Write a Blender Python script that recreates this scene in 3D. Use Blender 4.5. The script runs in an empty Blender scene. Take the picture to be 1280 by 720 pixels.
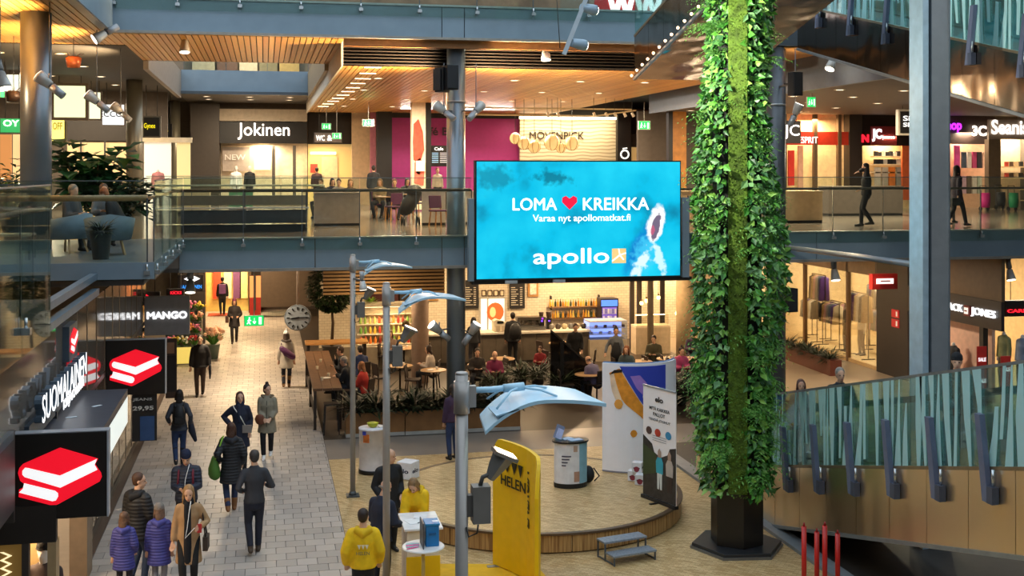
import bpy, math, random
from mathutils import Vector, Matrix
random.seed(7)
SC = bpy.context.scene
COL = SC.collection
R = math.radians
# ------------------------------------------------------------------ camera
F_PX, HOR, YAW, CZ = 1480.0, 213.0, math.atan(310/1480), 6.6
cam_d = bpy.data.cameras.new('camera'); cam = bpy.data.objects.new('camera', cam_d); COL.objects.link(cam)
cam_d.sensor_width = 36; cam_d.lens = 36*F_PX/1280; cam_d.shift_y = -(360-HOR)/1280
cam_d.clip_end = 300
cam.location = (0, 0, CZ); cam.rotation_euler = (math.pi/2, 0, -YAW)
SC.camera = cam
# ------------------------------------------------------------------ world, exposure
SC.view_settings.view_transform = 'Standard'; SC.view_settings.look = 'None'
SC.view_settings.gamma = 1; SC.view_settings.use_curve_mapping = False
SC.view_settings.exposure = 0.3
wd = bpy.data.worlds.new('sky'); SC.world = wd; wd.use_nodes = True
wd.node_tree.nodes['Background'].inputs[0].default_value = (0.74, 0.87, 1.0, 1)   # overcast daylight through the glazed roof
wd.node_tree.nodes['Background'].inputs[1].default_value = 1.45
# ------------------------------------------------------------------ lights (ceiling lamps of the galleries)
def area(name, loc, size, power, color, rot=(0, 0, 0), sy=None):
    l = bpy.data.lights.new(name, 'AREA'); l.energy = power; l.color = color; l.size = size
    if sy: l.shape = 'RECTANGLE'; l.size_y = sy
    o = bpy.data.objects.new(name, l); o.location = loc; o.rotation_euler = rot; COL.objects.link(o); return o
def spot(name, loc, target, power, color, ang=60, blend=.5, rad=.06):
    l = bpy.data.lights.new(name, 'SPOT'); l.energy = power; l.color = color; l.spot_size = R(ang); l.spot_blend = blend
    l.shadow_soft_size = rad
    o = bpy.data.objects.new(name, l); o.location = loc; COL.objects.link(o)
    o.rotation_euler = (Vector(target)-Vector(loc)).to_track_quat('-Z', 'Y').to_euler(); return o
WARM, WARMW, NEUT, COOL = (1, .70, .40), (1, .80, .56), (1, .91, .80), (.8, .9, 1)
# upper gallery
for x, y, z, p, c in [(4.5,34,9.2,420,WARM),(9.5,34,9.2,420,WARM),(4.5,44,9.2,520,WARMW),(9.5,44,9.2,520,WARMW),(12.5,44,9.2,420,WARMW),
                      (-1,52,9.7,420,WARMW),(-8,34,9.7,300,WARMW),(-8,46,9.7,380,WARMW),(16,34,8.9,300,WARMW),(20.5,35,8.9,420,WARMW),
                      (20.5,40,8.9,420,WARMW),(16,40,8.9,300,WARMW),(-7.5,24,9.7,170,WARM)]:
    area('gallery_downlight', (x, y, z-.06), .5, p, c)
# ground floor under the bridge
for x, y, z, p, c in [(3,32,4.1,55,WARM),(7,33,4.1,60,WARM),(11,33,4.1,75,WARM),(3.5,37,4.1,90,WARM),(8,37.5,4.1,95,WARM),(12,38,4.1,150,WARM),
                      (6.5,41.5,4.0,230,WARM),(11,41.5,4.0,230,WARM),(-1,36,4.1,200,WARMW),(-1,44,4.1,240,WARM),(-.5,52,4.1,280,WARM),
                      (17,33,4.1,180,WARMW),(17.5,39,4.1,200,WARM),(16,44,4.1,160,WARM)]:
    area('cafe_downlight', (x, y, z-.03), .4, p, c)
# ------------------------------------------------------------------ pixel -> place helpers (frame 1280x720)
FW = Vector((math.sin(YAW), math.cos(YAW), 0)); RT = Vector((math.cos(YAW), -math.sin(YAW), 0))
def ray(x, y): return FW + RT*((x-640)/F_PX) + Vector((0, 0, (HOR-y)/F_PX))
def D(x, y, d): return Vector((0, 0, CZ)) + ray(x, y)*d
def G(x, y, z=0.0): return D(x, y, (CZ-z)*F_PX/(y-HOR))
def AY(x, y, Y): return D(x, y, Y/ray(x, y).y)
def AX(x, y, X): return D(x, y, X/ray(x, y).x)
# ------------------------------------------------------------------ materials
def rgb(h):
    if not isinstance(h, str): return tuple(h)
    h = h.lstrip('#'); c = [int(h[i:i+2], 16)/255 for i in (0, 2, 4)]
    return tuple(x/12.92 if x <= .04045 else ((x+.055)/1.055)**2.4 for x in c)
_M = {}
def M(hexc, rough=.55, metal=0.0, emit=0.0, noise=.10, scale=6.0, bump=0.0, bscale=None, spec=.5, kind=None, key=None):
    k = (key or hexc, rough, metal, emit, noise, scale, bump, kind)
    if k in _M: return _M[k]
    m = bpy.data.materials.new('mat_%d' % len(_M)); m.use_nodes = True; _M[k] = m
    nt = m.node_tree; N = nt.nodes; L = nt.links; b = N['Principled BSDF']
    c = rgb(hexc)
    b.inputs['Base Color'].default_value = (*c, 1); b.inputs['Roughness'].default_value = rough
    b.inputs['Metallic'].default_value = metal; b.inputs['Specular IOR Level'].default_value = spec
    m.diffuse_color = (*c, 1)
    if emit:
        b.inputs['Emission Color'].default_value = (*c, 1); b.inputs['Emission Strength'].default_value = emit
        return m
    tc = N.new('ShaderNodeTexCoord')
    nz = N.new('ShaderNodeTexNoise'); nz.inputs['Scale'].default_value = scale; nz.inputs['Detail'].default_value = 3
    L.new(tc.outputs['Object'], nz.inputs['Vector'])
    if noise:
        rp = N.new('ShaderNodeValToRGB'); e = rp.color_ramp.elements
        e[0].position = .3; e[1].position = .7
        e[0].color = (*[max(0, x*(1-noise)) for x in c], 1); e[1].color = (*[min(1, x*(1+noise)) for x in c], 1)
        L.new(nz.outputs['Fac'], rp.inputs['Fac']); L.new(rp.outputs['Color'], b.inputs['Base Color'])
    if kind == 'quilt':
        wv = N.new('ShaderNodeTexWave'); wv.bands_direction = 'Z'; wv.inputs['Scale'].default_value = 5.5; wv.inputs['Distortion'].default_value = .6
        L.new(tc.outputs['Object'], wv.inputs['Vector'])
        bp = N.new('ShaderNodeBump'); bp.inputs['Strength'].default_value = .45; bp.inputs['Distance'].default_value = .015
        L.new(wv.outputs['Fac'], bp.inputs['Height']); L.new(bp.outputs['Normal'], b.inputs['Normal'])
    elif bump:
        n2 = N.new('ShaderNodeTexNoise'); n2.inputs['Scale'].default_value = bscale or scale*3
        L.new(tc.outputs['Object'], n2.inputs['Vector'])
        bp = N.new('ShaderNodeBump'); bp.inputs['Strength'].default_value = bump; bp.inputs['Distance'].default_value = .02
        L.new(n2.outputs['Fac'], bp.inputs['Height']); L.new(bp.outputs['Normal'], b.inputs['Normal'])
    return m
def E(hexc, s=1.5): return M(hexc, .5, 0, s)
def glass(hexc='e6f2ee', refl=.55, haze=0.0, hz='9fd0d0'):
    k = ('glass', hexc, refl, haze, hz)
    if k in _M: return _M[k]
    m = bpy.data.materials.new('glass_%d' % len(_M)); m.use_nodes = True; _M[k] = m
    nt = m.node_tree; N = nt.nodes; L = nt.links
    for n in list(N): N.remove(n)
    o = N.new('ShaderNodeOutputMaterial'); t = N.new('ShaderNodeBsdfTransparent'); t.inputs[0].default_value = (*rgb(hexc), 1)
    g = N.new('ShaderNodeBsdfGlossy'); g.inputs['Roughness'].default_value = .02; g.inputs[0].default_value = (1, 1, 1, 1)
    fr = N.new('ShaderNodeFresnel'); fr.inputs['IOR'].default_value = 1.5
    mu = N.new('ShaderNodeMath'); mu.operation = 'MULTIPLY'; mu.inputs[1].default_value = refl
    mx = N.new('ShaderNodeMixShader'); L.new(fr.outputs[0], mu.inputs[0]); L.new(mu.outputs[0], mx.inputs[0])
    if haze:
        df = N.new('ShaderNodeBsdfDiffuse'); df.inputs[0].default_value = (*rgb(hz), 1)
        m2 = N.new('ShaderNodeMixShader'); m2.inputs[0].default_value = haze
        L.new(t.outputs[0], m2.inputs[1]); L.new(df.outputs[0], m2.inputs[2]); L.new(m2.outputs[0], mx.inputs[1])
    else: L.new(t.outputs[0], mx.inputs[1])
    L.new(g.outputs[0], mx.inputs[2]); L.new(mx.outputs[0], o.inputs[0])
    return m
def leafmat(cols, rough=.45, key=''):
    k = ('leaf', tuple(cols), key)
    if k in _M: return _M[k]
    m = bpy.data.materials.new('leaf_%d' % len(_M)); m.use_nodes = True; _M[k] = m
    N = m.node_tree.nodes; L = m.node_tree.links; b = N['Principled BSDF']; b.inputs['Roughness'].default_value = rough
    g = N.new('ShaderNodeNewGeometry'); rp = N.new('ShaderNodeValToRGB'); cr = rp.color_ramp
    while len(cr.elements) < len(cols): cr.elements.new(.5)
    for i, c in enumerate(cols): cr.elements[i].position = i/max(1, len(cols)-1); cr.elements[i].color = (*rgb(c), 1)
    L.new(g.outputs['Random Per Island'], rp.inputs['Fac']); L.new(rp.outputs['Color'], b.inputs['Base Color'])
    return m
def texmat(key, rough, build, metal=0.0, spec=.5):
    """build(N, L, b, tc) wires a procedural pattern"""
    if key in _M: return _M[key]
    m = bpy.data.materials.new(key); m.use_nodes = True; _M[key] = m
    N = m.node_tree.nodes; L = m.node_tree.links; b = N['Principled BSDF']
    b.inputs['Roughness'].default_value = rough; b.inputs['Metallic'].default_value = metal; b.inputs['Specular IOR Level'].default_value = spec
    build(N, L, b, N.new('ShaderNodeTexCoord')); return m
def brickmat(key, c1, c2, cm, bw, bh, mortar, rough=.5, rot=0, scale=1.0, squash=1.0, off=.5, axes=None):
    def f(N, L, b, tc):
        t = N.new('ShaderNodeTexBrick'); t.inputs['Color1'].default_value = (*rgb(c1), 1); t.inputs['Color2'].default_value = (*rgb(c2), 1)
        t.inputs['Mortar'].default_value = (*rgb(cm), 1); t.inputs['Scale'].default_value = scale
        t.inputs['Brick Width'].default_value = bw; t.inputs['Row Height'].default_value = bh; t.inputs['Mortar Size'].default_value = mortar
        t.offset = off
        src = tc.outputs['Object']
        if axes:                               # (u axis, v axis) picked out of object space
            sp = N.new('ShaderNodeSeparateXYZ'); cb = N.new('ShaderNodeCombineXYZ'); L.new(src, sp.inputs[0])
            L.new(sp.outputs[axes[0]], cb.inputs[0]); L.new(sp.outputs[axes[1]], cb.inputs[1]); src = cb.outputs[0]
        mp = N.new('ShaderNodeMapping'); mp.inputs['Rotation'].default_value = (0, 0, R(rot)); L.new(src, mp.inputs[0]); L.new(mp.outputs[0], t.inputs['Vector'])
        L.new(t.outputs['Color'], b.inputs['Base Color'])
        bp = N.new('ShaderNodeBump'); bp.inputs['Strength'].default_value = .25; bp.inputs['Distance'].default_value = .01; bp.invert = True
        L.new(t.outputs['Fac'], bp.inputs['Height']); L.new(bp.outputs['Normal'], b.inputs['Normal'])
    return texmat(key, rough, f)
_o = 'first second third fourth fifth sixth seventh eighth ninth tenth eleventh twelfth thirteenth fourteenth fifteenth sixteenth seventeenth eighteenth nineteenth'.split()
def W(n):
    if n < 20: return _o[n-1]
    t = {2: 'twenty', 3: 'thirty', 4: 'forty', 5: 'fifty'}[n//10]
    return (t[:-1]+'ieth') if n % 10 == 0 else t+'-'+_o[n % 10-1]
# ------------------------------------------------------------------ mesh builder
class MB:
    def __init__(s): s.v = []; s.f = []; s.m = []; s.s = []
    def add(s, vs, fs, m=0, sm=False):
        o = len(s.v); s.v += [Vector(p) for p in vs]
        for f in fs: s.f.append([o+i for i in f]); s.m.append(m); s.s.append(sm)
        return s
    def box(s, x0, y0, z0, x1, y1, z1, m=0):
        return s.add([(x0,y0,z0),(x1,y0,z0),(x1,y1,z0),(x0,y1,z0),(x0,y0,z1),(x1,y0,z1),(x1,y1,z1),(x0,y1,z1)],
                     [(3,2,1,0),(4,5,6,7),(0,1,5,4),(1,2,6,5),(2,3,7,6),(3,0,4,7)], m)
    def cbox(s, c, size, rz=0, m=0, mat=None):
        a, b, h = size[0]/2, size[1]/2, size[2]/2; q = mat or Matrix.Rotation(rz, 3, 'Z'); c = Vector(c)
        vs = [c+q@Vector(p) for p in [(-a,-b,-h),(a,-b,-h),(a,b,-h),(-a,b,-h),(-a,-b,h),(a,-b,h),(a,b,h),(-a,b,h)]]
        return s.add(vs, [(3,2,1,0),(4,5,6,7),(0,1,5,4),(1,2,6,5),(2,3,7,6),(3,0,4,7)], m)
    def bar(s, p0, p1, w, h, m=0, up=(0, 0, 1)):
        p0 = Vector(p0); p1 = Vector(p1); d = (p1-p0).normalized(); u = Vector(up)
        if abs(d.dot(u)) > .99: u = Vector((0, 1, 0))
        r = d.cross(u).normalized(); u = r.cross(d)
        a, b = r*w/2, u*h/2
        return s.add([p0-a-b,p0+a-b,p0+a+b,p0-a+b,p1-a-b,p1+a-b,p1+a+b,p1-a+b], [(0,1,2,3),(7,6,5,4),(0,4,5,1),(1,5,6,2),(2,6,7,3),(3,7,4,0)], m)
    def tube(s, pts, r, n=8, m=0, cap=True, sm=True, fr=None, round_cap=False):
        """pts along an axis; r = number, list of numbers, or list of (rx, ry) with fixed frame fr=(right, fwd)"""
        pts = [Vector(p) for p in pts]; k = len(pts)
        rr = r if isinstance(r, (list, tuple)) else [r]*k
        if round_cap:
            def rad(q): return max(q) if isinstance(q, (tuple, list)) else q
            def scl(q, f): return tuple(x*f for x in q) if isinstance(q, (tuple, list)) else q*f
            d0 = (pts[0]-pts[1]).normalized(); d1 = (pts[-1]-pts[-2]).normalized(); a, b = rr[0], rr[-1]
            ra, rb = (min(a) if isinstance(a, (tuple, list)) else a), (min(b) if isinstance(b, (tuple, list)) else b)
            pts = [pts[0]+d0*ra*.95, pts[0]+d0*ra*.6]+pts+[pts[-1]+d1*rb*.6, pts[-1]+d1*rb*.95]
            rr = [scl(a, .3), scl(a, .8)]+list(rr)+[scl(b, .8), scl(b, .3)]; k = len(pts)
        o = len(s.v); prev = None
        for i, p in enumerate(pts):
            if fr: a, b = Vector(fr[0]), Vector(fr[1])
            else:
                t = (pts[min(i+1, k-1)]-pts[max(i-1, 0)]).normalized()
                if prev is None: a = t.cross(Vector((0, 0, 1)) if abs(t.z) < .9 else Vector((0, 1, 0))).normalized()
                else: a = (prev-t*prev.dot(t)).normalized()
                b = t.cross(a); prev = a
            q = rr[i]; rx, ry = q if isinstance(q, (tuple, list)) else (q, q)
            for j in range(n):
                an = 2*math.pi*j/n; s.v.append(p+a*(rx*math.cos(an))+b*(ry*math.sin(an)))
        for i in range(k-1):
            for j in range(n):
                j2 = (j+1) % n; s.f.append([o+i*n+j, o+i*n+j2, o+(i+1)*n+j2, o+(i+1)*n+j]); s.m.append(m); s.s.append(sm)
        if cap:
            s.f.append([o+j for j in range(n)][::-1]); s.m.append(m); s.s.append(False)
            s.f.append([o+(k-1)*n+j for j in range(n)]); s.m.append(m); s.s.append(False)
        return s
    def cyl(s, p0, p1, r0, r1=None, n=14, m=0, cap=True): return s.tube([p0, p1], [r0, r0 if r1 is None else r1], n, m, cap)
    def lathe(s, prof, c=(0, 0, 0), n=18, m=0, sm=True, cap=True):
        c = Vector(c); o = len(s.v); k = len(prof)
        for r, z in prof:
            for j in range(n):
                a = 2*math.pi*j/n; s.v.append(c+Vector((r*math.cos(a), r*math.sin(a), z)))
        for i in range(k-1):
            for j in range(n):
                j2 = (j+1) % n; s.f.append([o+i*n+j, o+i*n+j2, o+(i+1)*n+j2, o+(i+1)*n+j]); s.m.append(m); s.s.append(sm)
        if cap:
            s.f.append([o+j for j in range(n)][::-1]); s.m.append(m); s.s.append(False)
            s.f.append([o+(k-1)*n+j for j in range(n)]); s.m.append(m); s.s.append(False)
        return s
    def ball(s, c, r, n=10, m=0, q=None):
        r = r if isinstance(r, (tuple, list)) else (r, r, r); c = Vector(c); o = len(s.v); k = max(4, n//2+1)
        for i in range(1, k):
            t = math.pi*i/k
            for j in range(n):
                a = 2*math.pi*j/n; p = Vector((r[0]*math.sin(t)*math.cos(a), r[1]*math.sin(t)*math.sin(a), -r[2]*math.cos(t)))
                s.v.append(c+(q@p if q else p))
        lo = len(s.v); p = Vector((0, 0, -r[2])); s.v.append(c+(q@p if q else p)); p = -p; s.v.append(c+(q@p if q else p))
        for i in range(k-2):
            for j in range(n):
                j2 = (j+1) % n; s.f.append([o+i*n+j, o+i*n+j2, o+(i+1)*n+j2, o+(i+1)*n+j]); s.m.append(m); s.s.append(True)
        for j in range(n):
            j2 = (j+1) % n
            s.f.append([lo, o+j2, o+j]); s.m.append(m); s.s.append(True)
            s.f.append([lo+1, o+(k-2)*n+j, o+(k-2)*n+j2]); s.m.append(m); s.s.append(True)
        return s
    def plate(s, pts, o, r, u, t, m=0):
        """2-D outline on the plane o + x r + y u, extruded by t along r x u"""
        o = Vector(o); r = Vector(r); u = Vector(u); n = r.cross(u).normalized()*t; k = len(pts)
        A = [o+r*x+u*y for x, y in pts]
        return s.add(A+[p+n for p in A], [list(range(k))[::-1], [k+i for i in range(k)]]+[[i, (i+1) % k, k+(i+1) % k, k+i] for i in range(k)], m)
    def prism(s, pts, z0, z1, m=0): return s.plate(pts, (0, 0, z0), (1, 0, 0), (0, 1, 0), z1-z0, m)
    def leaf(s, p, d, up, ln, w, m=0):
        p = Vector(p); d = Vector(d).normalized(); sd = d.cross(Vector(up))
        sd = sd.normalized() if sd.length > 1e-4 else Vector((1, 0, 0)); nn = sd.cross(d)
        return s.add([p, p+d*ln*.45+sd*w/2+nn*w*.14, p+d*ln-nn*ln*.12, p+d*ln*.45-sd*w/2+nn*w*.14, p+d*ln*.5-nn*w*.05], [(0,1,4),(1,2,4),(2,3,4),(3,0,4)], m)
    def xf(s, mat, frm=0):
        for i in range(frm, len(s.v)): s.v[i] = mat @ s.v[i]
        return s
    def build(s, name, mats, parent=None, w=True, loc=None, bevel=0):
        me = bpy.data.meshes.new(name); off = Vector((0, 0, 0))
        if parent is not None and w: off = Vector(parent.get('_o', (0, 0, 0)))
        if loc is not None: off = Vector(loc)
        me.from_pydata([tuple(p-off) for p in s.v], [], s.f)
        mats = mats if isinstance(mats, (list, tuple)) else [mats]
        for x in mats: me.materials.append(x)
        if len(mats) > 1: me.polygons.foreach_set('material_index', s.m)
        me.polygons.foreach_set('use_smooth', s.s); me.update()
        ob = bpy.data.objects.new(name, me); COL.objects.link(ob)
        if loc is not None: ob.location = loc
        if parent is not None: ob.parent = parent; ob['_o'] = tuple(off)
        if bevel:
            b = ob.modifiers.new('bevel', 'BEVEL'); b.width = bevel; b.segments = 2; b.limit_method = 'ANGLE'
        return ob
def T(name, label, cat, loc=(0, 0, 0), rz=0, group=None, scale=1):
    o = bpy.data.objects.new(name, None); COL.objects.link(o); o.location = loc; o.rotation_euler = (0, 0, rz); o.scale = (scale,)*3
    o['label'] = label; o['category'] = cat; o.empty_display_size = .1
    o['_o'] = tuple(loc)
    if group: o['group'] = group
    return o
def tag(o, label, cat, group=None):
    o['label'] = label; o['category'] = cat
    if group: o['group'] = group
    return o
def struct(o, label=None):
    o['kind'] = 'structure'
    if label: o['label'] = label
    return o
def stuff(o, label=None, cat=None):
    o['kind'] = 'stuff'
    if label: o['label'] = label
    if cat: o['category'] = cat
    return o
def copy_tree(o, loc=None, rz=None, label=None, parent=None, scale=None):
    c = o.copy(); COL.objects.link(c)
    if parent is not None: c.parent = parent
    if loc is not None: c.location = loc; c['_o'] = tuple(loc)
    if rz is not None: c.rotation_euler[2] = rz
    if scale is not None: c.scale = (scale,)*3
    if label: c['label'] = label
    for ch in KIDS.get(o.name, [x for x in o.children]): copy_tree(ch, parent=c)
    return c
KIDS = {}
X3, Y3, Z3 = Vector((1, 0, 0)), Vector((0, 1, 0)), Vector((0, 0, 1))
def text(st, w, h, o, r, u, t, mat, parent=None, name='lettering', bold=.0, shear=0, space=1.0, wd=True, fat=0):
    cu = bpy.data.curves.new('t', 'FONT'); cu.body = st; cu.offset = bold; cu.shear = shear; cu.space_character = space; cu.resolution_u = 3
    tmp = bpy.data.objects.new('t', cu); me0 = bpy.data.meshes.new_from_object(tmp)
    vs = [v.co.copy() for v in me0.vertices]; fs = [list(p.vertices) for p in me0.polygons]
    bpy.data.objects.remove(tmp); bpy.data.meshes.remove(me0); bpy.data.curves.remove(cu)
    x0 = min(v.x for v in vs); x1 = max(v.x for v in vs); y0 = min(v.y for v in vs); y1 = max(v.y for v in vs)
    o = Vector(o); r = Vector(r); u = Vector(u); n = r.cross(u).normalized()*t
    P = [o+r*((v.x-x0)/(x1-x0)*w)+u*((v.y-y0)/(y1-y0)*h) for v in vs]; k = len(P)
    ed = {}
    for f in fs:
        for i in range(len(f)):
            e = (f[i], f[(i+1) % len(f)]); ed[e] = 1
    mb = MB(); side = [(a, b, k+b, k+a) for (a, b) in ed if (b, a) not in ed]
    for q, (sx, sy) in enumerate(((0, 0), (1, 0), (-1, 0), (0, 1), (0, -1)) if fat else ((0, 0),)):
        s_ = r*(sx*fat)+u*(sy*fat)+n*(.1*q); mb.add([p+s_ for p in P]+[p+n+s_ for p in P], [[k+i for i in f] for f in fs]+side)
    return mb.build(name, mat, parent, wd)
# ================================================================== STRUCTURE
STEEL = M('7f929f', .38, .25, noise=.06, scale=2)          # painted fascia metal
STEEL_D = M('4a545c', .45, .3, noise=.08, scale=2)
COLM = M('7e8890', .32, .55, noise=.08, scale=1.5)
COLW = M('8f8874', .35, .45, noise=.08, scale=1.5)
DARK = M('26231f', .6); BLACK = M('121212', .5); CHAR = M('3a3733', .6)
CONC = M('8b857e', .5, noise=.12, scale=.8)
def plankmat():
    def f(N, L, b, tc):
        g = N.new('ShaderNodeNewGeometry'); rp = N.new('ShaderNodeValToRGB'); cr = rp.color_ramp
        cr.elements[0].color = (*rgb('c98a3c'), 1); cr.elements[1].color = (*rgb('e6ad58'), 1)
        L.new(g.outputs['Random Per Island'], rp.inputs['Fac'])
        nz = N.new('ShaderNodeTexNoise'); nz.inputs['Scale'].default_value = 3
        mp = N.new('ShaderNodeMapping'); mp.inputs['Scale'].default_value = (8, .6, 8); L.new(tc.outputs['Object'], mp.inputs[0]); L.new(mp.outputs[0], nz.inputs['Vector'])
        mx = N.new('ShaderNodeMix'); mx.data_type = 'RGBA'; mx.blend_type = 'MULTIPLY'; mx.inputs['Factor'].default_value = .35
        L.new(rp.outputs['Color'], mx.inputs['A']); L.new(nz.outputs['Color'], mx.inputs['B']); L.new(mx.outputs['Result'], b.inputs['Base Color'])
    return texmat('ceiling_planks', .38, f)
PLANK = plankmat()
def planks(name, x0, x1, y0, y1, z, parent, pitch=.15, gap=.025, th=.03, along='y'):
    mb = MB(); p = x0 if along == 'y' else y0; e = x1 if along == 'y' else y1
    while p < e-.02:
        q = min(p+pitch-gap, e)
        if along == 'y': mb.box(p, y0, z, q, y1, z+th)
        else: mb.box(x0, p, z, x1, q, z+th)
        p += pitch
    return stuff(mb.build(name, PLANK, parent))
def slab(name, x0, y0, z0, x1, y1, z1, mat, label=None, parent=None):
    return struct(MB().box(x0, y0, z0, x1, y1, z1).build(name, mat, parent), label)
# ---- ground
floor = slab('floor', -16, -6, -.35, 32, 62, -.016, M('6a6560', .6))
def pavmat():
    def f(N, L, b, tc):
        g = N.new('ShaderNodeNewGeometry'); oi = N.new('ShaderNodeObjectInfo'); ad = N.new('ShaderNodeMath'); ad.operation = 'ADD'
        fr = N.new('ShaderNodeMath'); fr.operation = 'FRACT'
        L.new(g.outputs['Random Per Island'], ad.inputs[0]); L.new(oi.outputs['Random'], ad.inputs[1]); L.new(ad.outputs[0], fr.inputs[0])
        rp = N.new('ShaderNodeValToRGB'); cr = rp.color_ramp; cr.elements[0].color = (*rgb('a39b94'), 1); cr.elements[1].color = (*rgb('bdb3aa'), 1)
        L.new(fr.outputs[0], rp.inputs['Fac']); L.new(rp.outputs['Color'], b.inputs['Base Color'])
    return texmat('pavers', .42, f)
PAV = pavmat()
PW = .34
pm = MB().box(0, 0, -.03, PW-.012, PW-.012, 0).build('paver', PAV); pmesh = pm.data; bpy.data.objects.remove(pm)
rest = MB(); npv = 0; row = 0; y = 15.0
while y < 57.5:
    x = -2.85 + (0 if row % 2 else -PW/2)
    while x < 1.43:
        vis = 19.3 < y and x+PW > -2.85
        xa = max(x, -2.85); xb = min(x+PW-.012, 1.43)
        if vis and npv < 300 and xb-xa > PW-.02 and y > 19.4:
            o = bpy.data.objects.new('paver', pmesh); COL.objects.link(o); o.location = (x, y, 0); o.parent = floor; npv += 1
        elif xb-xa > .02: rest.box(xa, y, -.03, xb, y+PW-.012, 0)
        x += PW
    y += PW; row += 1
stuff(rest.build('paving', PAV, floor))
slab('trim_1', -3.0, 8, -.03, -2.87, 57, .003, M('4a3a30', .5), 'dark stone strip along the shopfronts')
PARQ = brickmat('endgrain', 'dcc08e', 'b3905c', '94754a', .15, .042, .004, .42, rot=38, scale=1)
slab('floor_parquet', 1.44, 4, -.03, 9.0, 27.3, 0, PARQ, 'end-grain wood block floor around the stage')
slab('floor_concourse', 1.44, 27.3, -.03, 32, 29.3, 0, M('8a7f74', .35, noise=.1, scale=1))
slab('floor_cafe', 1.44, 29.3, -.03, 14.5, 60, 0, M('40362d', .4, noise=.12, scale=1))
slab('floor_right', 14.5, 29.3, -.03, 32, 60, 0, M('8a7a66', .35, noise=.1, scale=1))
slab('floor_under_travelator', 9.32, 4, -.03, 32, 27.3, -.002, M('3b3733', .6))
slab('trim_2', 9.0, 8, -.03, 9.32, 27.0, .06, M('7e8488', .45), 'grey kerb along the moving walkway')
slab('floor_shop_left', -16, -2, -.03, -3.0, 60, 0, M('a39484', .4, noise=.06))
# ---- level two
FL2 = M('7d7266', .13, noise=.08, scale=1.2, spec=.6)
slab('floor_upper', -16, 28.82, 4.3, 30, 58, 5.0, FL2, 'polished upper gallery floor')
slab('ceiling_ground', -16, 28.82, 4.2, 30, 58, 4.3, M('57504a', .6))
fas = MB().box(-1.95, 28.86, 4.24, 30, 28.9, 4.98).build('trim_3', STEEL_D); struct(fas, 'blue-grey steel edge beam of the upper gallery')
def fascia_panels(parent, xs, y, z0, z1, mat):
    for a, b in zip(xs[:-1], xs[1:]):
        MB().box(a+.012, y, z0, b-.012, y+.07, z1).build('panel', mat, parent)
fascia_panels(fas, [-1.95, 1.2, 4.27, 4.83, 8, 11.2, 14.2, 17.4, 20.6, 26], 28.78, 4.27, 4.97, STEEL)
MB().box(-1.95, 28.70, 4.2, 26, 28.86, 4.27).build('flange', M('9a948a', .4, .4), fas)
MB().box(-1.95, 28.74, 4.965, 26, 28.9, 5.005).build('edge_strip', M('a7abaa', .3, .6), fas)
# left bay and near gallery
bay = slab('floor_bay', -16, 21.4, 4.78, -1.9, 28.8, 5.0, M('63707a', .3, noise=.06), 'left balcony floor')
b2 = MB().box(-1.95, 21.36, 4.72, -1.86, 28.8, 5.01).box(-16, 21.34, 4.72, -1.86, 21.42, 5.01).build('trim_4', STEEL); struct(b2, 'steel edge of the left balcony')
slab('ceiling_bay', -16, 21.5, 4.6, -2.05, 28.8, 4.78, M('4f4c4a', .6))
slab('floor_near_gallery', -16, -4, 4.55, -2.62, 15.6, 5.0, M('5c666d', .4), 'near balcony floor')
# camera-side gallery, unseen in the photo but part of the place
slab('floor_near_side', -2.62, -6, 4.3, 30, -1.2, 5.0, FL2)
# ---- level three
slab('floor_top', -16, 28.82, 9.86, 1.95, 36, 10.65, STEEL_D)
slab('floor_top_rear', -16, 50, 9.86, 1.95, 60, 10.65, STEEL_D)
slab('floor_top_left', -16, -4, 9.86, -3.5, 28.82, 10.65, STEEL_D)
slab('floor_top_void_left', -16, 36, 9.86, -3.4, 50, 10.65, STEEL_D)
slab('floor_top_mid', 1.95, 28.82, 9.86, 32, 60, 10.65, STEEL_D)
fa3 = MB().box(-3.45, 28.86, 9.84, 9.66, 28.9, 10.62).build('trim_5', STEEL_D); struct(fa3, 'blue-grey steel edge beam of the top gallery')
fascia_panels(fa3, [-3.45, 4.27, 4.83, 9.66], 28.78, 9.86, 10.62, STEEL)
MB().box(-3.45, 28.70, 9.8, 9.66, 28.86, 9.86).build('flange', M('9a948a', .4, .4), fa3)
MB().box(-3.45, 28.74, 10.61, 9.66, 28.9, 10.66).build('edge_strip', M('a7abaa', .3, .6), fa3)
fl = MB().box(-3.5, 2, 9.8, -3.42, 28.8, 10.65).build('trim_6', STEEL); struct(fl, 'steel edge of the top left gallery')
MB().box(-3.62, 2, 9.78, -3.44, 28.8, 9.84).build('flange', M('8f8a82', .4, .4), fl)
# void frame above the left concourse
vf = MB().box(-3.45, 36, 9.55, -3.3, 50, 10.65).box(-3.3, 35.9, 9.8, 1.95, 36.02, 10.65).build('trim_7', M('8c8174', .5)); struct(vf, 'edge of the ceiling opening')
MB().box(-3.3, 49.9, 9.8, 1.95, 50.02, 10.7).build('fascia', STEEL, vf)
MB().box(-3.3, 49.6, 9.7, 1.95, 49.9, 9.82).build('ledge', STEEL_D, vf)
MB().box(1.78, 36, 9.6, 1.94, 50, 10.65).build('side', M('a08a6a', .5), vf)
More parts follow.
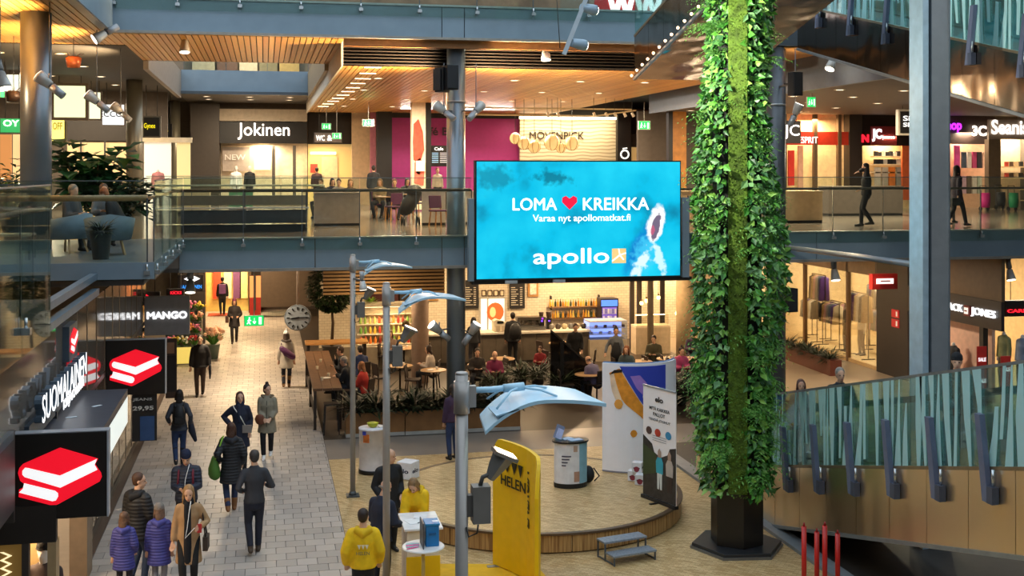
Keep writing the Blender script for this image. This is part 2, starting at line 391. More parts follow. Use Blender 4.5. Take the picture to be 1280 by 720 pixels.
# ceilings
ce = slab('ceiling', -16, -2, 9.845, -3.5, 32, 9.858, DARK)
planks('plank_field', -14, -3.62, 8, 31.6, 9.8, ce)
ce2 = slab('ceiling_front', -3.5, 28.9, 9.845, 1.9, 36, 9.858, DARK)
planks('plank_field', -3.62, 1.9, 28.95, 35.9, 9.8, ce2)
slab('ceiling_left_rear', -16, 31.6, 9.78, -3.45, 58, 9.845, M('45423c', .7))
slab('ceiling_jokinen', -3.45, 50.1, 9.76, 1.9, 58, 9.845, M('6b675f', .7))
ce3 = slab('ceiling_dropped', 1.93, 30.25, 9.29, 13.2, 55, 9.84, M('3a2a1c', .6))
planks('plank_field', 1.93, 13.2, 30.2, 54.6, 9.25, ce3)
MB().box(1.9, 30.0, 9.22, 1.95, 55, 9.86).build('side_board', M('d8cdb8', .5), ce3)
gr = MB().box(1.95, 30.2, 9.25, 13.2, 30.24, 9.84).build('grille_back', BLACK, ce3)
for i in range(7):
    MB().box(1.95, 30.03, 9.27+i*.083, 13.2, 30.2, 9.295+i*.083).build('grille_slat', M('2e2822', .5), ce3)
MB().box(1.9, 28.95, 9.62, 12, 29.05, 9.84).build('front_board', M('a06a34', .5), ce3)
ce4 = slab('ceiling_right_wood', 13.2, 28.9, 9.845, 15.1, 55, 9.858, DARK)
planks('plank_field', 13.2, 15.1, 28.9, 44, 9.8, ce4, pitch=.19, along='x')
planks('plank_field', 9.7, 13.2, 28.9, 30.0, 9.8, ce4, pitch=.19, along='x')
slab('ceiling_right', 15.1, 22, 8.9, 32, 45, 9.0, M('534b42', .6))
slab('trim_8', 15.0, 22, 8.86, 15.12, 45, 9.86, M('4d5866', .4), 'blue-grey bulkhead beside the right gallery ceiling')
# columns
def column(label, p, r, z0, z1, mat, bands=()):
    c = MB().cyl((p.x, p.y, z0), (p.x, p.y, z1), r, n=28).build('column', mat); struct(c, label)
    for z in bands: MB().tube([(p.x, p.y, z), (p.x, p.y, z+.05)], r+.012, 28).build('collar', M('a9aeb0', .3, .6), c)
    return c
column('thick steel column on the left balcony', D(45, 0, 24), .30, 5.0, 9.8, COLM)
column('second column of the left row', D(168, 0, 41.7), .28, 5.0, 9.78, COLW)
column('third column of the left row', D(218, 0, 54), .26, 5.0, 9.78, COLW)
column('steel column left of the screen', D(570, 0, 29.75), .235, 0, 9.84, COLM, (.35, 8.3))
column('steel column behind the green wall', D(970, 0, 31.2), .25, 0, 9.84, M('565c62', .4, .4), (8.3,))
column('pinkish cafe column', D(525, 0, 36.9), .27, 0, 4.2, M('c2a690', .6))
column('pale cafe column with chandelier', D(857, 0, 41), .33, 0, 4.2, M('c9ae84', .6))
column('pale cafe column by the stairs', D(813, 0, 38.5), .10, 0, 4.2, M('8b7a60', .6))
# tall steel pillar between the moving walkways
pp = D(1163, 0, 20.9)
hp = MB().box(pp.x-.1, pp.y-.2, -.0, pp.x+.22, pp.y+.2, 15).build('steel_pillar', M('858a8e', .38, .15, noise=.05)); struct(hp, 'tall steel pillar between the moving walkways')
MB().box(pp.x-.28, pp.y-.22, 0, pp.x-.17, pp.y+.22, 15).build('flange', M('a9c3d2', .3, .3), hp)
MB().box(pp.x-.17, pp.y-.12, 0, pp.x-.1, pp.y+.14, 15).build('web', M('6a7a84', .4, .3), hp)
MB().box(pp.x+.22, pp.y-.22, 0, pp.x+.25, pp.y+.22, 15).build('edge', M('747d84', .3, .4), hp)
# outer walls of the place
slab('wall_left', -16.3, -6, 0, -16, 62, 16, M('6f685e', .7))
slab('wall_right', 32, -6, 0, 32.3, 62, 16, M('6f685e', .7))
slab('wall_back', -16, 60, 0, 32, 60.3, 16, M('6f685e', .7))
slab('wall_top_rear', -16, 56, 10.65, 32, 56.2, 15, M('7a6a58', .7))
slab('wall_near', -16, -6.3, 0, 32, -6, 16, M('8a7a66', .7))
# ================================================================== BALUSTRADES
GLS = glass('f1f8f5', .6); RAILW = M('a8845a', .4, noise=.12); RAILD = M('4d463e', .35, .2); CHROME = M('b9bec0', .25, .8)
def balustrade(label, p0, p1, inward, gl=1.42, rail=1.12, pitch=1.45, railmat=RAILD, clamps=True, low=.30, group=None, railr=.032, seps=True, joint=M('4a5458', .4, .3)):
    p0 = Vector(p0); p1 = Vector(p1); n = max(1, round((p1-p0).length/pitch)); d = (p1-p0)/n; inw = Vector(inward); t = d.normalized()
    root = T('glass_balustrade', label, 'balustrade', p0, group=group)
    for i in range(n):
        a = p0+d*i+t*.012; b = p0+d*(i+1)-t*.012
        MB().bar((a+b)/2+Z3*(gl-low)/2-(b-a)/2, (a+b)/2+Z3*(gl-low)/2+(b-a)/2, .014, gl+low).build('glass_panel', GLS, root)
    MB().tube([p0+inw*.09+Z3*rail, p1+inw*.09+Z3*rail], railr, 10).build('handrail', railmat, root)
    MB().bar(p0+Z3*gl, p1+Z3*gl, .02, .018).build('top_edge', M('6f7a7c', .3, .5), root)
    for i in range(n+1):
        q = p0+d*i
        if seps: MB().bar(q-Z3*low*.4+inw*.02, q+Z3*rail+inw*.02, .022, .03).build('post', joint, root)
        if clamps and i < n:
            c = p0+d*(i+.0 if seps else i+.5)
            MB().cbox(c-inw*.04-Z3*.17, (.1, .1, .075)).cyl(c-Z3*.15-inw*.04, c-Z3*.02-inw*.04, .018, n=8).build('clamp', CHROME, root)
    return root
balustrade('long glass balustrade with dark handrail along the upper gallery left of the screen', (-1.85, 28.72, 5), (5.0, 28.72, 5), Y3, railr=.04)
balustrade('long glass balustrade along the upper gallery right of the screen', (10.3, 28.72, 5), (23.3, 28.72, 5), Y3)
balustrade('glass balustrade behind the blue screen', (5.12, 28.72, 5), (10.18, 28.72, 5), Y3, clamps=False)
balustrade('front glass balustrade with wooden handrail on the left balcony', (-1.98, 21.36, 5), (-4.5, 21.36, 5), Y3, railmat=RAILW, pitch=2.6, railr=.055)
balustrade('side glass balustrade of the left balcony beside the walkway void', (-1.86, 21.46, 5), (-1.86, 28.6, 5), -X3, railmat=RAILW, pitch=1.8)
balustrade('near glass balustrade at the left edge of the picture', (-2.6, 3.2, 5), (-2.6, 15.6, 5), -X3, pitch=1.9, railmat=RAILD, low=.45)
balustrade('glass balustrade returning across the end of the near left balcony', (-2.8, 15.58, 5), (-6.5, 15.58, 5), -Y3, pitch=1.9)
balustrade('glass balustrade of the top gallery above the steel beam', (-3.4, 28.72, 10.65), (9.4, 28.72, 10.65), Y3, pitch=1.44)
balustrade('glass balustrade in front of the jewellery shop on the far upper gallery', (-3.6, 38.5, 5), (1.9, 38.5, 5), Y3, pitch=1.3, clamps=False, railmat=M('c9c0b0', .4))
balustrade('glass balustrade around the far ceiling opening above the concourse', (-3.2, 50.05, 10.65), (1.8, 50.05, 10.65), Y3, clamps=False, pitch=1.7)
# ================================================================== MOVING WALKWAYS
def steelmat(key, c, rough):
    def f(N, L, b, tc):
        b.inputs['Base Color'].default_value = (*rgb(c), 1)
        mp = N.new('ShaderNodeMapping'); mp.inputs['Scale'].default_value = (1, .9, .5); L.new(tc.outputs['Object'], mp.inputs[0])
        nz = N.new('ShaderNodeTexNoise'); nz.inputs['Scale'].default_value = 1.6; nz.inputs['Detail'].default_value = 1; L.new(mp.outputs[0], nz.inputs['Vector'])
        bp = N.new('ShaderNodeBump'); bp.inputs['Strength'].default_value = .6; bp.inputs['Distance'].default_value = .06
        L.new(nz.outputs['Fac'], bp.inputs['Height']); L.new(bp.outputs['Normal'], b.inputs['Normal'])
    return texmat(key, rough, f, metal=1.0)
CLAD = steelmat('clad_steel', 'eedbc0', .3); CLAD2 = steelmat('clad_steel_dark', '94877a', .13)
def filmmat():
    m = bpy.data.materials.new('printed_film'); m.use_nodes = True; N = m.node_tree.nodes; L = m.node_tree.links; b = N['Principled BSDF']; b.inputs['Base Color'].default_value = (*rgb('d2f2f2'), 1); b.inputs['Roughness'].default_value = .4
    t = N.new('ShaderNodeBsdfTranslucent'); t.inputs[0].default_value = (*rgb('c8f0f2'), 1); x = N.new('ShaderNodeMixShader'); x.inputs[0].default_value = .5
    L.new(b.outputs[0], x.inputs[1]); L.new(t.outputs[0], x.inputs[2]); L.new(x.outputs[0], N['Material Output'].inputs[0]); return m
FILM = filmmat()
def travelator(name, label, x0, x1, ya, yb, zf, dep, gl, posts, film=True, panel=1.0, mat=CLAD, flat=None):
    """zf(y) = height of the glass base; runs along Y between ya < yb"""
    root = T(name, label, 'moving walkway', (x0, ya, 0)); rng = random.Random(len(label))
    n = max(1, int((yb-ya)/panel)); st = (yb-ya)/n
    for i in range(n):
        a, b = ya+i*st+.006, ya+(i+1)*st-.006
        MB().add([(x0,a,zf(a)-dep),(x0,b,zf(b)-dep),(x0,b,zf(b)),(x0,a,zf(a)),(x0+.04,a,zf(a)-dep),(x0+.04,b,zf(b)-dep),(x0+.04,b,zf(b)),(x0+.04,a,zf(a))],
                 [(0,3,2,1),(4,5,6,7),(0,1,5,4),(1,2,6,5),(2,3,7,6),(3,0,4,7)]).build('cladding_panel', mat, root)
    def strip(nm, xa, xb, lo, hi, m, k=8):
        mb = MB()
        for i in range(k):
            a, b = ya+(yb-ya)*i/k, ya+(yb-ya)*(i+1)/k
            mb.add([(xa,a,zf(a)+lo),(xb,a,zf(a)+lo),(xb,b,zf(b)+lo),(xa,b,zf(b)+lo),(xa,a,zf(a)+hi),(xb,a,zf(a)+hi),(xb,b,zf(b)+hi),(xa,b,zf(b)+hi)],
                   [(3,2,1,0),(4,5,6,7),(0,1,5,4),(1,2,6,5),(2,3,7,6),(3,0,4,7)])
        return mb.build(nm, m, root)
    strip('soffit', x0+.01, x1, -dep-.02, -dep+.02, mat)
    strip('deck', x0+.25, x1-.05, -.12, -.05, M('2d2f31', .5, .4))
    strip('far_side', x1-.04, x1, -dep, .0, M('5a5148', .4, .6))
    strip('base_trim', x0-.015, x0+.06, -.02, .03, M('8f7f66', .35, .7))
    strip('lower_trim', x0-.03, x0+.03, -dep-.05, -dep+.01, M('8d959a', .35, .6))
    strip('handrail_belt', x0+.16, x0+.28, gl*.72, gl*.72+.07, M('141516', .4))
    strip('top_rail', x0+.0, x0+.05, gl-.02, gl+.02, M('8d9496', .3, .6))
    strip('far_glass', x1-.03, x1-.015, 0, gl*.8, glass('e2f2ef', .5))
    strip('far_handrail', x1-.09, x1+.03, gl*.8, gl*.8+.07, M('141516', .4))
    g = st*1.2; m = max(1, int((yb-ya)/g)); g = (yb-ya)/m
    for i in range(m):
        a, b = ya+i*g+.008, ya+(i+1)*g-.008
        gp = MB().add([(x0+.01,a,zf(a)),(x0+.01,b,zf(b)),(x0+.01,b,zf(b)+gl),(x0+.01,a,zf(a)+gl),(x0+.024,a,zf(a)),(x0+.024,b,zf(b)),(x0+.024,b,zf(b)+gl),(x0+.024,a,zf(a)+gl)],
                 [(0,3,2,1),(4,5,6,7),(0,1,5,4),(1,2,6,5),(2,3,7,6),(3,0,4,7)]).build('glass_panel', glass('d9efec', .5, .05), root)
        if film:
            mb = MB(); y = a+.04
            while y < b-.1:
                w0 = rng.uniform(.05, .2); up = rng.random() < .6
                lo, hi = (0.02, rng.uniform(.45, 1)*gl) if up else (rng.uniform(.0, .4)*gl, gl-.02)
                if rng.random() < .4: lo, hi = .02, gl-.02
                w1 = rng.uniform(.01, .09); k = rng.uniform(-.05, .05)
                wa, wb = (w0, w1) if up else (w1, w0)
                mid = (lo+hi)/2; wm = (wa+wb)/2*rng.uniform(.6, 1.3)
                def z(yy, h): return zf(yy)+h
                pts = [(y, lo), (y+wa, lo), (y+wm+k, mid), (y+wb+k*1.4, hi), (y+k*1.4, hi), (y+k, mid)]
                A = [(x0-.001, q, z(q, h)) for q, h in pts]; B = [(x0+.006, q, z(q, h)) for q, h in pts]
                mb.add(A+B, [[0,5,4,3,2,1],[6,7,8,9,10,11]]+[[j, (j+1) % 6, 6+(j+1) % 6, 6+j] for j in range(6)])
                y += max(wa, wb, wm)+rng.uniform(.02, .09)
            if mb.v: mb.build('printed_film', FILM, gp)
    for y in posts:
        pz = zf(y); k_ = -(zf(y+.5)-zf(y-.5))*.75
        p = MB().add([(x0-.1,y-.07,pz-.42),(x0-.1,y+.06,pz-.42),(x0-.02,y+.06,pz-.42),(x0-.02,y-.07,pz-.42),(x0-.1,y-.06+k_,pz+.68),(x0-.1,y+.05+k_,pz+.68),(x0-.02,y+.05+k_,pz+.68),(x0-.02,y-.06+k_,pz+.68)],
                 [(3,2,1,0),(4,5,6,7),(0,1,5,4),(1,2,6,5),(2,3,7,6),(3,0,4,7)]).build('bracket_post', M('666f88', .4, .2), root)
        MB().box(x0-.11, y-.17, pz-.42, x0-.01, y-.05, pz-.2).build('bracket_foot', M('4c5466', .4, .3), p)
        MB().cyl((x0-.06, y-.12, pz-.2), (x0-.06, y-.12, pz+.02), .022, n=8).build('bolt', CHROME, p)
    return root
tr1 = travelator('moving_walkway', 'lower moving walkway with steel sides and turquoise striped glass', 9.2, 11.0, 2.0, 24.4,
           lambda y: max(.42, 1.125+.24*(20.45-y)), 1.08, 1.33, [19.7-1.2*i for i in range(12)])
travelator('moving_walkway', 'upper moving walkway crossing behind the tall steel pillar', 13.0, 14.9, 2.0, 27.4,
           lambda y: 8.63+.23*(y-18.4), 1.06, 1.4, [26.2-1.55*i for i in range(10)], mat=CLAD2)
travelator('moving_walkway', 'topmost moving walkway seen from below above the plant column', 8.6, 11.1, 6.0, 26.9,
           lambda y: 9.95+.235*(26.2-y), 1.0, 1.3, [], film=False, mat=CLAD2)
# handrail pipe that runs down beside the pillar
tag(MB().tube([D(972, 308, 31.2), D(1060, 319, 25.5), D(1152, 332, 20.95)], .06, 10).build('steel_pipe', COLM), 'grey steel pipe sloping between plant column and tall pillar', 'pipe')
# red poles
for i, (x, y0) in enumerate([(1005, 658), (1021, 665), (1031, 657), (1047, 667)]):
    b = D(x, 0, 18.2+.25*(i % 2)); b.z = 0
    z = CZ-(y0-HOR)*(18.2+.25*(i % 2))/F_PX
    q = T('red_pole', ['leftmost red pole under the moving walkway', 'short red pole second from the left under the walkway', 'tall red pole third from the left under the walkway', 'rightmost red pole under the moving walkway'][i], 'pole', b, group='red poles under the walkway')
    MB().cyl(b, b+Z3*z, .038, n=12).build('shaft', M('c4231d', .4), q)
    MB().cyl(b+Z3*z, b+Z3*(z+.06), .022, .012, n=10).build('cap', M('8e1512', .4), q)
    MB().lathe([(.09, 0), (.09, .015), (.04, .03)], b, 12).build('foot', M('7a1a16', .5), q)
# ================================================================== SCREEN
sc = T('led_screen', 'large turquoise LED advertising screen hung on the upper gallery beam', 'screen', (7.6, 28.3, 3.9))
SY = 28.2; TLc, TRc, BLc, BRc = AY(596, 202, SY), AY(850, 202, SY), AY(596, 349, SY), AY(850, 346, SY)
sx0, sx1, sz1, sz0 = TLc.x, TRc.x, TLc.z, BLc.z
def screenmat():
    def f(N, L, b, tc):
        def mth(op, a_, b_=None):
            n = N.new('ShaderNodeMath'); n.operation = op
            for i, v in enumerate((a_, b_)):
                if v is None: continue
                if isinstance(v, (int, float)): n.inputs[i].default_value = v
                else: L.new(v, n.inputs[i])
            return n.outputs[0]
        nz = N.new('ShaderNodeTexNoise'); nz.inputs['Scale'].default_value = .9; nz.inputs['Detail'].default_value = 5
        L.new(tc.outputs['Object'], nz.inputs['Vector'])
        fn = N.new('ShaderNodeTexNoise'); fn.inputs['Scale'].default_value = 7; fn.inputs['Detail'].default_value = 6; L.new(tc.outputs['Object'], fn.inputs['Vector'])
        rp = N.new('ShaderNodeValToRGB'); cr = rp.color_ramp
        cr.elements[0].position = .26; cr.elements[0].color = (*rgb('04688a'), 1); cr.elements[1].position = .46; cr.elements[1].color = (*rgb('04b4da'), 1)
        e = cr.elements.new(.75); e.color = (*rgb('22cdea'), 1)
        L.new(nz.outputs['Fac'], rp.inputs['Fac']); col = rp.outputs['Color']
        sp = N.new('ShaderNodeSeparateXYZ'); L.new(tc.outputs['Object'], sp.inputs[0])
        o = sc['_o']
        def blob(px, py, ra, rb, ang, color, rag, amt, soft):
            """soft ragged ellipse of the broadcast picture"""
            nonlocal col
            c = AY(px, py, SY); ca, sa = math.cos(R(ang)), math.sin(R(ang))
            x = mth('SUBTRACT', sp.outputs[0], c.x-o[0]); z = mth('SUBTRACT', sp.outputs[2], c.z-o[2])
            u = mth('DIVIDE', mth('ADD', mth('MULTIPLY', x, ca), mth('MULTIPLY', z, sa)), ra); v = mth('DIVIDE', mth('SUBTRACT', mth('MULTIPLY', z, ca), mth('MULTIPLY', x, sa)), rb)
            e2 = mth('SUBTRACT', 1.0, mth('SQRT', mth('ADD', mth('MULTIPLY', u, u), mth('MULTIPLY', v, v))))
            m = mth('MULTIPLY', mth('ADD', e2, mth('MULTIPLY', mth('SUBTRACT', fn.outputs['Fac'], .5), rag)), soft)
            k = N.new('ShaderNodeClamp'); L.new(m, k.inputs[0]); k.inputs['Max'].default_value = amt
            mx = N.new('ShaderNodeMix'); mx.data_type = 'RGBA'; L.new(k.outputs[0], mx.inputs['Factor']); L.new(col, mx.inputs['A']); mx.inputs['B'].default_value = (*rgb(color), 1); col = mx.outputs['Result']
        blob(618, 222, .6, .35, 0, '0a5a72', 1.6, .55, 1.0); blob(690, 222, .55, .2, -8, '04586e', 2.0, .75, 1.3)
        blob(798, 312, .28, .85, -28, '0a6cc0', .6, .85, 1.6)
        blob(806, 318, .34, .62, -24, '3fc4ea', 1.6, .8, 1.8); blob(801, 330, .16, .55, -30, 'e8f8ff', 2.6, .8, 1.6); blob(825, 325, .12, .5, 14, 'dff6ff', 2.6, .75, 1.6)
        blob(820, 280, .24, .52, -14, 'ffffff', .8, 1.0, 3.5); blob(820, 283, .11, .36, -14, '4a2f5c', .9, .9, 6); blob(816, 288, .06, .14, -10, 'c05a78', 1.2, .8, 5)
        L.new(col, b.inputs['Emission Color']); b.inputs['Emission Strength'].default_value = 1.0; b.inputs['Base Color'].default_value = (0, 0, 0, 1)
    return texmat('screen_sea', .3, f)
MB().box(sx0, SY, sz0, sx1, SY+.02, sz1).build('display', screenmat(), sc)
MB().box(sx0-.03, SY+.02, sz0-.05, sx1+.03, SY+.28, sz1+.03).build('housing', BLACK, sc)
MB().box(sx0-.1, SY+.1, sz0-.14, sx1+.35, SY+.4, sz0-.05).build('lower_tray', DARK, sc)
MB().box(sx0-.2, SY-.02, sz0-.05, sx0-.07, SY+.2, sz0+1.95).build('side_arm', STEEL, sc)
MB().box(sx1+.07, SY-.02, sz0-.05, sx1+.24, SY+.2, sz0+1.95).build('side_arm', STEEL, sc)
for q in (sx0+.5, sx0+2.5, sx0+4.5): MB().box(q, SY+.25, 4.4, q+.12, 28.8, 4.8).build('mount', STEEL_D, sc)
for q in (sx0+.7, sx0+1.9): MB().box(q, SY-.03, sz0-.12, q+.3, SY+.05, sz0-.05).build('tray_lamp', M('cfd6da', .3, .4), sc)
WH = E('ffffff', .95)
def stext(st, x0, x1, yb, yt, m=WH, bold=.006, nm='lettering', dy=-.006):
    a, b = AY(x0, yb, SY+dy), AY(x1, yt, SY+dy)
    return text(st, b.x-a.x, b.z-a.z, a, X3, Z3, .004, m, sc, nm, 0, fat=bold)
stext('LOMA', 641, 696, 263, 247.5); stext('KREIKKA', 729, 811, 262.5, 247)
stext('Varaa nyt apollomatkat.fi', 666, 788, 279.5, 267.5, bold=.002); stext('apollo', 667, 761, 336, 310, bold=.009)
hp_ = [(0, -.5), (-.5, .05), (-.48, .38), (-.25, .5), (0, .3), (.25, .5), (.48, .38), (.5, .05)]
c = AY(712, 253.5, SY-.002); MB().plate([(x*.38, y*.34) for x, y in hp_], c, X3, Z3, .006).build('heart', E('e8153a', .9), sc)
c = AY(765, 329, SY-.002); MB().plate([(0, 0), (.36, 0), (.36, .36), (0, .36)], c, X3, Z3, .006).build('logo_square', E('e0b878', .9), sc)
br = MB()
for (a, b) in [((0, .05), (.2, .2)), ((.2, .2), (.36, .25)), ((.2, .2), (.17, .36)), ((.2, .2), (.3, .08))]:
    br.bar(c+X3*a[0]+Z3*a[1]-Y3*.009, c+X3*b[0]+Z3*b[1]-Y3*.009, .004, .03, up=(0, 0, 1))
br.build('logo_branch', WH, sc)
# ================================================================== GREEN WALL COLUMN
gc = D(921, 0, 20.75); gc.z = 0
gw = T('green_wall_column', 'tall column covered in living green plants on a black plinth', 'plant column', gc)
def hexp(r, a0=0): return [(gc.x+r*math.cos(a0+i*math.pi/3), gc.y+r*math.sin(a0+i*math.pi/3)) for i in range(6)]
HA = R(-8)
MB().prism(hexp(.80, HA), 0, .10).build('base_plate', M('23262a', .35), gw, bevel=.01)
MB().prism(hexp(.83, HA), 0, .045).build('base_rim', M('77797a', .35, .6), gw)
MB().prism(hexp(.47, HA+R(30)), .10, 1.12).build('plinth', M('1c1713', .4, noise=.2, scale=4), gw, bevel=.01)
MB().prism(hexp(.44, HA+R(30)), 1.12, 15).build('core', M('15170f', .8), gw)
# faces: moss strip faces the viewer, planted faces either side
mossm = M('55701e', .9, noise=.5, scale=7, bump=1.0, bscale=30)
va = math.atan2(-gc.y, -gc.x)
mdir = Vector((math.cos(va+R(2)), math.sin(va+R(2)), 0)); mside = Vector((-mdir.y, mdir.x, 0))
mo = MB(); rng = random.Random(3)
ctr = gc+mdir*.42
mo.bar(ctr+Z3*1.05, ctr+Z3*15, .32, .14, up=mdir)
mo.build('moss_strip', mossm, gw)
mm = MB()
for i in range(2600):
    z = rng.uniform(1.0, 13); q = ctr+mdir*.07+mside*rng.uniform(-.16, .16)+Z3*z
    mm.leaf(q, mdir*.8+Vector((rng.uniform(-1, 1), rng.uniform(-1, 1), rng.uniform(-.8, .6))), Z3, rng.uniform(.03, .06), rng.uniform(.02, .035))
stuff(mm.build('moss_tufts', leafmat(['3c5612', '54721a', '6f8f26', '4a6618'], .7, 'moss'), gw))
LEAFC = ['1d4716', '2b6320', '428a2e', '66ab40', '98c858', '2b5c33', '528641', '7cab6c']
lv = MB()
for i in range(9500):
    z = rng.uniform(1.0, 12.6); side = rng.choice((-1, 1))
    an = va+side*rng.uniform(R(16), R(150)); wide = .50+.13*math.sin(z*1.3+side)*.6+.26*max(0, 1-abs(z-4.6)/3.0)
    rr = rng.uniform(.72, 1)*wide+.06; dr = Vector((math.cos(an), math.sin(an), 0))
    q = gc+dr*rr+Z3*z
    if (q-gc-mdir*.5).dot(mdir) > -.05 and abs((q-gc).dot(mside)) < .16: continue
    dd = dr*rng.uniform(.3, 1)+Vector((rng.uniform(-.7, .7), rng.uniform(-.7, .7), rng.uniform(-1.1, .25)))
    s = rng.uniform(.09, .2); lv.leaf(q, dd, dr, s, s*rng.uniform(.45, .8))
stuff(lv.build('ivy_leaves', leafmat(LEAFC, .4, 'ivy'), gw))
def fern_mesh(seed, n=9, ln=.5, m=None):
    rg = random.Random(seed); mb = MB()
    for i in range(n):
        a = rg.uniform(-1.3, 1.3); L0 = ln*rg.uniform(.6, 1.1); up = rg.uniform(.1, .9)
        prev = Vector((0, 0, 0)); d = Vector((math.sin(a), math.cos(a), up)).normalized()
        for k in range(6):
            d = (d+Vector((0, 0, -.22))).normalized(); p = prev+d*L0/6; sd = d.cross(Z3).normalized()
            w = .11*(1-k/7)
            for sg in (-1, 1): mb.leaf(prev, sd*sg+d*.8, Z3, w*1.3, w*.35)
            prev = p
    return mb
ferns = []
for k in range(3):
    o = fern_mesh(k).build('fern', leafmat(['3c7a2a', '5fa03c', '86b85a', '4d8a3a'], .5, 'fern')); ferns.append(o.data); bpy.data.objects.remove(o)
for i in range(120):
    z = rng.uniform(1.3, 6.4) if i < 95 else rng.uniform(6.4, 11); side = rng.choice((-1, 1)); an = va+side*rng.uniform(R(22), R(115))
    o = bpy.data.objects.new('fern', ferns[i % 3]); COL.objects.link(o); o.parent = gw
    o.location = (math.cos(an)*.5, math.sin(an)*.5, z); o.rotation_euler = (0, 0, an-math.pi/2); s = rng.uniform(.8, 1.35); o.scale = (s, s, s)
# ================================================================== STAGE
st = T('round_stage', 'low round wooden stage with vertical slat sides', 'stage', (5.2, 22.6, 0)); SR = 2.85; SCx, SCy = 5.2, 22.6
def circ(r, a0=0, a1=2*math.pi, n=72): return [(SCx+r*math.cos(a0+(a1-a0)*i/n), SCy+r*math.sin(a0+(a1-a0)*i/n)) for i in range(n)]
MB().prism(circ(SR-.06), .02, .352).build('stage_top', PARQ, st)
def ring(nm, r0, r1, z0, z1, m, a0=0, a1=2*math.pi, n=72, par=st):
    mb = MB(); 
    for i in range(n):
        a, b = a0+(a1-a0)*i/n, a0+(a1-a0)*(i+1)/n
        P = lambda r, t, z: (SCx+r*math.cos(t), SCy+r*math.sin(t), z)
        mb.add([P(r0,a,z0),P(r1,a,z0),P(r1,b,z0),P(r0,b,z0),P(r0,a,z1),P(r1,a,z1),P(r1,b,z1),P(r0,b,z1)], [(3,2,1,0),(4,5,6,7),(0,1,5,4),(1,2,6,5),(2,3,7,6),(3,0,4,7)])
    return mb.build(nm, m, par)
ring('edge_trim', SR-.09, SR+.01, .318, .356, M('5b4632', .4))
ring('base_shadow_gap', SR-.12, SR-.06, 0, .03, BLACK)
def slatmat():
    def f(N, L, b, tc):
        nz = N.new('ShaderNodeTexNoise'); mp = N.new('ShaderNodeMapping'); mp.inputs['Scale'].default_value = (30, 30, 1.2)
        L.new(tc.outputs['Object'], mp.inputs[0]); L.new(mp.outputs[0], nz.inputs['Vector']); nz.inputs['Scale'].default_value = 1
        rp = N.new('ShaderNodeValToRGB'); cr = rp.color_ramp; cr.elements[0].position = .35; cr.elements[1].position = .65
        cr.elements[0].color = (*rgb('8a6236'), 1); cr.elements[1].color = (*rgb('c29a60'), 1)
        L.new(nz.outputs['Fac'], rp.inputs['Fac']); L.new(rp.outputs['Color'], b.inputs['Base Color'])
    return texmat('stage_slats', .5, f)
for i in range(16):
    a = 2*math.pi*i/16; ring('side_panel', SR-.07, SR-.02, .025, .318, slatmat(), a+.004, a+2*math.pi/16-.004, 8)
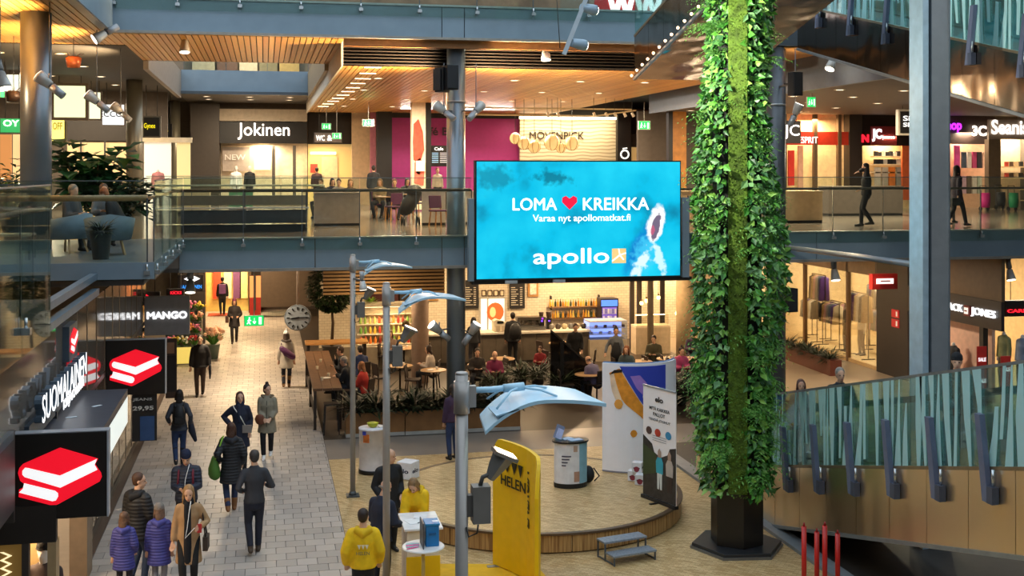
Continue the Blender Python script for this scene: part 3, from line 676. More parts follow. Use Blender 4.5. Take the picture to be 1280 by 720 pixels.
# ================================================================== LAMP POSTS
POSTM = M('a39d97', .35, .25, noise=.05); REFL = M('a9cfe2', .35, .0, noise=.03)  # white reflector sheets and arms; the sky's blue reflection is put into their colour
def lamp_post(label, x, d, power):
    b = D(x, 0, d); b.z = 0; root = T('lamp_post', label, 'lamp post', b, group='curved reflector lamp posts')
    H = 4.88
    def p(nm, mb, m, par=root): o = mb.build(nm, m, None); o.parent = par; return o
    p('pole', MB().cyl((0, 0, 0), (0, 0, H), .055, n=20), POSTM)
    p('pole_cap', MB().lathe([(.056, H), (.05, H+.015), (.02, H+.022)], n=20), POSTM)
    p('base_plate', MB().box(-.13, -.13, 0, .13, .13, .03).cyl((0, 0, .03), (0, 0, .1), .08, .06), M('565a5c', .4, .3))
    p('arm_collar', MB().cyl((0, 0, 4.55), (0, 0, 4.82), .068, n=18).box(.04, -.03, 4.6, .12, .03, 4.78), POSTM)
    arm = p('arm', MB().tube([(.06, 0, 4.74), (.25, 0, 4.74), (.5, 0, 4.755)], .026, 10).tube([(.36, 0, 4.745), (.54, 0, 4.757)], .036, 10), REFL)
    for dx, dy in ((.26, -.22), (.26, .22), (.78, -.2), (.78, .2)):
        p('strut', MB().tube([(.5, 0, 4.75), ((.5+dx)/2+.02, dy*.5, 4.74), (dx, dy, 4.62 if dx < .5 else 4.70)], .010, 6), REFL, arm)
    # reflector: arched sheet
    mb = MB(); n = 14; xs = [.14+1.03*i/n for i in range(n+1)]
    zz = lambda t: 4.70-(.95 if t < .5 else .2)*(t-.5)**2
    for i in range(n):
        t0, t1 = i/n, (i+1)/n; w0, w1 = .34, .34
        a, c = xs[i], xs[i+1]; za, zc = zz(t0), zz(t1); f_ = lambda q: .62+(q-.62)*.84
        mb.add([(a,-w0,za-.03),(c,-w1,zc-.03),(f_(c),w1,zc-.03),(f_(a),w0,za-.03),(a,-w0,za),(c,-w1,zc),(f_(c),w1,zc),(f_(a),w0,za)],
               [(3,2,1,0),(4,5,6,7),(0,1,5,4),(2,3,7,6)]+([(3,0,4,7)] if i == 0 else [])+([(1,2,6,5)] if i == n-1 else []), 0, False)
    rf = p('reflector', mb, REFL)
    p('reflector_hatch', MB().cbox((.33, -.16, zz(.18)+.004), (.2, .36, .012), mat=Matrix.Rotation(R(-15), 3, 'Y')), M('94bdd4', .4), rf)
    p('gear_box', MB().box(.09, -.06, 3.62, .24, .08, 3.93), M('6f6c68', .5)); p('gear_bracket', MB().box(.04, -.04, 3.68, .1, .04, 3.86), M('4e4c4a', .5))
    p('cable', MB().tube([(.13, -.07, 3.62), (.12, -.07, 3.55), (.05, -.06, 3.52), (.03, -.055, 3.6)], .008, 6), BLACK)
    hd = p('flood_head', MB().tube([(.24, 0, 3.98), (.30, 0, 4.08), (.36, 0, 4.17)], [(.04, .04), (.075, .075), (.105, .10)], 4, sm=False), M('7d7a76', .4, .3))
    p('flood_bracket', MB().tube([(.16, 0, 3.93), (.18, 0, 4.0), (.26, 0, 4.03)], .02, 8), M('4e4c4a', .5), hd)
    q = Matrix.Rotation(R(24), 3, 'Y')
    p('flood_rim', MB().cbox((.37, 0, 4.18), (.21, .21, .03), mat=q), M('8a857f', .4, .4), hd)
    p('flood_glass', MB().cbox((.378, 0, 4.197), (.17, .17, .01), mat=q), E('ffe2c0', 6), hd)
    spot('flood_beam', b+Vector((.42, 0, 4.26)), b+Vector((.62, 0, 4.7)), power, (1, .86, .7), 110, .6, .1)
    return root
lamp_post('nearest tall lamp post with large curved reflector beside the yellow wall', 577, 10.0, 25)
lamp_post('middle lamp post with curved reflector beside the promotion counter', 483, 18.0, 25)
lamp_post('farthest lamp post with curved reflector standing at the parquet edge', 441, 24.0, 25)
# ================================================================== PEOPLE
def ik(a, c, l1, l2, pole):
    v = c-a; d = v.length; mx = (l1+l2)*.998
    if d > mx: c = a+v*(mx/d); v = c-a; d = mx
    x = (l1*l1-l2*l2+d*d)/(2*d); h = math.sqrt(max(0, l1*l1-x*x)); t = v.normalized()
    p = Vector(pole); p = p-t*p.dot(t); p = p.normalized() if p.length > 1e-4 else Vector((0, 1, 0))
    return a+t*x+p*h, c
def remesh(ob, vox, sm=4):
    r = ob.modifiers.new('skin', 'REMESH'); r.mode = 'VOXEL'; r.voxel_size = vox; r.use_smooth_shade = True
    s = ob.modifiers.new('smooth', 'SMOOTH'); s.factor = .5; s.iterations = sm
    return ob
DOWN = lambda s: (s*.235, .02, -.09)
SKIN = 'd9a98a'
def person(label, loc, yaw, h=1.75, fem=False, lean=0, legs='stand', stride=.16, hl=None, hr=None, head=(0, 0), hair=('short', '2a1d14'), hat=None,
           coat=('2b2b30', -.02, .0, None), pants='23262e', shoes='1c1a19', skin=SKIN, vox=.016, scarf=None, hood=None, boots=0, name='person', cat='person', hs=1.0,
           group=None, skirt=None, collar=True, feet=None, poleL=None, poleR=None, face=True, zipc=None, headless=False, fur=None):
    root = T(name, label, cat, loc, R(yaw), group, h/1.75)
    sit = legs == 'sit'; hz = .50 if sit else (.925 if legs == 'walk' else .94)
    L = Matrix.Translation((0, 0, hz)) @ Matrix.Rotation(R(-lean), 4, 'X')
    P = lambda x, y, z: L @ Vector((x, y, z))
    ax = (L.to_3x3() @ X3, L.to_3x3() @ Y3)
    sw = .148 if fem else .17
    def mk(nm, mb, m, v, par=root, sm=4): return remesh(mb.build(nm, m, par, False), v, sm)
    # joints
    J = {}
    for s, hand, pol in ((-1, hl, poleL), (1, hr, poleR)):
        S = P(s*sw, -.005, .462); W = P(*(hand or DOWN(s)))
        El, W = ik(S, W, .285, .255, pol or (ax[0]*s*.5-ax[1]*.9-Z3*.35))
        J['a', s] = (S, El, W)
        H = Vector((s*.085, 0, hz))
        if feet: A = Vector(feet[0 if s < 0 else 1])
        elif sit: A = Vector((s*.12, .40, .09))
        elif legs == 'walk': A = Vector((s*.07, stride*s, .09 if s > 0 else .14))
        else: A = Vector((s*.095, .02*s, .09))
        K, A = ik(H, A, .43, .425, (s*.12, 1, .1) if not sit else (s*.3, .4, 1))
        J['l', s] = (H, K, A)
    Hq = Matrix.Rotation(R(head[0]), 3, 'Z') @ Matrix.Rotation(R(-head[1]), 3, 'X')
    Lq = L.to_3x3(); HQ = Lq @ Hq; hc = P(0, .012, .605); HC = hc + HQ @ Vector((0, .012, .095*hs))
    def hp(x, y, z): return HC + HQ @ (Vector((x, y, z))*hs)
    # body, one skin
    b = MB(); n = 10; fx = .92 if fem else 1.0
    b.tube([P(0, 0, -.06), P(0, 0, .05), P(0, .0, .15), P(0, .0, .33), P(0, -.005, .45), P(0, -.005, .53)],
           [(.15, .11), (.155, .115), (.13*fx, .10), (.155*fx, .115), (.14*fx, .085), (.07, .06)], 12, fr=ax, round_cap=True)
    b.tube([P(0, -.01, .5), hc], [.06*fx, .056*fx], n, round_cap=True)
    for s in (-1, 1):
        S, El, W = J['a', s]; b.tube([P(s*.06, -.005, .455), S], [.06, .055], n, round_cap=True)
        b.tube([S, (S+El)/2, El, (El+W)/2, W], [.052*fx, .047*fx, .04*fx, .038*fx, .029*fx], n, round_cap=True)
        d = (W-El).normalized(); sd = d.cross(ax[1]); sd = (sd if sd.length > .2 else d.cross(Z3)).normalized(); up = sd.cross(d)
        q = W+d*.05
        b.tube([W, q, W+d*.085], [(.028, .022), (.04, .018), (.038, .016)], 8, fr=(sd, up), round_cap=True)
        inn = -s if sd.dot(ax[0]) > 0 else s
        for k, (o, ln) in enumerate(((-.03, .062), (-.01, .075), (.011, .07), (.031, .052))):
            f0 = W+d*.085+sd*o; f1 = f0+d*ln*.5+sd*o*.12-up*.008+ax[1]*.006; f2 = f1+d*ln*.42+ax[1]*.02
            b.tube([f0, f1, f2], [.0095, .009, .0075], 6, round_cap=True)
        tb = W+d*.03+sd*inn*.03; b.tube([tb, tb+d*.035+sd*inn*.022+ax[1]*.01, tb+d*.065+sd*inn*.026+ax[1]*.018], [.013, .0115, .009], 6, round_cap=True)
        H, K, A = J['l', s]; b.tube([H, (H+K)/2, K, K+(A-K)*.35, A], [.082, .072, .054, .053, .036], n, round_cap=True)
        fd = (Vector((0, 1, 0)) if True else 0); b.tube([A-fd*.03-Z3*.04, A+fd*.08-Z3*.055, A+fd*.15-Z3*.06], [.034, .034, .025], 8, round_cap=True)
    if not headless:
        b.ball(hp(0, -.012, .03), tuple(x*hs for x in (.077, .096, .092)), 14, q=HQ); b.ball(hp(0, .02, -.045), tuple(x*hs for x in (.058, .072, .075)), 12, q=HQ)
        b.ball(hp(0, .058, -.098), .028*hs, 8); b.tube([hp(0, .085, .012), hp(0, .108, -.028)], [.010*hs, .016*hs], 6, round_cap=True)
        b.ball(hp(0, .082, -.065), tuple(x*hs for x in (.024, .012, .012)), 8, q=HQ)
        for s in (-1, 1):
            b.ball(hp(s*.078, -.012, -.005), tuple(x*hs for x in (.012, .022, .033)), 8, q=HQ); b.ball(hp(s*.036, .07, .03), tuple(x*hs for x in (.024, .014, .01)), 6, q=HQ)
    mk('body', b, M(skin, .55, noise=.05, scale=5), vox)
    if face and not headless:
        for s in (-1, 1): MB().ball(hp(s*.032, .083, .006), tuple(x*hs for x in (.013, .008, .008)), 8, q=HQ).build('eye', M('2a1c16', .3), root, False)
        MB().ball(hp(0, .093, -.066), tuple(x*hs for x in (.022, .007, .006)), 8, q=HQ).build('mouth', M('a85a50', .5), root, False)
    cv = max(.018, vox*1.15)
    # trousers, shoes
    if pants:
        t = MB()
        t.tube([P(0, 0, -.07), P(0, 0, .02), P(0, 0, .12)], [(.165, .125), (.17, .13), (.145, .115)], 12, fr=ax, round_cap=True)
        for s in (-1, 1):
            H, K, A = J['l', s]; A2 = A-(A-K).normalized()*.01
            t.tube([H, (H+K)/2, K, K+(A2-K)*.4, A2], [.098, .086, .068, .064, .055], 10, round_cap=False)
        mk('trousers', t, M(pants, .8, noise=.15, scale=9), cv, sm=3)
    for s in (-1, 1):
        H, K, A = J['l', s]; up = (K-A).normalized(); f = Y3
        q = MB().tube([A-f*.045-Z3*.05, A+f*.03-Z3*.048, A+f*.11-Z3*.06, A+f*.17-Z3*.066], [(.042, .04), (.045, .045), (.045, .034), (.034, .024)], 10, fr=(X3, Z3), round_cap=True)
        q.tube([A-Z3*.04, A+up*(.05+boots)], [.05, .055 if not boots else .066], 10, round_cap=True)
        mk('boot' if boots else 'shoe', q, M(shoes, .6, noise=.12), .016, sm=3)
    if skirt:
        mk('skirt', MB().tube([P(0, 0, -.42), P(0, 0, -.1), P(0, 0, .1)], [(.2, .18), (.18, .14), (.14, .115)], 12, fr=ax, round_cap=True), M(skirt, .8), cv)
    # coat / top
    if coat:
        c, hem, puff, qk = coat; k = MB(); hem_ = max(hem, -.05) if sit else hem
        rr = [(.178+puff, .138+puff), (.172+puff, .135+puff), (.152*fx+puff, .122+puff), (.178*fx+puff, .135+puff), (.155*fx+puff*.8, .112+puff), (.115+puff*.5, .095+puff*.5), (.078+puff*.4, .075+puff*.4)]
        pts = [P(0, 0, -.06), P(0, 0, .04), P(0, 0, .16), P(0, 0, .34), P(0, -.005, .445), P(0, -.005, .50), P(0, -.005, .55)]
        if hem_ < -.08: pts = [P(0, 0, hem_), P(0, 0, hem_*.5)]+pts; rr = [(.20+puff+abs(hem_)*.03, .165+puff+abs(hem_)*.02), (.19+puff, .155+puff)]+rr
        k.tube(pts, rr, 14, fr=ax)
        for s in (-1, 1):
            S, El, W = J['a', s]; k.tube([P(s*.05, -.005, .47), S], [.07+puff*.4, .064+puff*.7], 10, round_cap=True)
            We = W-(W-El).normalized()*.005
            k.tube([S, (S+El)/2, El, (El+We)/2, We], [.066+puff*.8, .062+puff, .057+puff, .053+puff*.9, .045+puff*.6], 10)
        if collar: k.tube([P(0, -.008, .52), P(0, -.005, .575)], [.08, .075], 10)
        mk('coat' if hem < -.15 else 'jacket', k, M(c, .62 if qk else .75, noise=.14, scale=7, kind=qk), cv, sm=3)
        if zipc: MB().bar(P(0, .15+puff, -.02 if sit else hem+.05), P(0, .118+puff, .46), .014, .008, up=ax[1]).build('zip', M(zipc, .5), root, False)
    if hood:
        mk('hood', MB().tube([P(-.09, .02, .53), P(-.10, -.07, .52), P(0, -.13, .48), P(.10, -.07, .52), P(.09, .02, .53)], [.045, .06, .075, .06, .045], 10, round_cap=True), M(hood, .75), cv)
    if fur:
        mk('fur_trim', MB().tube([P(-.08, .06, .53), P(-.13, -.04, .55), P(0, -.14, .53), P(.13, -.04, .55), P(.08, .06, .53)], [.03, .04, .04, .04, .03], 8, round_cap=True), M(fur, .95, bump=1, bscale=60), .018)
    if scarf:
        mk('scarf', MB().tube([P(0, -.005, .52), P(0, .01, .585)], [(.10, .095), (.092, .088)], 12, fr=ax, round_cap=True).tube([P(.02, .11, .53), P(.02, .165, .38), P(.01, .17, .2)], [.045, .04, .035], 8, round_cap=True), M(scarf, .9), cv)
    # hair and hat
    st_, hcv = hair
    if st_ not in ('none', 'bald') and not headless:
        k = MB(); k.ball(hp(0, -.03, .045), tuple(x*hs for x in (.088, .098, .096)), 14, q=HQ)
        if st_ == 'short': k.ball(hp(0, -.045, .0), tuple(x*hs for x in (.08, .07, .085)), 10, q=HQ)
        else:
            k.ball(hp(0, -.05, -.01), tuple(x*hs for x in (.086, .075, .1)), 10, q=HQ)
        if st_ in ('long', 'bob'):
            e = -.36 if st_ == 'long' else -.16
            k.tube([hp(0, -.06, 0), hp(0, -.08, e*.5), hp(0, -.095, e)], [(.085*hs, .05*hs), (.085*hs, .045*hs), (.07*hs, .03*hs)], 10, fr=(HQ @ X3, HQ @ Y3), round_cap=True)
            for s in (-1, 1): k.tube([hp(s*.07, 0, .04), hp(s*.082, .005, -.07), hp(s*.085, .01, e*.75)], [.026*hs, .024*hs, .018*hs], 8, round_cap=True)
        if st_ == 'bun': k.ball(hp(0, -.03, .155), .042*hs, 8)
        if st_ == 'pony': k.tube([hp(0, -.11, .05), hp(0, -.15, -.03), hp(0, -.14, -.17)], [.03, .032, .015], 8, round_cap=True)
        mk('hair', k, M(hcv, .6, noise=.3, scale=25), .014, sm=2)
    elif st_ == 'bald':
        k = MB(); k.tube([hp(.08, -.02, .0), hp(.05, -.095, -.01), hp(-.05, -.095, -.01), hp(-.08, -.02, .0)], [.014, .022, .022, .014], 8, round_cap=True)
        mk('hair', k, M(hcv, .7, noise=.2), .014, sm=2)
    if hat:
        k = MB(); k.ball(hp(0, -.02, .065), tuple(x*hs for x in (.092, .106, .092)), 14, q=HQ)
        if hat[0] == 'bobble': k.ball(hp(0, -.02, .185), .04*hs, 8)
        mk('hat', k, M(hat[1], .9, noise=.15, bump=.4, bscale=50), .014, sm=2)
        if hat[0] == 'beanie': remesh(MB().tube([hp(0, -.018, .03), hp(0, -.018, .062)], [(.096*hs, .11*hs), (.095*hs, .109*hs)], 14, fr=(HQ @ X3, HQ @ Y3)).build('hat_brim', M(hat[1], .9, noise=.2), root, False), .014, 2)
    root['_j'] = 0; del root['_j']
    info = dict(root=root, J=J, P=P, loc=Vector(loc), yaw=R(yaw), k=h/1.75)
    return info
def carry(pi, name, label, cat, mb, mats, parts=(), group=None):
    """a bag or phone held or worn: a thing of its own, placed in the carrier's frame"""
    m = Matrix.Translation(pi['loc']) @ Matrix.Rotation(pi['yaw'], 4, 'Z') @ Matrix.Scale(pi['k'], 4)
    vs = [m @ v for v in mb.v]; lo = Vector((sum(v.x for v in vs)/len(vs), sum(v.y for v in vs)/len(vs), min(v.z for v in vs)))
    root = T(name, label, cat, lo, group=group)
    mb.v = vs; mb.build('bag_body' if cat == 'bag' else 'main_body', mats, root)
    for nm, q, mt in parts: q.v = [m @ v for v in q.v]; q.build(nm, mt, root)
    return root
def gp(x, y, z=0):
    p = G(x, y, z); return (p.x, p.y, z)
# ================================================================== SHOPS, SIGNS
def prect(x0, y0, x1, y1, Y, t=.08):
    a, b = AY(x0, y1, Y), AY(x1, y0, Y); return MB().box(a.x, Y, a.z, b.x, Y+t, b.z)
def pthing(name, label, cat, x0, y0, x1, y1, Y, group=None):
    a, b = AY(x0, y1, Y), AY(x1, y1, Y); return T(name, label, cat, ((a.x+b.x)/2, Y, a.z), group=group)
def ptext(st, x0, yb, x1, yt, Y, m, par, bold=.01, nm='lettering', **k):
    a, b = AY(x0, yb, Y), AY(x1, yt, Y); return text(st, b.x-a.x, b.z-a.z, a, X3, Z3, .02, m, par, nm, bold, **k)
def box_sign(label, x0, y0, x1, y1, Y, face, frame=DARK, fr=1.0, lines=(), group=None, t=.18, hang=None, name='hanging_sign', cat='sign'):
    """lines: (text, x0, yb, x1, yt, material, bold)"""
    r = pthing(name, label, cat, x0, y0, x1, y1, Y, group)
    prect(x0, y0, x1, y1, Y, t).build('frame', frame, r); prect(x0+fr, y0+fr, x1-fr, y1-fr, Y-.02, .02).build('face', face, r)
    for l in lines: ptext(l[0], l[1], l[2], l[3], l[4], Y-.022-.02, l[5], r, l[6] if len(l) > 6 else .01)
    if hang:
        for x in (x0+(x1-x0)*.2, x0+(x1-x0)*.8):
            p = AY(x, y0, Y); MB().cyl((p.x, Y+t/2, p.z), (p.x, Y+t/2, hang), .012, n=6).build('rod', CHAR, r)
    return r
WHE = E('fff8ee', 1.4); REDE = E('ff1f35', 1.1); GRE = E('19c05a', 1.1)
def exit_sign(label, x0, y0, x1, y1, Y, zc):
    r = pthing('exit_sign', label, 'exit sign', x0, y0, x1, y1, Y, group='green exit signs')
    prect(x0, y0, x1, y1, Y, .06).build('housing', M('cfd4d0', .4), r); prect(x0+.6, y0+.6, x1-.6, y1-.6, Y-.012, .012).build('face', GRE, r)
    w = x1-x0; h = y1-y0; m = E('e8fff0', 1.2); Y0 = Y-.02
    a = lambda fx, fy: AY(x0+w*fx, y0+h*fy, Y0)
    rm = MB().bar(a(.14, .3), a(.14, .32)+Z3*.001, .01, .01); c = a(.27, .25); s = (a(1, 0)-a(0, 0)).length
    rm = MB().cbox(c, (s*.07, .012, s*.07)).bar(a(.27, .35), a(.24, .6), .012, s*.07).bar(a(.24, .6), a(.32, .82), .012, s*.05).bar(a(.24, .6), a(.15, .8), .012, s*.05).bar(a(.27, .42), a(.36, .5), .012, s*.04).bar(a(.27, .42), a(.17, .52), .012, s*.04)
    rm.build('running_figure', m, r)
    MB().bar(a(.52, .25), a(.52, .75), .012, s*.05).bar(a(.52, .75), a(.45, .55), .012, s*.05).bar(a(.52, .75), a(.59, .55), .012, s*.05).build('arrow', m, r)
    MB().plate([(a(.74, .2).x, a(0, .2).z), (a(.74, .85).x, a(0, .85).z), (a(.88, .85).x, a(0, .85).z), (a(.88, .2).x, a(0, .2).z)][::1], (0, Y0+.008, 0), X3, Z3, .008).build('door_shape', m, r)
    p = AY((x0+x1)/2, y0, Y); MB().cyl((p.x, Y+.03, p.z), (p.x, Y+.03, zc), .014, n=6).build('stem', M('b0b0aa', .4), r)
    return r
# ---------------------------------------------------------------- left ground floor shops
LF = T('clothes_shop', 'dark glass shopfront of the clothes shop on the left', 'shopfront', (-3.05, 20.6, 0))
RG = M('6e655b', .06, noise=.1, spec=1.0)
for i in range(10):
    y = 20.6+i*1.18
    MB().box(-3.06, y+.05, .15, -3.03, y+1.13, 2.6).build('glass_panel', glass('d0cabd', .9, .25, '8a8074'), LF)
    MB().box(-3.06, y+.05, 2.7, -3.03, y+1.13, 4.28).build('glass_panel', RG, LF)
    MB().box(-3.1, y-.0, 0, -3.022, y+.045, 4.3).build('mullion', M('6a6054', .4, .3), LF)
MB().box(-3.1, 20.6, 2.6, -3.02, 32.4, 2.7).build('transom', M('4a443d', .4, .3), LF)
MB().box(-3.1, 20.6, 0, -3.0, 32.4, .15).build('plinth', M('3a342e', .4), LF)
struct(MB().box(-8, 13, 0, -7.8, 40, 4.3).build('wall_shop_left', M('7a6a56', .7)))
area('shop_lamp', (-5.2, 24, 4.2), .8, 220, WARMW); area('shop_lamp', (-5.2, 17, 4.2), .8, 90, WARMW)
# bookshop canopy and portal
CN = T('shop_canopy', 'dark flat canopy over the bookshop entrance with white lit edge', 'canopy', (-2.6, 18.2, 2.5))
MB().box(-3.05, 15.9, 2.88, -2.2, 20.4, 3.0).build('roof_sheet', M('4b4e58', .35, .2), CN)
MB().box(-2.24, 15.9, 2.45, -2.2, 20.4, 2.88).build('side_fascia', E('e9efe9', .55), CN)
MB().box(-3.05, 15.86, 2.45, -2.2, 15.9, 2.88).build('front_fascia', M('2a2624', .5), CN)
for k, (x, y) in enumerate(((-2.6, 17), (-2.75, 18.2), (-2.5, 19))): MB().cbox((x, y, 3.004), (.16, .05, .006), rz=.4*k).build('roof_mark', M('c8d2da', .5), CN)
C2 = T('shop_canopy', 'grey-blue near canopy under the left edge signs', 'canopy', (-3.7, 12.5, 2.35))
MB().box(-4.4, 9.0, 3.36, -2.95, 15.2, 3.46).build('roof_sheet', M('5d6a74', .35, .3), C2); MB().box(-2.99, 9.0, 2.5, -2.95, 15.2, 3.36).build('side_fascia', M('3b3a3a', .5), C2)
MB().box(-4.4, 15.2, 2.35, -2.95, 15.26, 3.46).build('end_fascia', M('35302c', .5), C2)
PT = T('shop_portal', 'dark shop portal below the nearest book sign', 'portal', (-2.9, 15.6, 0))
MB().box(-3.7, 15.5, 2.0, -2.52, 15.62, 2.46).build('header', M('221d1a', .5), PT)
MB().box(-2.62, 15.5, 0, -2.52, 15.75, 2.0).build('jamb', M('a98e66', .5), PT); MB().box(-2.92, 15.5, 0, -2.84, 15.62, 2.0).build('mullion', M('3a332d', .5), PT)
MB().box(-3.9, 15.56, 0, -2.92, 15.62, 2.0).build('display_panel', E('6e5326', .45), PT)
MB().box(-3.6, 16.6, 0, -2.75, 16.65, 2.0).build('inner_wall', M('b89a6a', .6), PT)
zz_ = [(0, 0), (.05, .1), (.1, .0), (.15, .1), (.2, 0), (.25, .1), (.3, 0), (.35, .1), (.4, 0), (.45, .1), (.5, 0)]
MB().plate([(y, -x) for x, y in zz_][::1]+[(y+.04, -x) for x, y in zz_][::-1], (-3.18, 15.54, 1.9), X3, Z3, -.015).build('zigzag_print', E('e8d8a8', 1.0), PT)
PR = struct(MB().box(-3.05, 20.0, 0, -2.78, 20.6, 2.9).build('wall_pier_left', M('7d6a55', .5)), 'dark pier beside the bookshop')
struct(MB().box(-4.7, 15.8, 0, -4.6, 20.6, 2.9).build('wall_bookshop_inner', M('c8ae8a', .6)), 'warm inner wall of the bookshop entrance')
area('entrance_lamp', (-3.8, 18.2, 2.8), .6, 60, WARMW)
area('portal_lamp', (-3.1, 16.2, 1.95), .3, 14, WARM)
# book signs (light boxes)
SIL = [(130,190),(136,166),(152,148),(320,78),(495,140),(481,165),(496,190),(508,208),(512,228),(502,250),(312,349),(290,356),(133,305),(135,270),(152,262),(158,243),(140,228)]
PG1 = [(150,180),(162,166),(175,168),(320,212),(490,140),(479,168),(492,192),(322,270),(160,210),(150,198)]
PG2 = [(158,240),(298,284),(311,296),(312,312),(302,330),(286,333),(135,283),(152,266)]
def book_shape(o, w, h, par, r=X3, t=.012):
    f = lambda L: [((x-103)/437*w, (1-(y-8)/415)*h) for x, y in L][::-1]
    n = Vector(r).cross(Z3)
    MB().plate(f(SIL), o, r, Z3, t).build('book_emblem', E('e80f26', .7), par)
    for L in (PG1, PG2): MB().plate(f(L), Vector(o)+n*.012, r, Z3, .006).build('page_emblem', E('f4f4f4', .68), par)
def book_sign(label, x0, x1, yc, d):
    b = D(x1, yc, d); w = (x1-x0)/F_PX*d/math.cos(YAW)*1.0; h = w*.95; r = T('book_sign', label, 'sign', (b.x-w/2, b.y, b.z-h/2), group='square light-box signs with a red book')
    MB().box(b.x-w, b.y, b.z-h/2, b.x, b.y+.16, b.z+h/2).build('light_box', M('1a1614', .4), r, bevel=.012)
    MB().box(b.x-.012, b.y-.012, b.z-h/2, b.x+.008, b.y+.17, b.z+h/2+.01).build('edge_frame', M('b9bcc4', .35, .3), r)
    MB().box(b.x-w, b.y-.006, b.z+h/2, b.x, b.y+.17, b.z+h/2+.012).build('edge_frame', M('9ea2aa', .35, .3), r)
    book_shape((b.x-w, b.y-.004, b.z-h/2), w, h, r)
    for dz in (-.32, .28): MB().box(-3.08, b.y+.05, b.z+dz-.04, b.x-w, b.y+.11, b.z+dz+.04).build('bracket', M('23282e', .4, .3), r)
    return r
book_sign('nearest square black sign with a red book emblem', 25, 135, 592, 14.8)
book_sign('farther square black sign with a red book emblem', 137, 207, 458, 23.3)
# mango box sign
b = D(237, 394, 30.6); mg = T('box_sign', 'grey square box sign with white MANGO letters', 'sign', (b.x-.55, b.y, b.z-.5))
MB().box(b.x-1.12, b.y, b.z-.5, b.x, b.y+.2, b.z+.5).build('light_box', M('a6a6aa', .5), mg, bevel=.01)
text('MANGO', .98, .17, (b.x-1.05, b.y-.004, b.z-.07), X3, Z3, .012, E('ffffff', 1.2), mg, fat=.008)
for dz in (-.35, .32): MB().box(-3.1, b.y+.07, b.z+dz-.05, b.x-1.12, b.y+.13, b.z+dz+.05).build('bracket', M('4a4e54', .4, .3), mg)
# bookshop wall lettering
sl = T('shop_lettering', 'white illuminated SUOMALAINEN letters along the bookshop wall', 'sign', (-2.95, 18.4, 3.1))
text('SUOMALAINEN', 3.9, .36, (-2.92, 16.3, 3.3), Y3, Z3, .1, M('5d6f80', .35, .4), sl, 'letter_bodies')
text('SUOMALAINEN', 3.9, .36, (-2.818, 16.3, 3.3), Y3, Z3, .004, E('ffffff', 1.0), sl)
text('KIRJAKAUPPA', 2.0, .18, (-2.86, 18.2, 3.07), Y3, Z3, .01, E('ffffff', 1.0), sl, 'lettering_small', .0)
MB().box(-3.02, 16.2, 3.05, -2.96, 20.3, 3.3).build('back_box', M('3a4654', .4, .3), sl)
for y in (16.6, 18.2, 19.8): MB().box(-3.0, y-.04, 2.9, -2.94, y+.04, 3.1).build('leg', M('2a2e34', .4), sl)
lg = T('book_emblem_sign', 'small red book light box above the bookshop lettering', 'sign', (-2.95, 19.6, 3.7))
MB().box(-3.1, 19.15, 3.66, -2.92, 19.95, 4.2).build('light_box', M('566472', .35, .4), lg); book_shape((-2.918, 19.15, 3.64), .82, .6, lg, Y3)
# overhead steel beams seen in the left void
for k, (z, x) in enumerate(((4.78, -2.85), (4.52, -2.82))):
    struct(MB().box(x-.06, 14.6, z-.05, x+.06, 21.3, z+.06).build('trim_%d' % (20+k), M('6d8294', .35, .4)), 'steel beam under the left balconies')
struct(MB().box(-3.1, 13.0, 3.0, -3.02, 20.6, 4.3).build('wall_bookshop_upper', RG), 'dark glass upper wall of the bookshop')
rng = random.Random(5)
# posters
po = pthing('wall_poster', 'dark poster of blue jeans with 29,95 price lettering', 'poster', 165, 490, 196, 552, 24.3)
prect(165, 488, 196, 552, 24.3, .05).build('board', M('2a2624', .5), po); prect(175, 520, 193, 551, 24.29, .012).build('jeans_print', M('34507c', .7), po)
ptext('29,95', 166, 514, 192, 507, 24.27, M('d8d4cc', .5), po, .02); ptext('JEANS', 166, 502, 190, 497, 24.27, M('c8c4bc', .5), po, .01); 
pz = pthing('wall_poster', 'tall brown portrait poster beside the flower stall', 'poster', 207, 423, 221, 498, 31.5)
prect(207, 423, 221, 498, 31.5, .05).build('board', M('4a352a', .5), pz); prect(209, 428, 218, 442, 31.49, .012).build('face_print', M('a87a5a', .6), pz); prect(208, 444, 220, 490, 31.49, .012).build('coat_print', M('2c2320', .6), pz)
# flower stall
fs = T('flower_stand', 'tiered flower stand with lit boxes beside the walkway', 'flower stand', G(236, 456))
fb = G(236, 456)
for k in range(4): MB().box(fb.x-.9+.05*k, fb.y+.55*k, 0, fb.x+.35, fb.y+.55*k+.5, .35+.33*k).build('tier', M('8a8270', .6), fs)
MB().box(fb.x-.5, fb.y-.03, .05, fb.x+.3, fb.y, .6).build('lit_panel', E('d8c060', .7), fs)
def bouquet(label, p, c, n=16, s=1.0, group='flower buckets on the stand'):
    r = T('flower_bucket', label, 'flowers', p, group=group); p = Vector(p)
    MB().lathe([(.07*s, 0), (.1*s, .2*s), (.105*s, .21*s)], p, 10).build('bucket', M('5d6a5d', .5), r)
    g = MB(); f = MB()
    for i in range(n*2): a = rng.uniform(0, 6.28); g.leaf(p+Z3*.18*s, (math.cos(a)*.7, math.sin(a)*.7, rng.uniform(.6, 1.4)), Z3, .26*s, .06*s)
    for i in range(n): a = rng.uniform(0, 6.28); q = rng.uniform(.02, .17)*s; f.ball(p+Vector((math.cos(a)*q, math.sin(a)*q, (.3+rng.uniform(0, .14))*s)), rng.uniform(.025, .05)*s, 6)
    g.build('leaves', leafmat(['2f5a24', '4a8030', '6a9a44'], .6, 'fl'), r); f.build('blossoms', M(c, .7), r)
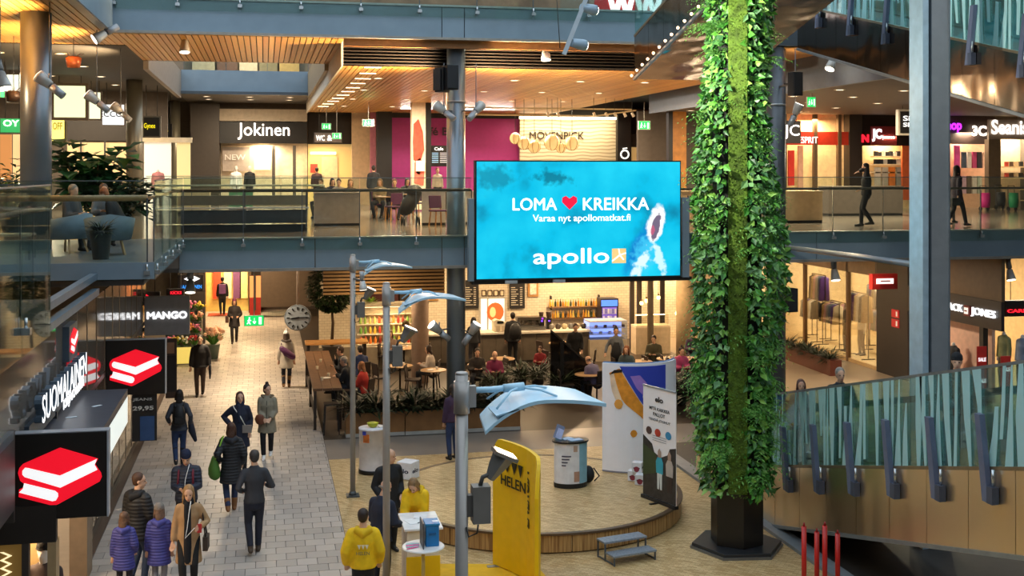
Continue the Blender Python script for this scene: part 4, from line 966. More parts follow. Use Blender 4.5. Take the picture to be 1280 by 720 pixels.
FC = [('pink', 'd87a9a'), ('yellow', 'e0c040'), ('white', 'f0ead8'), ('red', 'c03a3a'), ('peach', 'e8b090'), ('purple', '8a4a8a'), ('orange', 'e08a40')]
k = 0
for t in range(4):
    for j in range(4):
        cn, cc = FC[k % 7]; bouquet('bucket of %s flowers on tier %s, place %s of the flower stand' % (cn, ['one', 'two', 'three', 'four'][t], ['one', 'two', 'three', 'four'][j]), (fb.x-.72+.3*j+.02*t, fb.y+.25+.55*t, .35+.33*t), cc, s=1.35); k += 1
bouquet('large bucket of peach tulips standing on the floor by the flower stand', (fb.x+.75, fb.y+1.2, 0), 'e6b89a', 26, 2.4)
tag(MB().box(fb.x-.2, fb.y+3.2, 0, fb.x+.1, fb.y+3.5, .7).build('tall_planter', M('4a5a3a', .6)), 'green planter box at the back of flower stand', 'planter')
# ---------------------------------------------------------------- far end of the ground floor
struct(MB().box(-3.0, 57.3, 0, 9, 57.5, 4.2).build('wall_far_ground', M('4a4038', .6)))
en = T('shop_entrance', 'bright yellow lit shop entrance at the far end of the walkway', 'shop entrance', AY(287, 385, 57))
e0, e1 = AY(258, 340, 57).x, AY(311, 340, 57).x
MB().box(e0, 57.15, 0, e1, 57.25, 3.2).build('back_wall', M('e8c878', .6), en); MB().box(e0-.1, 56.2, 0, e0, 57.3, 3.4).build('jamb', M('c9a860', .5), en); MB().box(e1, 56.2, 0, e1+.12, 57.3, 3.4).build('jamb', M('5a4a3a', .5), en)
for k, (c, f) in enumerate((('d84a30', .25), ('e0d8c0', .5), ('7a4a7a', .72), ('f0e0a0', .88))): MB().box(e0+(e1-e0)*f-.18, 57.0, .6, e0+(e1-e0)*f+.18, 57.14, 2.3).build('display', M(c, .6), en)
MB().box(e0, 56.3, 3.0, e1, 56.9, 3.1).build('light_panel', E('ffe9b0', 3), en)
area('entrance_lamp', ((e0+e1)/2, 55.9, 3.2), .8, 160, (1, .78, .4))
q0, q1 = G(263, 386), G(291, 386); tag(MB().box(q0.x, 55.2, 0, q1.x, 56.3, .015).build('door_mat', M('a8452c', .9, bump=.4)), 'red door mat before the yellow lit entrance', 'door mat')
op = pthing('display_window', 'orange and red lit shop window at the far corridor corner', 'shop window', 312, 345, 326, 388, 55)
prect(312, 345, 326, 372, 55, .1).build('orange_panel', E('e08a50', .8), op); prect(312, 372, 326, 396, 55, .1).build('red_panel', M('a8261c', .6), op); prect(318, 345, 320, 388, 54.95, .05).build('mullion', CHAR, op)
struct(prect(326, 335, 412, 384, 54, .2).build('wall_far_brown', M('57493c', .6)))
struct(MB().box(-3.2, 46.5, 0, -2.2, 47, 4.2).build('wall_far_left', M('332c28', .6)))
box_sign('dark sign with blue LAAKKONEN lettering and white diamond', 222, 343, 254, 365, 44, M('2a2422', .5), lines=[('LAAKKONEN', 226, 361, 252, 356, E('2f8fe8', 1.3), .01)], hang=4.2)
dm = AY(240, 348.5, 43.9); MB().plate([(0, -.13), (.28, 0), (0, .13), (-.28, 0)], dm, X3, Z3, .03).build('diamond_logo', E('ffffff', 1.2), bpy.data.objects['hanging_sign'])
box_sign('black sign with a red ring behind the MANGO box', 166, 365, 200, 380, 33, M('1a1616', .5), lines=[('O', 170, 379, 187, 367, REDE, .03)], hang=4.2)
box_sign('small black sign with red lettering next to the flower stall', 208, 361, 230, 370, 36, M('1a1616', .5), lines=[('KICKS', 213, 368, 227, 364, REDE, .02)], hang=4.2)
exit_sign('green exit sign hanging over the ground floor walkway', 305, 394, 330, 408, 34, 4.2)
# clock
cp = D(372, 397, 36); ck = T('station_clock', 'round grey wall clock hanging on a pole over the walkway', 'clock', (cp.x, cp.y, cp.z-.4))
ckq = Matrix.Rotation(R(90), 4, 'X')
m = MB().lathe([(.0, -.05), (.39, -.05), (.4, 0), (.39, .05), (0, .05)], n=32, cap=False, sm=False); m.xf(Matrix.Translation(cp) @ ckq); m.build('case', M('8e9498', .4, .3), ck)
m = MB().lathe([(0, 0), (.36, 0), (.36, .01), (0, .01)], n=32, cap=False, sm=False); m.xf(Matrix.Translation(cp-Y3*.05) @ ckq); m.build('dial', M('b4bcc2', .5), ck)
for k in range(12):
    a = k*math.pi/6; dd = Vector((math.sin(a), 0, math.cos(a))); MB().bar(cp-Y3*.067+dd*.24, cp-Y3*.067+dd*.33, .035, .01, up=Y3).build('hour_mark', BLACK, ck)
for a, ln, w in ((R(262), .2, .04), (R(88), .28, .03)):
    dd = Vector((math.sin(a), 0, math.cos(a))); MB().bar(cp-Y3*.072-dd*.05, cp-Y3*.072+dd*ln, w, .01, up=Y3).build('hand', BLACK, ck)
MB().cyl(cp+Z3*.38, (cp.x, cp.y, 4.2), .035, n=10).build('pole', M('9c8878', .4, .3), ck)
# ---------------------------------------------------------------- upper gallery, far wall
struct(MB().box(-16, 57, 5, 13.2, 57.2, 9.8).build('wall_upper_back', M('5d5246', .7)))
# jewellery shop
jk = pthing('shop', 'bright shop with white lettering Jokinen on a black band', 'shopfront', 274, 150, 384, 232, 56)
prect(274, 152, 384, 179, 55.9, .15).build('sign_band', M('17130f', .5), jk); ptext('Jokinen', 297, 174.5, 362, 154, 55.86, E('fff4ec', 1.8), jk, .005)
prect(274, 137, 384, 152, 55.9, .15).build('upper_band', M('b8a890', .6), jk)
prect(276, 179, 384, 250, 56.9, .05).build('back_wall', M('e2cfae', .6), jk); prect(278, 184, 312, 214, 56.6, .05).build('poster_panel', M('a89a8c', .6), jk)
ptext('NEW', 281, 200, 307, 193, 56.55, M('e8e2da', .5), jk, .01)
for x in (340, 366): prect(x, 182, x+4, 250, 56.0, .08).build('mullion', M('5a544c', .5), jk)
prect(318, 186, 338, 212, 56.6, .05).build('door_glow', E('fff0d8', .9), jk)
area('jokinen_lamp', (0, 56.3, 7.8), .9, 120, WARMW)
struct(prect(238, 130, 274, 260, 55.5, .6).build('wall_pillar_dark', M('3d352d', .5)), 'dark square pillar left of the Jokinen sign')
# corridor with WC sign
wc = pthing('corridor', 'yellow lit corridor under the WC sign', 'corridor', 385, 180, 440, 250, 56.8)
prect(385, 180, 440, 262, 56.9, .05).build('back_wall', E('e8c27a', .35), wc); prect(402, 196, 422, 262, 56.8, .05).build('door', M('d8c8a0', .5), wc); prect(388, 190, 420, 193, 56.7, .1).build('light_strip', E('fff2d0', 2), wc)
prect(385, 143, 440, 180, 56.6, .1).build('dark_header', M('332c24', .6), wc); prect(388, 205, 397, 216, 56.7, .05).build('red_display', M('b0402c', .6), wc)
area('corridor_lamp', (2.6, 55.5, 7.8), .6, 80, WARM)
box_sign('grey WC direction sign hanging on the upper gallery', 392, 165, 428, 179, 52, M('7d746c', .5), lines=[('WC', 395, 176, 406, 169, WHE, .01), ('&', 409, 176, 415, 169, WHE, .01)], hang=9.25)
exit_sign('green exit sign left of the WC direction sign', 402, 154, 414, 162, 50, 9.25); exit_sign('green exit sign hanging over the WC direction sign', 415, 166, 427, 174, 48, 9.25); exit_sign('green exit sign beside the magenta cafe', 453, 149, 468, 158, 46, 9.25)
exit_sign('green exit sign right of the blue screen top', 798, 151, 813, 162, 44, 9.25); exit_sign('green exit sign under the right gallery ceiling', 1009, 121, 1020, 134, 32.6, 8.95)
# cafe walls: cream side wall, black pillars, magenta wall
struct(prect(440, 128, 468, 262, 55, .3).build('wall_cream', M('d0b68c', .5)), 'cream wall panel left of the magenta cafe')
struct(prect(463, 120, 471, 262, 54.3, .3).build('wall_pink_edge', M('c87a8a', .5)), 'pink edge panel')
struct(prect(471, 122, 490, 262, 53.5, .4).build('wall_pillar_black', M('1a1714', .5)), 'black pillar left of the magenta wall')
mgw = struct(MB().box(AY(488, 0, 54.5).x, 54.5, 5, AY(652, 0, 54.5).x, 54.7, 9.3).build('wall_magenta', M('b0307e', .55, noise=.05)), 'magenta cafe wall')
prect(488, 122, 652, 147, 54.4, .1).build('dark_band', M('241f1b', .6), mgw)
text('Café Ba', 1.75, .36, (AY(520, 170, 54.35).x, 54.38, AY(540, 169, 54.4).z), X3, Z3, .03, M('3a0c2a', .5), mgw, fat=.012)
pp2 = pthing('poster_pillar', 'white pillar with red brush print in the magenta cafe', 'pillar', 515, 107, 534, 232, 46)
prect(515, 106, 532, 262, 46, .5).build('pillar_face', M('dccab0', .6), pp2); prect(532, 106, 539, 262, 46.02, .4).build('black_edge', BLACK, pp2)
a0 = AY(515, 200, 45.98)
for pts, c in (([(.05, .0), (.3, -.1), (.48, .4), (.42, 1.1), (.25, 1.6), (.06, 1.4), (.03, .7)], 'b8402c'), ([(.08, -.9), (.45, -1.0), (.5, -.2), (.3, .1), (.1, -.1)], 'cc5a48'), ([(.15, -.5), (.3, -.6), (.35, -.2), (.2, -.15)], 'e8c8b0')): MB().plate(pts, a0, X3, Z3, .006).build('red_print', M(c, .7, noise=.3), pp2)
prect(520, 201, 531, 214, 45.9, .03).build('paper_notice', M('e8dcc8', .7), pp2)
mn = box_sign('black menu screen on the magenta cafe wall', 538, 182, 561, 208, 50, M('0d0d10', .3), fr=.5, hang=None, name='menu_screen', cat='screen')
ptext('Cafe', 543, 188, 554, 184, 49.95, E('ffffff', 1), mn)
for k in range(6): prect(540, 191+k*2.3, 548, 191.8+k*2.3, 49.97, .01).build('menu_line', E('9ac8e0', .8), mn); prect(550, 191+k*2.3, 559, 191.8+k*2.3, 49.97, .01).build('menu_line', E('d8d8d8', .6), mn)
MB().box(AY(538, 0, 50).x+.2, 50.18, AY(0, 200, 50).z, AY(538, 0, 50).x+.4, 54.5, AY(0, 195, 50).z).build('wall_arm', BLACK, mn)
# ice cream wall
def wavemat():
    def f(N, L, b, tc):
        w = N.new('ShaderNodeTexWave'); w.bands_direction = 'Z'; w.inputs['Scale'].default_value = 1.9; w.inputs['Distortion'].default_value = 4; w.inputs['Detail Scale'].default_value = .6; w.inputs['Detail'].default_value = 1
        L.new(tc.outputs['Object'], w.inputs['Vector']); rp = N.new('ShaderNodeValToRGB'); cr = rp.color_ramp
        cr.elements[0].position = .1; cr.elements[0].color = (*rgb('b8a682'), 1); cr.elements[1].position = .45; cr.elements[1].color = (*rgb('e4d6b4'), 1)
        L.new(w.outputs['Fac'], rp.inputs['Fac']); L.new(rp.outputs['Color'], b.inputs['Base Color'])
    return texmat('wavy_wall', .5, f)
mv = struct(prect(650, 147, 772, 262, 54, .2).build('wall_wavy', wavemat()), 'cream wavy wall with MÖVENPICK lettering')
ptext('MÖVENPICK', 662, 174, 730, 163, 53.96, M('2c241c', .4), mv, .0)
prect(650, 122, 790, 147, 54.0, .15).build('dark_band', M('2a251f', .6), mv); prect(650, 146.5, 772, 148.5, 53.7, .2).build('light_slot', E('fff0cc', 3), mv)
area('wall_wash', (AY(711, 0, 53).x, 53.2, 9.0), 4.5, 150, WARMW, sy=.2)
area('magenta_wash', (AY(570, 0, 52).x, 51.5, 9.1), 5, 420, NEUT, (R(-25), 0, 0), sy=.4)
struct(prect(772, 145, 789, 262, 53.5, .3).build('wall_pillar_logo', M('1c1917', .5)), 'black pillar with a ring logo')
ol = AY(781, 193, 53.45); m = MB().tube([ol+Vector((math.cos(a)*.19, 0, math.sin(a)*.19)) for a in [i*math.pi/8 for i in range(17)]], .035, 6); m.bar(ol+Vector((-.1, 0, .27)), ol+Vector((.12, 0, .3)), .03, .05)
tag(m.build('ring_logo', E('f0eee8', 1.2)), 'white ring logo on the black pillar above the screen', 'sign')
struct(prect(789, 168, 842, 262, 53.8, .1).build('wall_dark_shop', M('2a2420', .6)))
lt = pthing('display_window', 'warm lit shop window right of the ring logo pillar', 'shop window', 790, 183, 840, 202, 53.6)
prect(790, 184, 806, 258, 53.6, .1).build('shelf_panel', E('c09a60', .45), lt); prect(810, 184, 838, 258, 53.6, .1).build('shelf_panel', E('d0a870', .5), lt); prect(806, 170, 810, 240, 53.5, .1).build('mullion', BLACK, lt)
wcN = struct(prect(840, 110, 858, 262, 44, .4).build('wall_pillar_wood', M('a8702c', .45, noise=.3, scale=3)), 'wood clad pillar')
prect(836, 110, 841, 262, 43.95, .3).build('black_edge', BLACK, wcN)
nw = pthing('shop', 'red shop with white NEW lettering behind the plant column', 'shopfront', 858, 110, 965, 240, 48)
prect(858, 120, 965, 132, 48, .2).build('red_ceiling_band', M('a83a20', .5), nw); prect(858, 164, 965, 184, 48, .2).build('red_sign_band', E('d81438', .7), nw); ptext('NEW YORKER', 860, 181, 962, 167, 47.96, E('ffd8dc', 1.3), nw, .03)
prect(858, 184, 965, 262, 48.6, .1).build('back_wall', M('d8b890', .6), nw); prect(858, 132, 965, 164, 48.3, .1).build('dark_band', M('3a2420', .6), nw)
for k in range(9): prect(861+k*11, 196+(k % 3)*4, 869+k*11, 212+(k % 2)*6, 48.4, .12).build('display', M(['c8b8a0', '8a3a2a', 'e0d0b0', '5a4a44', 'd06a7a', 'e8e0d0', '3a3a44', 'b08a50', 'c0c0b8'][k], .7), nw)
area('new_lamp', (AY(910, 0, 46).x, 46.5, 8.6), .8, 160, WARMW)
# globe lamp cluster
GLB = texmat('paper_globe', .6, lambda N, L, b, tc: (b.inputs['Base Color'].__setattr__('default_value', (*rgb('e8d8b0'), 1)), b.inputs['Emission Color'].__setattr__('default_value', (*rgb('f0c070'), 1)), b.inputs['Emission Strength'].__setattr__('default_value', .4)))
for k, (x, y, r) in enumerate([(644, 173, 7), (655, 179, 8), (668, 183, 8), (690, 178, 10), (715, 179, 9), (701, 185, 6)]):
    p = D(x, y, 44); rr = r*44/F_PX; gl = T('globe_lamp', '%s woven cream globe lamp of the cluster above the screen' % ['leftmost', 'second', 'third', 'largest', 'rightmost', 'smallest'][k], 'lamp', p-Z3*rr, group='woven globe lamps')
    MB().ball(p, rr, 16).build('globe', GLB, gl); MB().cyl(p+Z3*rr, (p.x, p.y, 9.25), .01, n=6).build('cord', CHAR, gl)
    for a in range(3): 
        MB().tube([p+Matrix.Rotation(a*1.05, 3, 'Z') @ Vector((math.cos(t)*rr*1.01, 0, math.sin(t)*rr*1.01)) for t in [i*math.pi/8 for i in range(17)]], .012, 4).build('rib', M('a8843c', .6), gl)
# light track in front of the ice cream wall
tk = T('light_track', 'pale light track with small spotlights above the ice cream wall', 'light track', AY(690, 140, 40))
for (xa, ya, xb, yb) in ((560, 134, 790, 137), (560, 143, 745, 145), (745, 145, 795, 138)):
    MB().bar(AY(xa, ya, 42), AY(xb, yb, 42), .05, .05).build('track', M('d8c8a0', .5), tk)
for x in (684, 697, 742, 757, 768, 780, 790): 
    p = AY(x, 141, 41.9); MB().cyl(p, p+Vector((.05, -.05, -.14)), .05, .06, n=8).build('spot_head', M('e8e0cc', .5), tk); MB().cyl(p, (p.x, p.y, 9.25), .008, n=5).build('hanger', CHAR, tk)
# dark guarding of the escalator well in front of the jewellery shop
ew = T('escalator_guard', 'dark steel escalator well guard with pale rails before the jewellery shop', 'guard rail', AY(302, 285, 31.5))
prect(226, 262, 384, 280, 31.5, .12).build('lower_panel', M('3d4246', .4, .3), ew); prect(224, 258.5, 386, 261.5, 31.4, .16).build('pale_rail', M('b8b2a4', .4), ew); prect(226, 280, 384, 291, 31.55, .1).build('base_gap', M('16181a', .5), ew)
prect(226, 236, 384, 240, 37.8, .12).build('upper_rail', M('a89a80', .4), ew); prect(226, 244, 384, 257, 36.5, .12).build('upper_panel', M('555a58', .4, .2), ew)
for x in (226, 305, 382): prect(x, 236, x+2, 285, 31.45, .08).build('post', M('4a4e50', .4, .3), ew)
# ---------------------------------------------------------------- upper gallery left: hanging sign boxes
WF = M('6a5a48', .5)
box_sign('tall white light box sign at the far left of the upper gallery', 7, 92, 29, 129, 40, E('eef4dc', 1.0), WF, 1.5, hang=9.78)
gs = box_sign('green shop sign with round white letters at the left edge', 0, 148, 29, 166, 38, E('0f8a4a', .9), M('0a6a3a', .5), .6, lines=[('OY', 4, 158, 24, 150, E('e8fff0', 1.2), .02)], hang=9.78)
box_sign('small green cross light box at the left picture edge', 0, 105, 6, 122, 36, E('18b060', 1.0), WF, .5, hang=9.78)
box_sign('large pale green light box sign behind the thick column', 64, 104, 110, 150, 42, E('e2ecc0', .95), WF, 3.5, hang=9.78)
box_sign('narrow pale light box sign beside the large one', 110, 114, 127, 150, 44, E('eef2d0', 1.0), WF, 1.6, hang=9.78)
box_sign('white light box sign with dark ECCO lettering', 127, 130, 156, 157, 45, E('eef0f0', 1.0), WF, 1, lines=[('ECCO', 124.5, 146, 153, 139, M('20242c', .5), .005)], hang=9.78)
box_sign('black hanging sign with yellow script lettering', 178, 145, 201, 172, 46, M('14120c', .5), M('6a6454', .5), 2, lines=[('Gynee', 180, 162, 194, 154, E('e8d818', 1.1), .0)], hang=9.78)
box_sign('small black sign with yellow script farther back', 203, 155, 215, 172, 52, M('14120c', .5), BLACK, .5, lines=[('Gyn', 205, 166, 210, 161, E('e8d818', 1.0), .0)], hang=9.78)
ls = struct(MB().box(-16, 50, 5, AY(238, 0, 50).x-.9, 50.2, 9.78).build('wall_left_shops_upper', M('5a5046', .7)))
lw = pthing('display_window', 'bright shop window with a mannequin between the left columns', 'shop window', 178, 176, 238, 225, 49.6)
prect(180, 178, 214, 263, 49.8, .05).build('back_wall', E('e8dcc8', .6), lw); prect(178, 172, 240, 178, 49.7, .2).build('header', M('d8c8a8', .6), lw); prect(221, 178, 238, 263, 49.8, .05).build('side_panel', E('e0c890', .5), lw)
l2 = pthing('display_window', 'shop window with yellow letter panels behind the fig tree', 'shop window', 64, 148, 160, 225, 49.6)
prect(64, 150, 80, 176, 49.7, .1).build('yellow_panel', E('e8e070', .8), l2); prect(84, 150, 158, 176, 49.7, .1).build('dark_panel', M('2e2822', .5), l2); prect(84, 178, 158, 263, 49.8, .05).build('back_wall', E('d0b080', .45), l2)
ptext('OFF', 66, 162, 78, 153, 49.65, M('9a8a10', .5), l2, .02); prect(100, 176, 102, 263, 49.6, .05).build('mullion', CHAR, l2); prect(130, 176, 132, 263, 49.6, .05).build('mullion', CHAR, l2)
l3 = pthing('display_window', 'orange lit shop window under the green sign', 'shop window', 0, 168, 30, 225, 40)
prect(0, 168, 14, 275, 40, .1).build('orange_panel', E('c88a50', .6), l3); prect(16, 168, 28, 275, 40, .1).build('light_panel', E('e8c890', .7), l3)
area('left_shop_lamp', (-6, 47.5, 9.5), .9, 160, WARMW)
# copper pendant lamps
for k, (x, y, Y, top) in enumerate([(92, 78, 30, 9.8), (17, 121, 30, 9.8)]):
    p = AY(x, y, Y); r = T('pendant_lamp', ['copper wire pendant lamp glowing above the left balcony', 'dark wire pendant lamp before the white light box'][k], 'lamp', p-Z3*.13)
    MB().lathe([(.12, .14), (.19, .10), (.15, -.12), (.14, -.12), (.18, .1)], p, 12, cap=False).build('shade', M(['c86a3c', '4a3a30'][k], .4, .4), r); MB().ball(p-Z3*.02, .06, 10).build('bulb', E('ffe0a0', 8), r); MB().cyl(p+Z3*.13, (p.x, p.y, top), .008, n=6).build('cord', BLACK, r)
    for j in range(10):
        a = j*.628; MB().bar(p+Vector((math.cos(a)*.12, math.sin(a)*.12, .14)), p+Vector((math.cos(a)*.24, math.sin(a)*.24, .22)), .008, .008).build('wire', M('8a5a3c', .4, .4), r)
# ---------------------------------------------------------------- upper gallery right: shops
WY = 45.0
rw = struct(MB().box(14.8, WY+.8, 5, 32, WY+1, 9.0).build('wall_upper_right', M('4d443b', .7)))
es = pthing('shop', 'warm lit ESPRIT clothes shop on the right upper gallery', 'shopfront', 985, 133, 1062, 262, WY)
prect(984, 132, 1062, 262, WY+.7, .05).build('back_wall', M('ecd2a0', .6), es); prect(984, 165, 1080, 181, WY, .12).build('red_band', M('b8321c', .5), es)
for x in (1018, 1048): prect(x, 132, x+4, 262, WY-.05, .2).build('mullion', M('5a4632', .5), es)
ptext('ESPRIT', 998, 179, 1022, 171, WY-.04, E('ffffff', 1.1), es, .0); prect(986, 188, 993, 232, WY+.3, .1).build('red_stand', M('c02a1c', .6), es); prect(998, 182, 1004, 260, WY+.2, .1).build('pink_pillar', M('c89a80', .6), es)
area('esprit_lamp', (AY(1020, 0, WY).x, WY+.1, 8.7), .8, 150, WARM)
box_sign('black box sign with thick white JC lettering', 979, 151, 1001, 179, 40, M('120f0e', .4), BLACK, .3, lines=[('JC', 980, 174, 999, 156, E('ffffff', 1.4), .0)], hang=8.9)
struct(prect(1062, 128, 1078, 262, WY-.1, .5).build('wall_pillar_right', M('2a221e', .5)), 'dark pillar between the right shops')
on = pthing('shop', 'dark red shop front with white logo on the right upper gallery', 'shopfront', 1078, 135, 1142, 262, WY)
prect(1078, 134, 1142, 182, WY, .1).build('dark_glass', M('241c1a', .15), on); prect(1089, 158, 1121, 181, WY-.1, .08).build('red_sign', M('6a1a1c', .5), on); ptext('JC', 1090, 177, 1102, 161, WY-.14, E('ffffff', 1.5), on, .05); ptext('jonson', 1103, 175, 1118, 169, WY-.14, E('ffffff', 1.1), on, .0); ptext('N', 1077, 178, 1086, 168, WY-.1, REDE, on, .05)
prect(1078, 182, 1142, 262, WY+.7, .05).build('back_wall', M('e0c494', .6), on); 
for k in range(3): prect(1092, 195+k*10, 1128, 196.5+k*10, WY+.3, .3).build('shelf', M('f0e0c0', .5), on)
for k in range(7): tag(prect(1094+k*4.7, 190 if k % 2 else 189, 1097.5+k*4.7, 195, WY+.35, .15).build('shoe_box', M(['20242c', '2c3038', 'e0dcd0'][k % 3], .6)), '%s folded jeans from the left on the upper shelf of the right shop' % W(k+1), 'clothes', 'folded jeans on the right shop shelf')
for k in range(6): tag(prect(1094+k*5.4, 199, 1098.5+k*5.4, 205, WY+.35, .15).build('folded_clothes', M(['1c2028', '262a34', 'd0ccc4'][k % 3], .7)), '%s folded jeans from the left on the second shelf of the right shop' % W(k+1), 'clothes', 'folded jeans on the right shop second shelf')
for k in range(4): tag(prect(1094+k*9, 209, 1101+k*9, 232, WY+.3, .1).build('garment', M(['c8c0b4', 'b4aca0', 'd87a30', '8a8a84'][k], .8)), '%s shirt hanging under the shelves of the right upper shop' % ['white', 'light grey', 'orange', 'dark grey'][k], 'clothes', 'shirts under the right shop shelves')
prect(1128, 180, 1140, 250, WY+.2, .1).build('orange_display', M('c05a2c', .6), on)
area('on_lamp', (AY(1110, 0, WY).x, WY+.2, 8.0), .7, 110, WARM)
box_sign('white framed black sign reading Siev Shoe beside the steel pillar', 1123, 137, 1158, 169, 38, M('1c1a18', .4), M('b8b0a0', .5), 2.5, lines=[('Sievi', 1129, 151, 1153, 145, E('ffffff', 1.1), .0), ('Shop', 1129, 160, 1153, 153.5, E('ffffff', 1.1), .0)], hang=8.9)
sp = pthing('shop', 'clothes shop with purple neon shop lettering right of the pillar', 'shopfront', 1180, 140, 1240, 262, WY)
prect(1180, 140, 1244, 180, WY+.1, .1).build('dark_band', M('3a2c28', .5), sp); ptext('shop', 1178, 166, 1202, 150, WY-.04, E('c030f0', 1.6), sp, .03); ptext('3C', 1215, 170, 1233, 157, WY-.04, E('fff4e8', 1.6), sp, .04)
prect(1180, 180, 1240, 262, WY+.7, .05).build('back_wall', M('d8a888', .6), sp); prect(1178, 182, 1186, 240, WY+.3, .1).build('pink_pillar', M('e07aa8', .6), sp); prect(1194, 182, 1200, 235, WY+.3, .1).build('pink_pillar', M('d04a98', .6), sp)
for k in range(9): tag(prect(1203+(k % 5)*6.5, 190+(k//5)*30, 1208+(k % 5)*6.5, 210+(k//5)*32, WY+.3, .1).build('garment', M(['3a4a5a', 'd8d0c8', 'b03a6a', '2c2c34', 'e8c0a8', 'c8a0b0', '6a5a4a', 'd0c4b8', 'a8b0a0'][k], .8)), '%s garment hanging in the purple neon shop' % ['slate blue', 'white', 'magenta', 'black', 'peach', 'dusty pink', 'brown', 'cream', 'sage'][k], 'clothes', 'garments in the purple neon shop')
area('sp_lamp', (AY(1208, 0, WY).x, WY+.2, 8.2), .7, 110, WARMW)
cn = pthing('shop', 'shop with large black and white lettering at the right edge', 'shopfront', 1240, 140, 1300, 262, WY-.5)
prect(1236, 150, 1300, 174, WY-.6, .1).build('sign_band', M('8a7a6a', .5), cn); ptext('Seanista', 1239, 168, 1300, 150, WY-.66, E('f8f2ea', 1.1), cn, .03); prect(1240, 174, 1300, 262, WY+.6, .05).build('back_wall', M('e8d0a8', .6), cn); prect(1236, 174, 1251, 262, WY-.5, .3).build('pillar', M('6a5c4a', .5), cn)
for k in range(4): prect(1254, 208+k*14, 1296, 209.5+k*14, WY+.2, .3).build('shelf', M('d8c090', .5), cn)
for k in range(10): tag(prect(1257+(k % 5)*6, 202+(k//5)*14, 1261+(k % 5)*6, 208+(k//5)*14, WY+.25, .1).build('shoe', M(['a83a2c', '4a3a2c', 'c8b088', '2a2a2a', '8a6a4a'][k % 5], .6)), '%s shoe on the %s shelf at the right edge of the upper gallery' % (['red', 'brown', 'beige', 'black', 'tan'][k % 5], ['top', 'second'][k//5]), 'shoe', 'shoes on the right edge shelves')
area('cn_lamp', (AY(1268, 0, WY).x, WY, 8.4), .7, 110, WARMW)
# ================================================================== STAGE AND PROMOTION THINGS
SZ = .356
def arcwall(root, nm, pts, z0, z1, t, mat, top=None):
    """vertical sheet through plan points, thickness t to the left of travel"""
    P = [Vector((x, y, 0)) for x, y in pts]; n = len(P); N_ = []
    for i in range(n):
        d = (P[min(i+1, n-1)]-P[max(i-1, 0)]).normalized(); N_.append(Vector((-d.y, d.x, 0)))
    mb = MB(); vs = []
    for i in range(n):
        zt = z1 if top is None else top(i/(n-1)); q = P[i]+N_[i]*t
        vs += [(P[i].x, P[i].y, z0), (q.x, q.y, z0), (q.x, q.y, zt), (P[i].x, P[i].y, zt)]
    fs = [[4*i+k, 4*i+(k+1) % 4, 4*i+4+(k+1) % 4, 4*i+4+k] for i in range(n-1) for k in range(4)]+[[0, 3, 2, 1], [4*n-4, 4*n-3, 4*n-2, 4*n-1]]
    mb.add(vs, fs, 0, False); return mb.build(nm, mat, root)
def lerp(pts, t):
    k = t*(len(pts)-1); i = min(int(k), len(pts)-2); f = k-i; a, b = pts[i], pts[i+1]; return (a[0]+(b[0]-a[0])*f, a[1]+(b[1]-a[1])*f)
# curved pop-up backdrop
c0 = G(762, 588, SZ); c1 = G(822, 603, SZ)
bd = T('popup_backdrop', 'tall curved white backdrop with splashing orange and blue print on the stage', 'backdrop', (c0.x+.3, c0.y, SZ))
Rb = 1.05; cc = Vector((c0.x+.62, c0.y+.70, 0))
arc = [(cc.x+Rb*math.cos(R(a)), cc.y+Rb*math.sin(R(a))) for a in range(222, 328, 5)]
BH = 2.25
arcwall(bd, 'sheet', arc, SZ, SZ+BH, .05, M('fbf8fc', .5, noise=.02))
arcwall(bd, 'top_rail', [(cc.x+(Rb-.045)*math.cos(R(a)), cc.y+(Rb-.045)*math.sin(R(a))) for a in range(222, 328, 5)], SZ+BH, SZ+BH+.02, .03, M('5a7fb0', .4))
arcwall(bd, 'base_edge', [(cc.x+(Rb+.004)*math.cos(R(a)), cc.y+(Rb+.004)*math.sin(R(a))) for a in range(222, 328, 5)], SZ, SZ+.03, .01, M('8a8690', .5))
arcwall(bd, 'blue_lining', [(cc.x+(Rb-.06)*math.cos(R(a)), cc.y+(Rb-.06)*math.sin(R(a))) for a in range(222, 345, 5)], SZ+.9, SZ+BH+.01, .02, M('4a78b8', .5))
def on_arc(pts, nm, mat, off=.006):
    """print patch given as (angle, height) outline, laid on the curved sheet in narrow strips"""
    a0, a1 = min(p[0] for p in pts), max(p[0] for p in pts); n = max(4, int((a1-a0)/1.2)); k = len(pts); rows = []
    for i in range(n+1):
        a = a0+(a1-a0)*(i+(.02 if i == 0 else -.02 if i == n else 0))/n; zs = []
        for j in range(k):
            (xa, za), (xb, zb) = pts[j], pts[(j+1) % k]
            if (xa-a)*(xb-a) <= 0 and abs(xa-xb) > 1e-6: zs.append(za+(zb-za)*(a-xa)/(xb-xa))
        d = Vector((math.cos(R(a)), math.sin(R(a)), 0)); zs = zs or [0]
        rows.append([cc+d*(Rb+off)+Z3*(SZ+min(zs)), cc+d*(Rb+off)+Z3*(SZ+max(zs)), cc+d*(Rb+off-.004)+Z3*(SZ+max(zs)), cc+d*(Rb+off-.004)+Z3*(SZ+min(zs))])
    vs = [v for r in rows for v in r]
    return MB().add(vs, [[4*i+q, 4*i+4+q, 4*i+4+(q+1) % 4, 4*i+(q+1) % 4] for i in range(n) for q in range(4)]+[[0, 1, 2, 3], [4*n+3, 4*n+2, 4*n+1, 4*n]]).build(nm, mat, bd)
vio = texmat('violet_print', .5, lambda N, L, b, tc: b.inputs['Base Color'].__setattr__('default_value', (*rgb('3a4ac0'), 1)))
ub = [(243, 2.2), (300, 2.2), (300, .95), (288, 1.02), (278, 1.2), (266, 1.5), (254, 1.85)]
on_arc(ub[::-1], 'blue_print', vio, .008)
